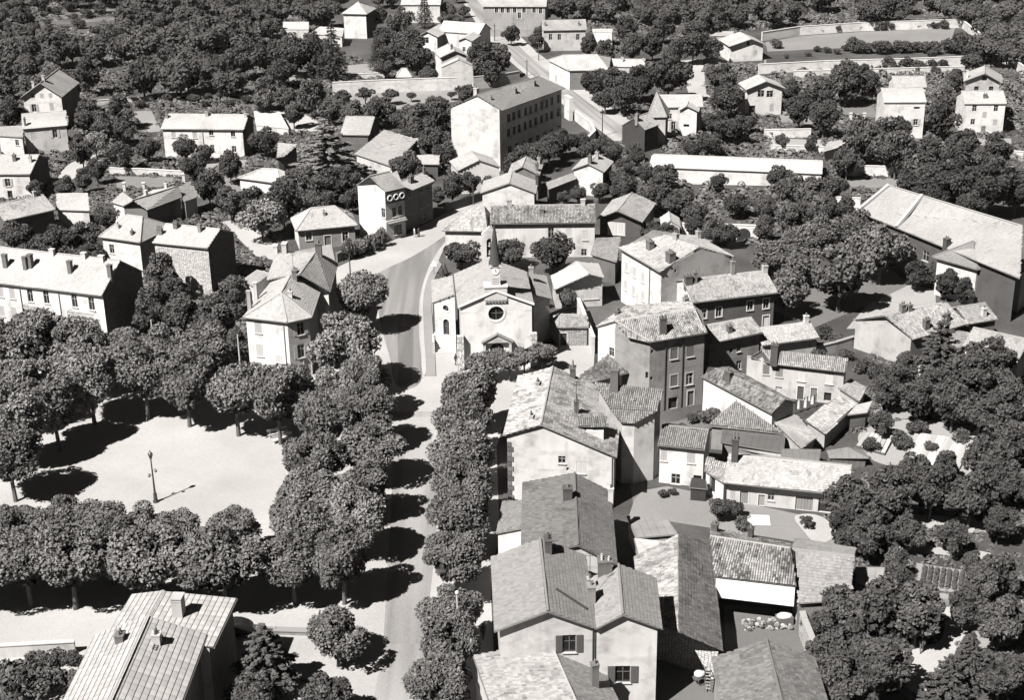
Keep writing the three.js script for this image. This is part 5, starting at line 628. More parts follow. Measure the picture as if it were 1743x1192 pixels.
{ const w = wallRun('white wall with a dark arched gateway below the gardens', [[1160, 405], [1222, 407], [1306, 410]], 2.6, 0.55); const p = P(1265, 409, 0).sub(w.position); const s = archPts({ x: 0, y: 1.05, w: 2.2, h: 2.1, s: 'a' }); const m = mesh('gateway', new THREE.ExtrudeGeometry(new THREE.Shape(s), { depth: 0.5, bevelEnabled: false }), plainM(0.015), w); m.position.set(p.x, 0, p.z - 0.25); }
wallRun('garden wall with a hedge along the street by the single storey house', [[574, 447], [616, 430], [657, 411]], 1.5, 0.14);
wallRun('tall white wall between the stone hut and the tall grey house', [[984, 536], [997, 570], [1010, 604]], 2.6, 0.5);
wallRun('rough stone wall closing the rubble yard', [[1352, 1042], [1366, 1090], [1386, 1142]], 2.4, 0.26, 0.45, { stone: 1 });
wallRun('low garden wall under the round trees by the farmhouse', [[188, 296], [250, 298], [315, 302]], 1.2, 0.46);
wallRun('low pale wall below the dark garden of the villa', [[160, 180], [210, 176], [262, 174]], 1.2, 0.4);
wallRun('white parapet wall by the schoolyard gate', [[1380, 610], [1420, 600], [1452, 590]], 1.5, 0.24);
wallRun('curved white retaining wall at the bend of the upper road', [[978, 204], [992, 216], [1006, 226], [1012, 240], [1000, 252]], 2.2, 0.5);
wallRun('white pier beside the school at the road', [[963, 200], [972, 206]], 5, 0.5, 0.8);
wallRun('long low wall between the shaded street and the gabled house', [[757, 362], [790, 352], [822, 341]], 1.6, 0.06);
wallRun('low wall at the head of the cold frame garden', [[1525, 672], [1620, 684]], 1.2, 0.5);
wallRun('street kerb wall below the last trees of the square', [[414, 1076], [470, 1078], [532, 1080]], 0.4, 0.2, 0.6);
wallRun('garden wall along the bottom street by the shrubs', [[-10, 1120], [60, 1116], [130, 1112]], 1.3, 0.42);
{ const a = P(1418, 174), b = P(1486, 173), L = a.distanceTo(b), t = thing('railing', 'white railing on the terrace between the two villas', 'railing', a, Math.atan2(-(b.z - a.z), b.x - a.x)); for (let i = 0; i <= 6; i++) mesh('post', box(0.22, 1.4, 0.22, L * i / 6, 0.7, 0), plainM(0.5), t); for (const y of [0.5, 0.9, 1.3]) mesh('rail', box(L, 0.08, 0.08, L / 2, y, 0), plainM(0.5), t); }
{ const gate = thing('gatepost', 'white gatepost in the garden of the upper villas', 'gatepost', P(1447, 205)); mesh('shaft', box(0.5, 1.5, 0.5, 0, 0.75, 0), wallM(0.5), gate); mesh('cap', box(0.7, 0.15, 0.7, 0, 1.58, 0), wallM(0.5), gate); for (const [px, py, l] of [[1470, 205, 'second white gatepost, nearer the narrow stepped house'], [213, 325, 'pale post standing in the garden above the barn'], [246, 325, 'pale post beside the barn annex garden'], [314, 310, 'pale post at the end of the low garden wall']]) { const c = gate.clone(); c.name = numbered('gatepost'); c.position.copy(P(px, py)); scene.add(c); tag(c, l); } }
// ---------------------------------------------------------------- trees
const leafMats = {};
function leafM(t) { const k = t.toFixed(3); if (!leafMats[k]) { leafMats[k] = new THREE.MeshStandardMaterial({ roughness: 0.9, vertexColors: true }); leafMats[k].color.setRGB(t * 0.62, t * 0.62, t * 0.62); } return leafMats[k]; }
class Leaves {
  constructor() { this.p = []; this.c = []; }
  leaf(x, y, z, n, s, tone) {                                           // a folded leaf spray facing n
    const a = V3(rr(-1, 1), rr(-1, 1), rr(-1, 1)).cross(n).normalize(), b = V3().crossVectors(n, a), f = s * 0.28;
    const A = [x - a.x * s, y - a.y * s, z - a.z * s], C = [x + a.x * s, y + a.y * s, z + a.z * s], w = s * 0.72;
    const B = [x + b.x * w - n.x * f, y + b.y * w - n.y * f, z + b.z * w - n.z * f], D = [x - b.x * w - n.x * f, y - b.y * w - n.y * f, z - b.z * w - n.z * f];
    this.p.push(...A, ...B, ...C, ...A, ...C, ...D); for (let i = 0; i < 6; i++) this.c.push(tone, tone, tone);
  }
  geo() { const g = geoFrom(this.p); g.setAttribute('color', new THREE.BufferAttribute(new Float32Array(this.c), 3)); return g; }
}
const rdir = () => { const z = rr(-1, 1), a = rr(0, Math.PI * 2), r = Math.sqrt(1 - z * z); return V3(r * Math.cos(a), z, r * Math.sin(a)); };
function crown({ R = 3, Ry = 2.5, cy = 4.6, lobes = 16, n = 3200, s = 0.2, lr = 0.46, flat = 0, top = 0, vary = 0.55, rough = 0.85 }) {
  const L = new Leaves(), C = []; for (let i = 0; i < lobes; i++) { const d = rdir(); if (d.y < -0.35) d.y *= -0.6; const k = rr(0.4, 0.86); C.push([d.x * R * k, cy + d.y * Ry * k + top * (1 - Math.hypot(d.x, d.z)), d.z * R * k, rr(lr * 0.75, lr * 1.2), rr(0.8, 1.2)]); }
  for (let i = 0; i < n; i++) { const c = C[Math.floor(rnd() * lobes)], d = rdir(); const out = V3(c[0], (c[1] - cy), c[2]).normalize(); if (d.dot(out) < -0.25) d.addScaledVector(out, 1.0).normalize(); if (d.y < -0.3 && rnd() < 0.5) d.y *= -1;
    const q = rr(0.72, 1.12); const x = c[0] + d.x * c[3] * R * q, y = c[1] + d.y * c[3] * Ry * q, z = c[2] + d.z * c[3] * R * q; const nn = d.clone().multiplyScalar(0.6).add(rdir().multiplyScalar(rough)); nn.y += 0.35 + flat; nn.normalize();
    L.leaf(x, y, z, nn, s * rr(0.7, 1.3), c[4] * rr(1 - vary, 1 + vary)); }
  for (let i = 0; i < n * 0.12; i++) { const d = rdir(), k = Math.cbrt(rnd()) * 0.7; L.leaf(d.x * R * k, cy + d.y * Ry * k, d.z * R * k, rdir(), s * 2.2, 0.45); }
  return L.geo();
}
function limb(a, b, r0, r1, n = 6) { const d = V3().subVectors(b, a), g = new THREE.CylinderGeometry(r1, r0, d.length(), n, 1, true); g.applyQuaternion(new THREE.Quaternion().setFromUnitVectors(UPV, d.normalize())); const c = a.clone().lerp(b, 0.5); g.translate(c.x, c.y, c.z); return g; }
function trunk(h, r, spread, top, n = 5) { const gs = [limb(V3(0, -0.1, 0), V3(rr(-0.1, 0.1), h, rr(-0.1, 0.1)), r, r * 0.75, 8)]; for (let i = 0; i < n; i++) { const a = i / n * Math.PI * 2 + rr(0, 0.8), m = V3(Math.cos(a) * spread * 0.5, h + (top - h) * 0.5, Math.sin(a) * spread * 0.5), e = V3(Math.cos(a) * spread, top, Math.sin(a) * spread); gs.push(limb(V3(0, h - 0.1, 0), m, r * 0.55, r * 0.38), limb(m, e, r * 0.38, r * 0.14)); } return merge(gs); }
const barkM = mat('bark', 0.12, boardTex);
const kinds = {};
function kind(name, R, cy, H, geos, trunks, leaf) { kinds[name] = { R, cy, H, geos, trunks, leaf }; }
const rep = (n, f) => Array.from({ length: n }, f);
kind('plane', 3, 4.5, 7.2, rep(5, () => crown({ R: 3.2, Ry: 2.9, cy: 4.5, lobes: 24, n: 8200, s: 0.155, vary: 0.48, lr: rr(0.3, 0.42), top: rr(0, 0.8) })), rep(2, () => trunk(2.2, 0.22, 1.5, 4.6)), 0.125);
kind('round', 3, 3.6, 6.2, rep(4, () => crown({ R: 3, Ry: 2.7, cy: 3.6, lobes: 26, n: 3200, s: 0.22, lr: 0.34 })), rep(1, () => trunk(1.4, 0.2, 1.2, 3.4)), 0.06);
kind('wood', 3, 3.6, 6.6, rep(5, () => crown({ R: 3.4, Ry: 3, cy: 3.6, lobes: 12, n: 1700, s: 0.3, lr: rr(0.36, 0.5), top: rr(0, 1.2), vary: 0.3, rough: 0.5 })), rep(1, () => trunk(1.4, 0.2, 1.2, 3.4)), 0.05);
kind('loose', 3, 3.9, 7.2, rep(4, () => crown({ R: 3.1, Ry: 3.1, cy: 3.9, lobes: 17, n: 2600, s: 0.24, lr: 0.32, top: 0.9 })), rep(1, () => trunk(1.5, 0.18, 1.6, 4)), 0.075);
kind('pale', 3, 3.8, 7, rep(2, () => crown({ R: 3, Ry: 2.9, cy: 3.8, lobes: 13, n: 2800, s: 0.2, lr: 0.44 })), rep(1, () => trunk(1.5, 0.18, 1.5, 4)), 0.16);
kind('bush', 1.5, 1.0, 2, rep(3, () => crown({ R: 1.5, Ry: 1.1, cy: 1.0, lobes: 8, n: 620, s: 0.17, lr: 0.5 })), rep(1, () => trunk(0.4, 0.07, 0.6, 1, 4)), 0.07);
kind('clipped', 1.9, 2.9, 4.3, rep(2, () => crown({ R: 1.9, Ry: 1.45, cy: 2.9, lobes: 12, n: 1700, s: 0.15, lr: 0.46 })), rep(1, () => trunk(1.6, 0.14, 0.8, 2.8)), 0.12);
kind('fruit', 2, 2.3, 3.4, rep(2, () => crown({ R: 2, Ry: 1.0, cy: 2.3, lobes: 9, n: 800, s: 0.18, lr: 0.4 })), rep(1, () => trunk(1.0, 0.12, 1.1, 2.2)), 0.06);
function conifer(R, H, n, s, layers, droop) { const L = new Leaves(); for (let k = 0; k < layers; k++) { const f = k / (layers - 1), y = H * (0.16 + 0.82 * f), r = R * Math.pow(1 - f, 0.8) + 0.25, arms = Math.max(4, Math.round(10 * (1 - f * 0.5))); for (let a = 0; a < arms; a++) { const an = a / arms * 6.283 + k * 1.3 + rr(-0.2, 0.2), rl = r * rr(0.65, 1.12), m = Math.ceil(n * rl / R / arms / layers * 6); for (let i = 0; i < m; i++) { const q = Math.sqrt(rr(0.02, 1)), w = (1 - q * 0.5) * rl * 0.32; const x = Math.cos(an) * rl * q + rr(-w, w) * 0.6, z = Math.sin(an) * rl * q + rr(-w, w) * 0.6; const nn = V3(rr(-0.4, 0.4), 1, rr(-0.4, 0.4)).normalize(); L.leaf(x, y - droop * q * rl + rr(-0.15, 0.2), z, nn, s * rr(0.7, 1.3), rr(0.6, 1.35)); } } } return L.geo(); }
kind('cedar', 5, 5.6, 12, [conifer(5, 12.5, 1700, 0.3, 9, -0.03)], [merge([limb(V3(0, -0.1, 0), V3(0, 12, 0), 0.4, 0.06, 8), ...rep(16, (_, i) => { const a = i * 2.4, y = 2 + i * 0.6, r = 4 * (1 - i / 18); return limb(V3(0, y, 0), V3(Math.cos(a) * r, y + 0.3, Math.sin(a) * r), 0.12, 0.03, 5); })])], 0.17);
kind('conifer', 2.6, 4, 9, [conifer(2.6, 9, 1500, 0.15, 15, 0.25)], [limb(V3(0, -0.1, 0), V3(0, 8.6, 0), 0.22, 0.03, 7)], 0.045);
const plurals = { wood: 'woodland_tree', plane: 'plane_tree', round: 'broadleaf_tree', loose: 'garden_tree', pale: 'pale_tree', bush: 'shrub', clipped: 'clipped_tree', fruit: 'fruit_tree', cedar: 'cedar_tree', conifer: 'conifer_tree' };
// a tree whose crown is seen at (px, py) with half width r (survey pixels)
function tree(k, px, py, r, label, group, o = {}) {
  if ((k === 'round' || k === 'loose') && group) r *= 0.88; else if (k === 'plane') r *= 1.1;
  const K = kinds[k], hc0 = o.hc ?? 0; let s = 1, p; for (let i = 0; i < 4; i++) { const hc = hc0 || K.cy * s; p = P(px, py, hc); s = r / pxPerM(p) / K.R; if (o.max) s = Math.min(s, o.max); }
  const sy = (hc0 || K.cy * s) / K.cy, g = thing(plurals[k], label, k === 'bush' ? 'shrub' : 'tree', V3(p.x, 0, p.z), rr(0, 6.28), group); g.scale.set(s * rr(0.94, 1.06), (o.sy ?? sy) * rr(0.92, 1.1), s * rr(0.94, 1.06));
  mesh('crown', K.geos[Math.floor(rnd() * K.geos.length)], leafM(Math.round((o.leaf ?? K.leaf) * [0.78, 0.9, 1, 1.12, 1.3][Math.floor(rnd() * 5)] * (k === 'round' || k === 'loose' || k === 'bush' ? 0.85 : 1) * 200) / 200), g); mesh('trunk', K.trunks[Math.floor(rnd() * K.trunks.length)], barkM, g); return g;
}
const ORD = ['first', 'second', 'third', 'fourth', 'fifth', 'sixth', 'seventh', 'eighth', 'ninth', 'tenth', 'eleventh', 'twelfth'];
function row(k, list, text, group, o) { list.forEach(([x, y, r, kk], i) => tree(kk || k, x, y, r, text(ORD[i]), group, o)); }
function wood(k, list, label, group, o) { list.forEach(([x, y, r, kk]) => tree(kk || k, x, y, r, label, group, o)); }
const MORE = [...ORD, 'thirteenth', 'fourteenth', 'fifteenth', 'sixteenth', 'seventeenth', 'eighteenth', 'nineteenth', 'twentieth'];
// a loose group whose members are told apart by counting outward from something one can find
function grove(k, list, what, from, at, group, o) { const p0 = P(...at); list.map(q => [P(q[0], q[1]).distanceTo(p0), q]).sort((a, b) => a[0] - b[0]).forEach(([, [x, y, r, kk]], i) => tree(kk || k, x, y, r, `${what}, ${MORE[i]} counted outward from ${from}`, group, o)); }
row('plane', [[620, 652, 44], [630, 703, 45], [628, 762, 47], [618, 822, 48], [605, 885, 49], [582, 955, 52]], o => `plane tree beside the main road facing the church trees, ${o} from the crossing`, 'plane trees in the double row by the road');
row('plane', [[564, 674, 42], [548, 725, 46], [533, 788, 49], [524, 850, 52], [518, 905, 48], [497, 957, 50]], o => `plane tree of the double row on the square's edge, ${o} from the corner house`, 'plane trees in the double row by the road');
row('plane', [[612, 508, 40], [590, 592, 52]], o => `plane tree in front of the corner house at the bend, ${o} counted from the bend`, 'plane trees by the corner house');
row('plane', [[806, 672, 47], [792, 726, 45], [789, 780, 46], [786, 836, 47], [783, 890, 46], [778, 955, 48], [770, 1048, 50], [760, 1105, 52], [750, 1162, 54]], o => `plane tree between the main road and the gabled houses, ${o} from the church`, 'plane trees before the gabled houses');
row('clipped', [[812, 621, 24], [840, 612, 26], [868, 614, 25], [893, 609, 23], [922, 601, 24]], o => `low clipped tree before the church porch, ${o} from the street`, 'clipped trees before the church');
row('plane', [[472, 682, 50], [400, 668, 50], [316, 655, 48], [244, 642, 48], [152, 648, 50], [92, 690, 52], [35, 720, 54], [16, 778, 52]], o => `plane tree on the inner edge of the square, ${o} from the corner house`, 'plane trees round the square');
row('plane', [[352, 618, 44], [288, 610, 42], [206, 602, 42], [132, 606, 48], [70, 592, 55], [12, 596, 52], [28, 655, 52]], o => `plane tree behind the square below the apartment house, ${o} from the corner house`, 'plane trees round the square', { leaf: 0.11 });
tree('round', 505, 646, 33, 'small dark tree under the corner house beside the square');
row('plane', [[402, 902, 37], [304, 900, 38], [232, 902, 40], [166, 902, 42], [98, 898, 43], [24, 898, 46]], o => `plane tree on the lower edge of the square facing the lamp, ${o} from the road`, 'plane trees along the lower street', { leaf: 0.12 });
row('plane', [[376, 958, 62], [300, 935, 50], [248, 958, 60], [186, 925, 50], [118, 952, 60], [40, 945, 62], [-30, 960, 60]], o => `plane tree on the street side of the lower double row, ${o} from the road`, 'plane trees along the lower street');
tree('pale', 572, 1082, 50, 'lone broad tree with a clear trunk by the lower road junction', null, { leaf: 0.1 });
tree('conifer', 452, 1128, 62, 'dark pointed tree in the garden beside the panel roofed house', null, { hc: 3.2, leaf: 0.055 });
tree('round', 560, 1186, 46, 'dark tree cut by the bottom edge near the road junction');
tree('round', 430, 1185, 40, 'dark bushy tree below the pointed tree by the panel roofed house');
grove('bush', [[30, 1150, 40], [75, 1165, 34], [110, 1160, 28], [10, 1185, 40], [60, 1125, 20], [95, 1122, 18], [125, 1122, 18]], 'dark shrub in the bottom garden', 'the panel roofed house', [123, 1160], 'shrubs in the bottom corner garden');
row('round', [[1430, 474, 52], [1338, 494, 42], [1374, 452, 34], [1316, 436, 36], [1360, 416, 33], [1402, 402, 36], [1452, 398, 38], [1500, 430, 48]], o => `plane tree in the schoolyard beside the hall, ${o} going round from the hall corner`, null, { leaf: 0.12 });
tree('round', 785, 434, 33, 'trimmed dark hedge tree before the hipped presbytery end', null, { hc: 2.6 });
tree('round', 866, 430, 30, 'dark clump of trees just behind the church spire', null, { hc: 3 });
tree('round', 941, 428, 38, 'round dark tree on a short trunk before the presbytery windows');
tree('round', 968, 512, 18, 'dark tree in the cottage garden beside the church');
// gardens between the west houses
grove('loose', [[275, 478, 36], [310, 548, 44], [372, 545, 46], [345, 585, 42], [258, 532, 38], [395, 505, 32], [405, 590, 34], [300, 505, 30]], 'dark garden tree', 'the end wall of the apartment house', [187, 590], 'trees behind the apartment house');
grove('round', [[92, 412, 42], [142, 402, 36], [58, 436, 38], [182, 372, 26], [30, 402, 34], [196, 440, 22], [160, 440, 30], [110, 450, 30]], 'dark garden tree', 'the hipped house above the apartment house', [200, 430], 'trees above the apartment house');
row('round', [[251, 256, 24], [315, 253, 25], [327, 283, 27], [349, 260, 18], [450, 240, 29]], o => `round clipped dark tree along the farmhouse front, ${o} counted from the garden track`, 'round trees by the farmhouse');
tree('pale', 163, 243, 22, 'pale leaved tree beside the lower white house'); tree('pale', 445, 368, 36, 'pale leaved tree above the bright lane'); tree('pale', 545, 340, 24, 'light leafy tree above the single storey house', null, { leaf: 0.1 });
tree('cedar', 556, 262, 62, 'great spreading cedar among the white houses', null, { hc: 6.2 });
tree('round', 690, 282, 28, 'round tree beside the low shed near the school', null, { leaf: 0.08 });
grove('loose', [[482, 352, 40], [530, 322, 36], [562, 322, 32], [504, 322, 34], [592, 312, 26], [392, 345, 32], [356, 322, 30], [425, 345, 30], [600, 340, 22], [392, 288, 24]], 'dark thicket tree', 'the great cedar', [556, 300], 'trees below the great cedar', { leaf: 0.06 });
grove('round', [[716, 206, 40], [742, 196, 36], [738, 240, 32], [700, 232, 24], [792, 162, 20], [755, 260, 26], [690, 205, 30]], 'dense dark tree', 'the blank end wall of the school', [765, 290], 'trees by the school wall');
row('fruit', [[622, 160, 17], [665, 160, 16], [700, 163, 10], [768, 161, 9]], o => `low fruit tree standing alone in the orchard grass, ${o} from the cedar side`, 'fruit trees of the orchard', { leaf: 0.05 });
grove('loose', [[455, 160, 26], [490, 168, 24], [530, 172, 28], [565, 190, 24], [600, 190, 22], [640, 195, 24], [500, 195, 22], [540, 160, 20], [585, 172, 18], [655, 188, 22], [450, 180, 22]], 'scrubby orchard tree', 'the great cedar', [556, 300], 'scrub trees of the orchard', { leaf: 0.09 });
grove('loose', [[150, 202, 30], [182, 216, 32], [206, 192, 26], [210, 226, 24], [140, 262, 26], [165, 290, 22], [205, 265, 26], [110, 320, 20], [142, 308, 20], [60, 320, 16], [150, 130, 30], [120, 150, 28], [20, 200, 26]], 'dark hillside tree', 'the tall gabled villa', [90, 230], 'trees by the gabled villa', { leaf: 0.065 });
row('conifer', [[566, 92, 30], [538, 100, 24], [723, 22, 17], [640, 96, 16]], o => `dark conifer on the slope near the pyramid roofed villa, ${o} in order of size`, 'conifers by the pyramid roofed villa');
grove('round', [[455, 92, 42], [503, 90, 44], [410, 100, 40], [480, 120, 30], [530, 80, 30]], 'big dark tree of the wood edge', 'the pyramid roofed villa', [605, 62], 'big trees of the wood edge', { leaf: 0.045 });
grove('round', [[682, 40, 30], [693, 84, 36], [712, 98, 30], [660, 92, 26], [655, 66, 22], [730, 128, 20], [655, 118, 18], [700, 60, 20], [640, 30, 22]], 'dark tree', 'the pyramid roofed villa', [605, 62], 'trees between the upper villas', { leaf: 0.055 });
grove('loose', [[820, 110, 30], [850, 105, 26], [836, 125, 22], [870, 60, 16], [914, 72, 16], [918, 56, 13], [884, 36, 12]], 'dark roadside tree', 'the upper end of the school', [960, 200], 'trees along the upper road', { leaf: 0.05 });
grove('round', [[1012, 142, 30], [1050, 140, 36], [1090, 140, 36], [1062, 168, 30], [1030, 170, 24]], 'broad dark tree of the clump', 'the wide hipped white house', [990, 150], 'clump by the forecourt', { leaf: 0.04 });
tree('round', 1138, 130, 38, 'neat round dark tree beside the bright forecourt', null, { leaf: 0.05 });
grove('loose', [[1002, 70, 14], [1000, 82, 16], [1066, 56, 24], [1130, 46, 26], [1110, 78, 26], [1180, 74, 32], [1220, 42, 26], [1150, 88, 22], [1030, 92, 22], [1075, 84, 22], [1210, 85, 22], [1195, 50, 24]], 'grove tree on the slope', 'the white box shed', [1025, 70], 'grove above the hipped house', { leaf: 0.06 });
grove('round', [[1228, 132, 34], [1238, 168, 36], [1222, 212, 30], [1205, 245, 24], [1180, 255, 20], [1250, 220, 26], [1270, 210, 20]], 'dark tree', 'the villa with paired wide windows', [1300, 195], 'trees by the turret', { leaf: 0.05 });
grove('loose', [[1395, 170, 34], [1440, 142, 36], [1472, 136, 26], [1360, 194, 28], [1402, 204, 30], [1345, 160, 20], [1330, 240, 14], [1380, 246, 13], [1480, 145, 20]], 'dark garden tree', 'the narrow stepped white house', [1540, 236], 'trees between the villas', { leaf: 0.05 });
grove('loose', [[1470, 248, 42], [1505, 226, 34], [1442, 276, 28], [1530, 224, 26], [1525, 264, 38], [1602, 206, 32], [1640, 256, 36], [1692, 266, 34], [1585, 276, 36], [1612, 176, 22], [1625, 140, 18]], 'dark tree', 'the tower like white house', [1676, 232], 'trees before the tower like house', { leaf: 0.055 });
tree('pale', 1607, 160, 20, 'pale feathery tree beside the tower like house', null, { leaf: 0.2 });
grove('round', [[1560, 312, 44], [1620, 312, 50], [1682, 322, 52], [1730, 330, 40], [1590, 335, 30], [1650, 350, 30]], 'black tree behind the hall', 'the top of its gable', [1513, 330], 'trees behind the hall', { leaf: 0.035 });
grove('round', [[1345, 328, 34], [1385, 332, 40], [1415, 322, 26], [1252, 346, 28], [1222, 312, 18], [1302, 352, 24], [1180, 362, 26], [1152, 342, 34], [1112, 336, 34], [1065, 312, 26], [1132, 300, 26], [1098, 296, 20], [1325, 305, 24], [1130, 398, 28], [1215, 395, 26], [1240, 400, 24], [1180, 385, 22], [1412, 360, 26], [1105, 395, 24]], 'dark garden tree', 'the long white greenhouse', [1250, 310], 'trees behind the big pale house', { leaf: 0.055 });
grove('loose', [[1300, 390, 22], [1340, 375, 26], [1365, 370, 24], [1440, 355, 18], [1392, 358, 24]], 'bushy tree behind the schoolyard', 'the hall gable', [1460, 400], 'trees behind the schoolyard', { leaf: 0.08 });
grove('loose', [[770, 322, 26], [800, 316, 20], [830, 312, 14], [745, 335, 16]], 'dark tree above the street wall', 'the long grey fronted house', [740, 372], 'trees above the street wall', { leaf: 0.05 });
grove('round', [[884, 280, 30], [908, 264, 30], [934, 254, 30], [958, 242, 28], [868, 292, 16], [985, 240, 20]], 'black tree along the foot of the school', 'its front corner', [856, 300], 'trees along the school', { leaf: 0.035 });
grove('round', [[1000, 258, 20], [1022, 250, 22], [1044, 258, 20], [1062, 282, 20], [1048, 305, 22], [1020, 326, 20], [1052, 328, 20], [985, 330, 18], [960, 335, 16], [945, 322, 14], [1078, 258, 18], [1085, 270, 16]], 'dark tree in the hollow behind the presbytery', 'the bright blank gable', [1000, 325], 'trees behind the presbytery', { leaf: 0.045 });
grove('loose', [[1612, 486, 26], [1640, 500, 20], [1590, 470, 22], [1560, 470, 24]], 'dark climbing tree', 'the hall pavilion', [1668, 520], 'trees at the hall pavilion', { leaf: 0.04 });
grove('bush', [[1402, 566, 14], [1424, 578, 16], [1440, 604, 14], [1392, 604, 12], [1372, 580, 12], [1350, 604, 10], [1490, 636, 18], [1470, 624, 16], [1504, 650, 18], [1520, 640, 16], [1545, 655, 14], [1180, 712, 12], [1196, 708, 10], [1160, 728, 10], [1128, 842, 9], [1145, 838, 8], [1235, 856, 8], [1500, 560, 12]], 'dark low bush', 'the cottage end wall', [1440, 660], 'bushes between the small houses', { leaf: 0.055 });
// east gardens
tree('cedar', 1600, 602, 46, 'ragged tree with bare upper twigs before the white farm', null, { leaf: 0.05, hc: 3.8 });
grove('loose', [[1540, 632, 32], [1652, 652, 56], [1692, 622, 44], [1562, 684, 38], [1622, 692, 44], [1512, 668, 34], [1500, 722, 24], [1690, 722, 48], [1682, 790, 46], [1710, 680, 40], [1590, 660, 36], [1720, 760, 40], [1400, 790, 10]], 'dark garden tree', 'the white farm building', [1690, 640], 'trees below the white farm', { leaf: 0.05 });
grove('loose', [[1450, 864, 56], [1512, 852, 56], [1585, 836, 50], [1652, 850, 50], [1545, 912, 34], [1622, 916, 32], [1700, 892, 36], [1478, 918, 44], [1560, 800, 36], [1440, 905, 38], [1610, 796, 26], [1712, 830, 40]], 'large dark leafy tree', 'the workshop end of the courtyard', [1420, 870], 'orchard trees by the courtyard', { leaf: 0.045 });
row('bush', [[1583, 762, 13], [1635, 745, 16], [1532, 750, 20], [1480, 758, 16], [1560, 728, 18]], o => `small bush standing among the cold frames, ${o} by position from the middle`, 'bushes among the cold frames', { leaf: 0.06 });
grove('loose', [[1430, 1042, 46], [1500, 1040, 56], [1560, 1052, 54], [1452, 1112, 58], [1500, 1142, 58], [1422, 1160, 56], [1395, 1064, 30], [1400, 1120, 34], [1530, 1002, 30], [1640, 1042, 34], [1662, 1010, 38], [1702, 1062, 50], [1692, 982, 40], [1522, 962, 28], [1470, 1172, 40], [1655, 958, 24]], 'dark leafy tree', 'the rough stone wall of the rubble yard', [1370, 1090], 'trees of the lower garden', { leaf: 0.06 });
row('conifer', [[1650, 1128, 40], [1612, 1168, 48]], o => `feathery dark conifer at the bottom of the gardens, ${o} from the pale path`, 'conifers of the lower garden', { hc: 2.6, leaf: 0.06 }); tree('round', 1702, 1150, 42, 'round dark tree in the bottom corner by the conifers', null, { leaf: 0.05 });
tree('round', 1224, 866, 20, 'small black tree standing in the courtyard'); tree('round', 1252, 866, 17, 'smaller black tree beside the courtyard tree'); tree('fruit', 1372, 886, 13, 'little leaning tree at the sunlit courtyard corner', null, { leaf: 0.04 });
tree('bush', 1212, 710, 20, 'bush in the corner by the tall grey house', null, { leaf: 0.08 }); tree('bush', 1262, 893, 14, 'low dark bush at the edge of the courtyard');
grove('bush', [[592, 427, 14], [612, 420, 14], [632, 413, 12], [648, 406, 10]], 'hedge bush', 'the single storey house', [570, 440], 'hedge by the single storey house', { hc: 1.6, leaf: 0.12 });
grove('bush', [[318, 506, 8], [322, 492, 6], [310, 512, 8], [300, 520, 12]], 'bush against the bare wall', 'the bare house corner', [361, 505], 'bushes on the bare wall', { leaf: 0.08 });
// clumps along the terrace walls
grove('bush', [[1336, 54, 9], [1352, 53, 7], [1362, 52, 8], [1376, 51, 8], [1394, 50, 9], [1410, 50, 7], [1424, 49, 9], [1437, 49, 6], [1462, 47, 8], [1490, 47, 7], [1503, 46, 9], [1515, 45, 9], [1560, 45, 6], [1576, 44, 7], [1590, 43, 9], [1606, 43, 9]], 'bush on the top terrace wall', 'the white chalet', [1300, 107], 'bushes on the top terrace', { leaf: 0.05 });
grove('bush', [[1440, 82, 8], [1455, 80, 16], [1475, 82, 14], [1500, 82, 16], [1520, 84, 10], [1535, 80, 16], [1560, 80, 14], [1585, 80, 18], [1620, 78, 20], [1640, 70, 18], [1320, 76, 10], [1390, 84, 7], [1407, 86, 7], [1424, 88, 7], [1375, 92, 6], [1338, 96, 5], [1585, 94, 10], [1650, 85, 14]], 'dark bush on the terraced field', 'the white chalet', [1300, 107], 'bushes on the lower terrace', { leaf: 0.05 });
grove('bush', [[1350, 112, 9], [1372, 114, 8], [1400, 112, 9], [1425, 114, 8], [1452, 112, 10], [1512, 110, 14], [1540, 108, 12], [1562, 110, 10], [1585, 106, 12], [1605, 108, 10], [1650, 104, 20], [1680, 100, 18], [1560, 118, 10], [1590, 120, 9]], 'bush before the lower terrace wall', 'the chalet', [1300, 107], 'bushes by the lower terrace wall', { leaf: 0.05 });
grove('bush', [[262, 165, 9], [285, 168, 10], [306, 166, 9], [330, 168, 12], [352, 164, 9], [378, 162, 10], [405, 160, 9], [420, 170, 10], [240, 178, 10], [390, 176, 9], [350, 178, 9]], 'dark bush on the meadow strip', 'the roof of the long farmhouse', [270, 200], 'bushes on the meadow strip', { leaf: 0.05 });
grove('bush', Array.from({ length: 44 }, (_, i) => [16 + (i * 37) % 200, 8 + (i * 23) % 48, rr(6, 12)]).slice(0, 20), 'dark bush on the pale terraces', 'the corner of the wood', [205, 20], 'bushes on the pale terraces', { leaf: 0.05 });
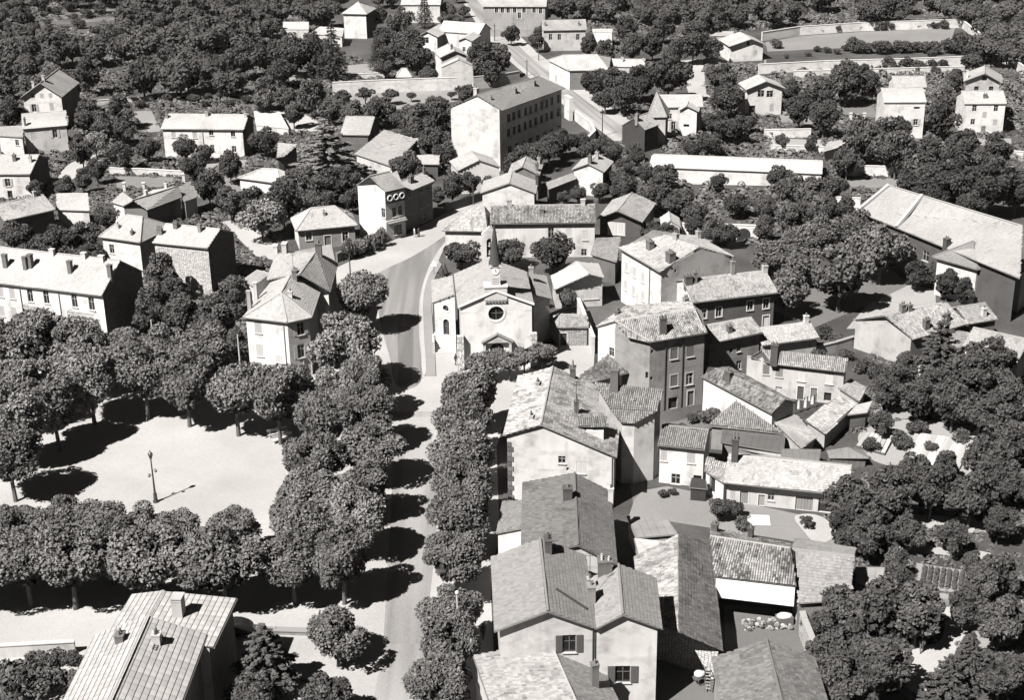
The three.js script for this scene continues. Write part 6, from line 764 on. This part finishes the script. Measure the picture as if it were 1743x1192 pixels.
// the wooded slope along the top of the photograph
{ const spots = []; const area = (x0, x1, y0, y1, st, r) => { for (let y = y0; y <= y1; y += st * 0.62) for (let x = x0; x <= x1; x += st) spots.push([x + rr(-st * 0.35, st * 0.35), y + rr(-st * 0.22, st * 0.22), r * rr(0.75, 1.25)]); };
  area(215, 560, -26, 40, 34, 22); area(250, 430, 60, 135, 38, 27); area(-20, 210, 60, 96, 36, 22); area(-20, 120, 118, 150, 36, 22); area(-20, 210, -24, 12, 30, 17); area(-20, 60, 14, 50, 26, 14); area(930, 1440, -24, 34, 33, 21); area(1440, 1740, -24, 26, 34, 20); area(1680, 1750, 40, 88, 34, 24); area(640, 690, -20, 10, 30, 16); area(760, 800, -10, 40, 24, 11);
  const keep = spots.filter(() => rnd() > 0.16).filter(([x, y]) => !(x > 40 && x < 205 && y > 14 && y < 46) && !(x > 1395 && x < 1470 && y > -5 && y < 45) && !(x > 1290 && x < 1640 && y > 30) && !(x > 470 && x < 535 && y > 28));
  wood('round', keep.map(s => [...s, 'wood']), 'dark tree of the dense wood along the top of the slope', 'trees of the hillside wood', { vary: 1 }); }
// wood beyond, one mass
{ const L = []; for (let i = 0; i < 420; i++) { const z = -rr(500, 760); L.push([rr(-0.42, 0.42) * -z * 1.05, z, rr(1.3, 2.2)]); }
  for (let y = 0; y < 1190; y += 26 + y * 0.03) for (let x = 1850; x < 2020; x += 34 + y * 0.045) { const p = P(x + rr(-10, 10), y + rr(-8, 8)); L.push([p.x, p.z, rr(0.8, 1.5)]); const q = P(-130 - (x - 1850) + rr(-10, 10), y * 0.5 + rr(-8, 8)); L.push([q.x, q.z, rr(0.8, 1.4)]); }
  const im = new THREE.InstancedMesh(kinds.wood.geos[0], leafM(0.05), L.length), m = new THREE.Matrix4(), q = new THREE.Quaternion(); L.forEach(([x, z, s], i) => { q.setFromAxisAngle(UPV, rr(0, 6.28)); m.compose(V3(x, -0.3, z), q, V3(s, s * rr(0.9, 1.2), s)); im.setMatrixAt(i, m); }); im.name = 'woods'; im.castShadow = im.receiveShadow = true; scene.add(im); tag(im, 'dark woods continuing beyond the last villas and gardens', 'woods', null, 'stuff'); }
// low cover over the garden ground
{ const L = new Leaves(); for (let i = 0; i < 26; i++) { const d = rdir(); d.y = Math.abs(d.y); const nn = d.clone().add(V3(0, 0.6, 0)).normalize(); L.leaf(d.x * 0.55, d.y * 0.45, d.z * 0.55, nn, rr(0.14, 0.26), rr(0.55, 1.4)); } const cg = L.geo();
  const zones = [[[0, -20], [560, -20], [560, 150], [0, 150]], [[930, -20], [1743, -20], [1743, 40], [1290, 50], [1000, 100]], [[0, 300], [470, 250], [480, 470], [400, 600], [240, 600], [0, 470]], [[0, 100], [760, 100], [760, 300], [0, 300]], [[480, 300], [620, 300], [600, 350], [480, 370]], [[690, 190], [770, 190], [770, 300], [700, 300]], [[1050, 110], [1840, 112], [1840, 340], [1440, 350], [1440, 420], [1100, 420], [1050, 300]], [[1480, 600], [1860, 600], [1860, 1192], [1380, 1192], [1390, 1040], [1450, 960], [1400, 900], [1440, 780]], [[0, 1120], [130, 1115], [120, 1192], [0, 1192]], [[380, 1090], [540, 1110], [540, 1192], [380, 1192]]].map(z => z.map(p => { const q = P(...p); return [q.x, q.z]; }));
  const bare = scene.children.filter(o => ['structure'].includes(o.userData.kind) && o.name !== 'ground').map(o => { const ps = o.geometry.attributes.position, ix = o.geometry.index; return [ps, ix]; });
  const foot = []; for (const [ps, ix] of bare) { if (!ix) continue; for (let i = 0; i < ix.count; i += 3) foot.push([0, 1, 2].map(k => [ps.getX(ix.getX(i + k)), ps.getZ(ix.getX(i + k))])); }
  const list = []; for (const z of zones) { let x0 = 1e9, x1 = -1e9, z0 = 1e9, z1 = -1e9; for (const [a, b] of z) { x0 = Math.min(x0, a); x1 = Math.max(x1, a); z0 = Math.min(z0, b); z1 = Math.max(z1, b); } const step = z0 < -330 ? 2.1 : z0 < -220 ? 1.5 : 1.0; for (let x = x0; x < x1; x += step) for (let y = z0; y < z1; y += step) { const a = x + rr(-0.5, 0.5) * step, b = y + rr(-0.5, 0.5) * step; if (!inside(z, a, b)) continue; const f = fbm(a / 9, b / 9, 200, 0, 3); if (f < 0.24 + rnd() * 0.2) continue; if (foot.some(t => inside(t, a, b))) continue; list.push([a, b, step * rr(0.6, 1.3) * (0.4 + f * 1.1)]); } }
  const im = new THREE.InstancedMesh(cg, leafM(0.085), list.length), m = new THREE.Matrix4(), q = new THREE.Quaternion(), c = new THREE.Color(); list.forEach(([a, b, s], i) => { q.setFromAxisAngle(UPV, rr(0, 6.28)); m.compose(V3(a, -0.05, b), q, V3(s, s * rr(0.5, 1.4), s)); im.setMatrixAt(i, m); const t = rr(0.5, 1.7); c.setRGB(t, t, t); im.setColorAt(i, c); }); im.name = 'undergrowth'; im.castShadow = im.receiveShadow = true; scene.add(im); tag(im, 'low grass, weeds and vegetables covering the garden plots', 'undergrowth', null, 'stuff'); console.log('undergrowth', list.length); }
// ---------------------------------------------------------------- lamp, poles, car, people, garden things
{ const t = thing('street_lamp', 'tall ornate lamp standard with a lantern and two side globes on the square', 'street lamp', P(266, 855));
  mesh('post', new THREE.LatheGeometry([V2(0.34, 0), V2(0.34, 0.15), V2(0.24, 0.3), V2(0.2, 1.1), V2(0.13, 1.25), V2(0.09, 3.2), V2(0.07, 5.4), V2(0.12, 5.5), V2(0.02, 5.55)], 12), metalM, t);
  const la = mesh('lantern', new THREE.LatheGeometry([V2(0.02, 0), V2(0.16, 0.05), V2(0.28, 0.5), V2(0.3, 0.55), V2(0.14, 0.78), V2(0.05, 0.85), V2(0.05, 1.0), V2(0.0, 1.1)], 8), mat('lanternglass', 0.06, null, { p: { roughness: 0.3 } }), t); la.position.y = 5.5;
  for (const [k, y] of [[-1, 3.3], [1, 3.9]]) { const a = mesh('bracket', merge([limb(V3(0, y, 0), V3(k * 0.4, y + 0.35, 0), 0.03, 0.03), limb(V3(k * 0.4, y + 0.35, 0), V3(k * 0.4, y + 0.1, 0), 0.03, 0.03)]), metalM, t); const b = mesh('globe', new THREE.SphereGeometry(0.16, 12, 8), mat('globe', 0.08, null, { p: { roughness: 0.3 } }), t); b.position.set(k * 0.4, y + 0.02, 0); } }
function pole(label, px, py, topY, o = {}) { const p = P(px, py), dir = ray(px, topY); const nrm = V3(p.x, 0, p.z).normalize(), tt = V3().subVectors(p, camera.position).dot(nrm) / dir.dot(nrm), h = o.h ?? Math.max(3, CAM_H + dir.y * tt); const t = thing('utility_pole', label, 'pole', p); mesh('shaft', new THREE.CylinderGeometry(0.08, 0.13, h, 8).translate(0, h / 2, 0), o.pale ? wallM(0.45) : mat('pole', o.tone ?? 0.07, boardTex), t); if (!o.bare) { const c = mesh('crossarm', box(1.2, 0.1, 0.1, 0, h - 0.5, 0), woodM, t); for (const k of [-0.5, 0.5]) { const i = mesh('insulator', new THREE.CylinderGeometry(0.05, 0.06, 0.16, 6), plainM(0.5), c); i.position.set(k, h - 0.37, 0); } } return t; }
pole('dark utility pole on the pavement by the bend opposite the church', 597, 474, 440, { h: 4.2, bare: 1 });
pole('slim pole rising in front of the presbytery hip', 806, 349, 318, { h: 4, bare: 1 });
pole('pale concrete pole at the corner of the wide hipped house', 1002, 167, 119, { pale: 1 });
pole('pale pole by the dark clump beside the upper road', 1046, 187, 149, { pale: 1 });
pole('dark pole on the verge of the upper road nearest the black barn', 1025, 232, 186);
pole('dark pole on the footway of the upper road near the school', 897, 129, 101);
pole('thin pole beside the square pale house', 917, 103, 70);
pole('tall pole beyond the pale grey institution', 842, 70, 40);
pole('pale mast among the trees below the tower like house', 1619, 183, 150, { pale: 1, bare: 1 });
pole('light pole in the garden behind the apartment house', 263, 592, 544, { pale: 1, bare: 1 });
pole('slim street pole at the side of the corner house', 411, 640, 565, { h: 6, bare: 1, pale: 1 });
{ const p = P(782, 1140), t = thing('wall_light', 'white street light on a pole between the lower plane trees', 'street light', p); mesh('shaft', new THREE.CylinderGeometry(0.06, 0.09, 8.2, 8).translate(0, 4.1, 0), wallM(0.5), t); mesh('arm', box(0.9, 0.06, 0.06, -0.4, 8, 0), metalM, t); mesh('lamp_head', new THREE.SphereGeometry(0.18, 10, 8).translate(0, 8.25, 0), plainM(0.7), t); }
{ const t = thing('road_sign', 'white triangular road sign on a post at the bend by the church', 'road sign', P(739, 468)); mesh('post', new THREE.CylinderGeometry(0.04, 0.04, 2.1, 6).translate(0, 1.05, 0), metalM, t); const s = new THREE.Shape([V2(-0.55, 0), V2(0.55, 0), V2(0, 0.95)]); mesh('plate', new THREE.ExtrudeGeometry(s, { depth: 0.04, bevelEnabled: false }).translate(0, 1.5, 0.05), plainM(0.75), t); }
for (const [px, py, l] of [[753, 473, 'small dark clipped cone beside the church chapel'], [758, 468, 'second dark clipped cone behind the church chapel']]) { const t = thing('topiary', l, 'topiary', P(px, py)); const L = new Leaves(); for (let i = 0; i < 500; i++) { const y = Math.pow(rnd(), 1.3), a = rr(0, 6.28), r = 0.62 * (1 - y); L.leaf(Math.cos(a) * r, 0.15 + y * 1.7, Math.sin(a) * r, V3(Math.cos(a), 0.5, Math.sin(a)).normalize(), 0.1, rr(0.6, 1.3)); } mesh('foliage', L.geo(), leafM(0.04), t); mesh('stem', limb(V3(0, 0, 0), V3(0, 0.6, 0), 0.06, 0.05), barkM, t); }
// cars
function car(label, pos, turn, tone) {
  const t = thing('car', label, 'car', pos, turn), paint = mat('paint', tone, null, { p: { roughness: 0.25, metalness: 0.1 } });
  const side = new THREE.Shape(); side.moveTo(-2.05, 0.35); side.lineTo(2.0, 0.35); side.quadraticCurveTo(2.15, 0.7, 1.9, 0.88); side.lineTo(1.0, 0.98); side.lineTo(0.55, 1.42); side.quadraticCurveTo(-0.4, 1.62, -1.1, 1.38); side.quadraticCurveTo(-1.9, 1.05, -2.1, 0.6); side.closePath();
  const g = new THREE.ExtrudeGeometry(side, { depth: 1.1, bevelEnabled: true, bevelSize: 0.16, bevelThickness: 0.2, bevelSegments: 4, curveSegments: 10 }); g.translate(0, 0, -0.55); mesh('body', g, paint, t);
  for (const [x, z] of [[-1.3, 0.66], [1.3, 0.66], [-1.3, -0.66], [1.3, -0.66]]) { const f = mesh('fender', new THREE.SphereGeometry(0.5, 14, 8, 0, Math.PI * 2, 0, Math.PI / 2).scale(1.15, 0.85, 0.42), paint, t); f.position.set(x, 0.36, z); const w = new THREE.Group(); w.name = 'wheel'; w.position.set(x, 0.33, z + Math.sign(z) * 0.1); t.add(w); mesh('tyre', new THREE.TorusGeometry(0.25, 0.09, 8, 18), plainM(0.02), w); mesh('hubcap', new THREE.CylinderGeometry(0.17, 0.17, 0.06, 16).rotateX(Math.PI / 2), plainM(0.55), w); }
  for (const k of [-1, 1]) { mesh('side_window', box(0.62, 0.32, 0.03, 0.16, 1.2, k * 0.7), glassM, t); mesh('side_window', box(0.6, 0.3, 0.03, -0.6, 1.19, k * 0.7), glassM, t); mesh('headlight', new THREE.SphereGeometry(0.13, 10, 8), plainM(0.5), t).position.set(1.95, 0.72, k * 0.5); }
  const rw = mesh('rear_window', box(0.03, 0.3, 0.8), glassM, t); rw.position.set(-1.62, 1.2, 0); rw.rotation.z = 0.75; const ws = mesh('windscreen', box(0.03, 0.5, 1.15), glassM, t); ws.position.set(0.83, 1.22, 0); ws.rotation.z = 0.75; mesh('bumper', box(0.12, 0.12, 1.6, -2.2, 0.42, 0), metalM, t); return t;
}
car('black rounded car parked behind the panel roofed house', P(394, 1082), Math.PI + 0.25, 0.02);
car('small dark car on the bright forecourt by the villa', P(1178, 170), 1.2, 0.03);
car('pale car stopped on the upper road by the white wall', P(974, 141), 2.2, 0.3);
// people: one continuous figure, walking
function figure() {
  const N = 72, S = 1.9, mc = new MarchingCubes(N, plainM(0.1), false, false, 120000), J = { head: [0, 1.62, 0.03], neck: [0, 1.46, 0], chest: [0, 1.28, 0], hip: [0, 0.95, 0], sl: [-0.19, 1.39, 0], el: [-0.26, 1.12, -0.05], hl: [-0.25, 0.87, 0.06], sr: [0.19, 1.39, 0], er: [0.26, 1.12, 0.02], hr: [0.24, 0.88, 0.14], ll: [-0.09, 0.92, 0], kl: [-0.1, 0.5, 0.1], al: [-0.1, 0.09, 0.04], tl: [-0.1, 0.05, 0.2], lr: [0.09, 0.92, 0], kr: [0.1, 0.49, -0.03], ar: [0.1, 0.1, -0.2], tr: [0.1, 0.05, -0.06] };
  const B = [['head', 'head', 0.105, 0.105], ['neck', 'head', 0.06, 0.06], ['neck', 'chest', 0.08, 0.15], ['chest', 'hip', 0.155, 0.15], ['sl', 'sr', 0.085, 0.085], ['sl', 'el', 0.06, 0.048], ['el', 'hl', 0.046, 0.04], ['sr', 'er', 0.06, 0.048], ['er', 'hr', 0.046, 0.04], ['ll', 'kl', 0.095, 0.065], ['kl', 'al', 0.062, 0.045], ['al', 'tl', 0.045, 0.04], ['lr', 'kr', 0.095, 0.065], ['kr', 'ar', 0.062, 0.045], ['ar', 'tr', 0.045, 0.04]];
  for (let k = 0; k < N; k++) for (let j = 0; j < N; j++) for (let i = 0; i < N; i++) { const p = V3((i / (N / 2) - 1) * S / 2, (j / (N / 2) - 1) * S / 2 + 0.9, (k / (N / 2) - 1) * S / 2); let d = 9; for (const [a, b, ra, rb] of B) { const A = J[a], C = J[b], ab = V3(C[0] - A[0], C[1] - A[1], C[2] - A[2]), ap = V3(p.x - A[0], p.y - A[1], p.z - A[2]), t = Math.max(0, Math.min(1, ap.dot(ab) / (ab.lengthSq() || 1))), q = ap.addScaledVector(ab, -t).length() - (ra + (rb - ra) * t); const h = Math.max(0, Math.min(1, 0.5 + 0.5 * (d - q) / 0.035)); d = d * (1 - h) + q * h - 0.035 * h * (1 - h); } mc.field[i + j * N + k * N * N] = -d; }
  mc.isolation = 0; mc.update(); const n = mc.count, g = new THREE.BufferGeometry(), ps = new Float32Array(n * 3); for (let i = 0; i < n; i++) { ps[i * 3] = mc.positionArray[i * 3] * S / 2; ps[i * 3 + 1] = mc.positionArray[i * 3 + 1] * S / 2 + 0.9; ps[i * 3 + 2] = mc.positionArray[i * 3 + 2] * S / 2; } g.setAttribute('position', new THREE.BufferAttribute(ps, 3)); g.setAttribute('normal', new THREE.BufferAttribute(new Float32Array(mc.normalArray.slice(0, n * 3)), 3)); return g;
}
{ const fg = figure(); const man = (label, px, py, turn, tone) => { const t = thing('person', label, 'person', P(px, py), turn); mesh('body', fg, plainM(tone), t); mesh('hair', new THREE.SphereGeometry(0.112, 12, 8, 0, 6.3, 0, 1.5).translate(0, 1.64, 0.015), plainM(0.03), t); return t; };
  man('person in light clothes walking on the street below the shaded house', 706, 404, 2, 0.4); man('person in dark clothes beside the lighter one on the street', 713, 404, 2.3, 0.03);
  man('dark figure walking by the house wall near the lower plane trees', 823, 1088, 0.5, 0.03); man('figure in dark clothes standing by the church buttress', 776, 622, 1, 0.06); man('person bending near the pale garden path', 1567, 1112, 3, 0.1); }
{ const t = thing('bicycle', 'dark bicycle leaning near the church front', 'bicycle', P(786, 638), 0.7); for (const x of [-0.5, 0.5]) { const w = mesh('wheel', new THREE.TorusGeometry(0.32, 0.03, 6, 18), metalM, t); w.position.set(x, 0.34, 0); } mesh('frame', merge([limb(V3(-0.5, 0.34, 0), V3(-0.1, 0.8, 0), 0.02, 0.02), limb(V3(-0.1, 0.8, 0), V3(0.36, 0.78, 0), 0.02, 0.02), limb(V3(0.36, 0.78, 0), V3(0.5, 0.34, 0), 0.02, 0.02), limb(V3(-0.04, 0.34, 0), V3(0.36, 0.74, 0), 0.02, 0.02), limb(V3(-0.04, 0.34, 0), V3(-0.12, 0.88, 0), 0.02, 0.02), limb(V3(0.34, 0.8, 0), V3(0.32, 1.0, 0), 0.02, 0.02)]), metalM, t); mesh('saddle', box(0.24, 0.05, 0.12, -0.13, 0.92, 0), plainM(0.03), t); mesh('handlebar', box(0.04, 0.04, 0.5, 0.32, 1.0, 0), metalM, t); }
function bench(label, px, py, turn) { const t = thing('bench', label, 'bench', P(px, py), turn); mesh('seat', box(2.6, 0.08, 0.5, 0, 0.45, 0), boardM(0.4), t); mesh('backrest', box(2.6, 0.35, 0.06, 0, 0.8, -0.25), boardM(0.4), t); for (const k of [-1.1, 1.1]) mesh('leg', box(0.12, 0.43, 0.45, k, 0.215, 0), wallM(0.4), t); }
bench('pale bench under the plane trees at the corner of the square', 474, 742, 0.5); bench('second bench in the shade close to the first', 482, 752, 0.5);
// courtyard, yard and garden things
{ const p = P(1288, 886), t = thing('ground_sheet', 'bright sheet laid out to dry on the courtyard', 'sheet', p, -0.1); const g = new THREE.PlaneGeometry(2.8, 2.3, 14, 12); g.rotateX(-Math.PI / 2); const a = g.attributes.position; for (let i = 0; i < a.count; i++) a.setY(i, 0.035 + 0.04 * vnoise(a.getX(i) * 2 + 9, a.getZ(i) * 2 + 9, 3)); g.computeVertexNormals(); mesh('cloth', g, mat('cloth', 0.5, null), t); }
{ const p = P(1306, 1066), t = thing('rubble_pile', 'heap of pale stones and rubble in the small yard', 'rubble', p); for (let i = 0; i < 90; i++) { const s = rr(0.1, 0.34), m = mesh('stone', new THREE.DodecahedronGeometry(s).scale(1, rr(0.5, 0.8), rr(0.7, 1.1)), wallM([0.14, 0.3, 0.36, 0.05, 0.2][i % 5]), t); m.position.set(rr(-2.3, 2.2), s * 0.3 + rr(0, 0.3), rr(-0.8, 0.8)); m.rotation.set(rr(0, 3), rr(0, 3), 0); } }
{ const p = P(1334, 1062), t = thing('crate', 'wooden crate with a pale cloth on top beside the rubble heap', 'crate', p, 0.2); mesh('box', box(1.5, 0.9, 1.0, 0, 0.45, 0), boardM(0.1), t); mesh('cloth', new THREE.SphereGeometry(0.8, 12, 6, 0, 6.3, 0, 1.57).scale(1, 0.4, 0.65).translate(0, 0.9, 0), plainM(0.5), t); }
{ const p = P(1190, 1162), t = thing('handcart', 'small handcart with a pale load in the narrow alley', 'handcart', p, 0.3); mesh('bed', box(1.3, 0.12, 0.9, 0, 0.6, 0), woodM, t); mesh('load', new THREE.SphereGeometry(0.55, 10, 7).scale(1, 0.7, 0.8).translate(0, 0.95, 0), plainM(0.5), t); for (const z of [-0.5, 0.5]) mesh('wheel', new THREE.TorusGeometry(0.35, 0.05, 6, 16).translate(0, 0.4, z), woodM, t); for (const z of [-0.3, 0.3]) mesh('shaft', box(1.2, 0.06, 0.06, 1.1, 0.6, z), woodM, t); }
{ const t = thing('ladder', 'wooden ladder lying in the alley against the outbuilding', 'ladder', P(1204, 1160), 1.45); for (const z of [-0.25, 0.25]) mesh('rail', box(3.6, 0.08, 0.06, 0, 0.9, z), woodM, t); for (let i = 0; i < 10; i++) mesh('rung', box(0.06, 0.06, 0.5, -1.6 + i * 0.36, 0.9, 0), boardM(0.3), t); t.rotation.z = 0.25; }
// cold frames: rows of pale boards, each its own
for (const [q, l] of [[[[1474, 741], [1520, 748], [1506, 776], [1456, 762]], 'cold frame covered with pale boards nearer the garden hut'], [[[1556, 742], [1656, 756], [1628, 808], [1538, 784]], 'long cold frame covered with pale boards in the garden']]) {
  const [a, b, c, d] = q.map(p => P(...p)), t = thing('cold_frame', l, 'cold frame', a.clone()), n = Math.round(a.distanceTo(b) / 0.55); for (let i = 0; i < n; i++) { const f = (i + 0.5) / n, s = a.clone().lerp(b, f), e = d.clone().lerp(c, f), L = s.distanceTo(e), m = mesh('board', box(0.5, 0.05, L), boardM([0.28, 0.36, 0.42, 0.32][i % 4]), t); m.position.copy(s).lerp(e, 0.5).sub(a); m.position.y = 0.35 + rr(0, 0.04); m.rotation.y = Math.atan2(e.x - s.x, e.z - s.z); m.rotation.x = 0.03; }
  const fr = []; for (const [s, e] of [[a, b], [d, c]]) { const L = s.distanceTo(e), g = box(L, 0.3, 0.08); g.rotateY(Math.atan2(-(e.z - s.z), e.x - s.x)); const m = s.clone().lerp(e, 0.5).sub(a); g.translate(m.x, 0.15, m.z); fr.push(g); } mesh('frame', merge(fr), woodM, t); }
{ const rows = 7; for (let i = 0; i < rows; i++) { const a = P(1574 + i * 10.5, 966 + i * 1.6), b = P(1569 + i * 10.8, 996 + i * 1.6), t = thing('vegetable_row', `row of low vegetables in the bed beyond the tiny shed, ${ORD[i]} from the shed`, 'vegetable row', a.clone(), 0, 'vegetable rows'); const L = new Leaves(); for (let k = 0; k < 260; k++) { const f = rnd(), p = a.clone().lerp(b, f).sub(a), d = rdir(); L.leaf(p.x + d.x * 0.25, Math.abs(d.y) * 0.35 + 0.05, p.z + d.z * 0.25, V3(d.x, Math.abs(d.y) + 0.5, d.z).normalize(), rr(0.08, 0.16), rr(0.6, 1.3)); } mesh('foliage', L.geo(), leafM(0.06), t); } }
{ const t = thing('parasol_hut', 'grey ridge tent shaped hut roof among the garden bushes', 'hut', P(1440, 790)); const pts = [V3(-2.3, 1.3, 1), V3(2.3, 1.3, 1.2), V3(2.2, 1.3, -1), V3(-2.2, 1.3, -1), V3(0, 2.2, 0)]; mesh('hut_roof', roofSlab([[pts[0], pts[1], pts[4]], [pts[1], pts[2], pts[4]], [pts[2], pts[3], pts[4]], [pts[3], pts[0], pts[4]]], 0.06), sheetM(0.16), t); mesh('hut_wall', box(4, 1.3, 1.7, 0, 0.62, 0), boardM(0.1), t); }

{ const a = P(1352, 706), b = P(1388, 694), t = thing('washing_line', 'white sheets hung out to dry before the cottage doors', 'washing line', a, Math.atan2(-(b.z - a.z), b.x - a.x)), L = a.distanceTo(b); for (const x of [0, L]) mesh('post', new THREE.CylinderGeometry(0.05, 0.05, 2, 6).translate(x, 1, 0), woodM, t); mesh('line', box(L, 0.02, 0.02, L / 2, 1.9, 0), plainM(0.1), t);
  for (let i = 0; i < 3; i++) { const g = new THREE.PlaneGeometry(0.75, 1.2 + 0.3 * (i % 2), 8, 8), p = g.attributes.position; for (let k = 0; k < p.count; k++) p.setZ(k, 0.06 * Math.sin(p.getX(k) * 9 + i) * (1.2 - p.getY(k))); g.computeVertexNormals(); const m = mesh('sheet', g, mat('cloth', 0.7, null, { p: { side: THREE.DoubleSide } }), t); m.position.set(0.5 + i * (L - 1) / 2, 1.25, 0); } }
for (const [px, py, y, l] of [[500, 462, 11.6, 'thin television aerial on the chimney of the corner house'], [981, 690, 10.6, 'thin aerial above the ridge of the great gabled house'], [1004, 985, 10.8, 'aerial between the two joined gables']]) { const p = P(px, py, y), t = thing('aerial', l, 'aerial', p.clone().setY(y - 1.2)); mesh('mast', new THREE.CylinderGeometry(0.03, 0.03, 4.2, 6).translate(0, 2.1, 0), metalM, t); for (let i = 0; i < 4; i++) mesh('rod', box(0.9 - i * 0.1, 0.03, 0.03, 0, 3.5 + i * 0.18, 0), metalM, t); }
renderer.render(scene, camera);
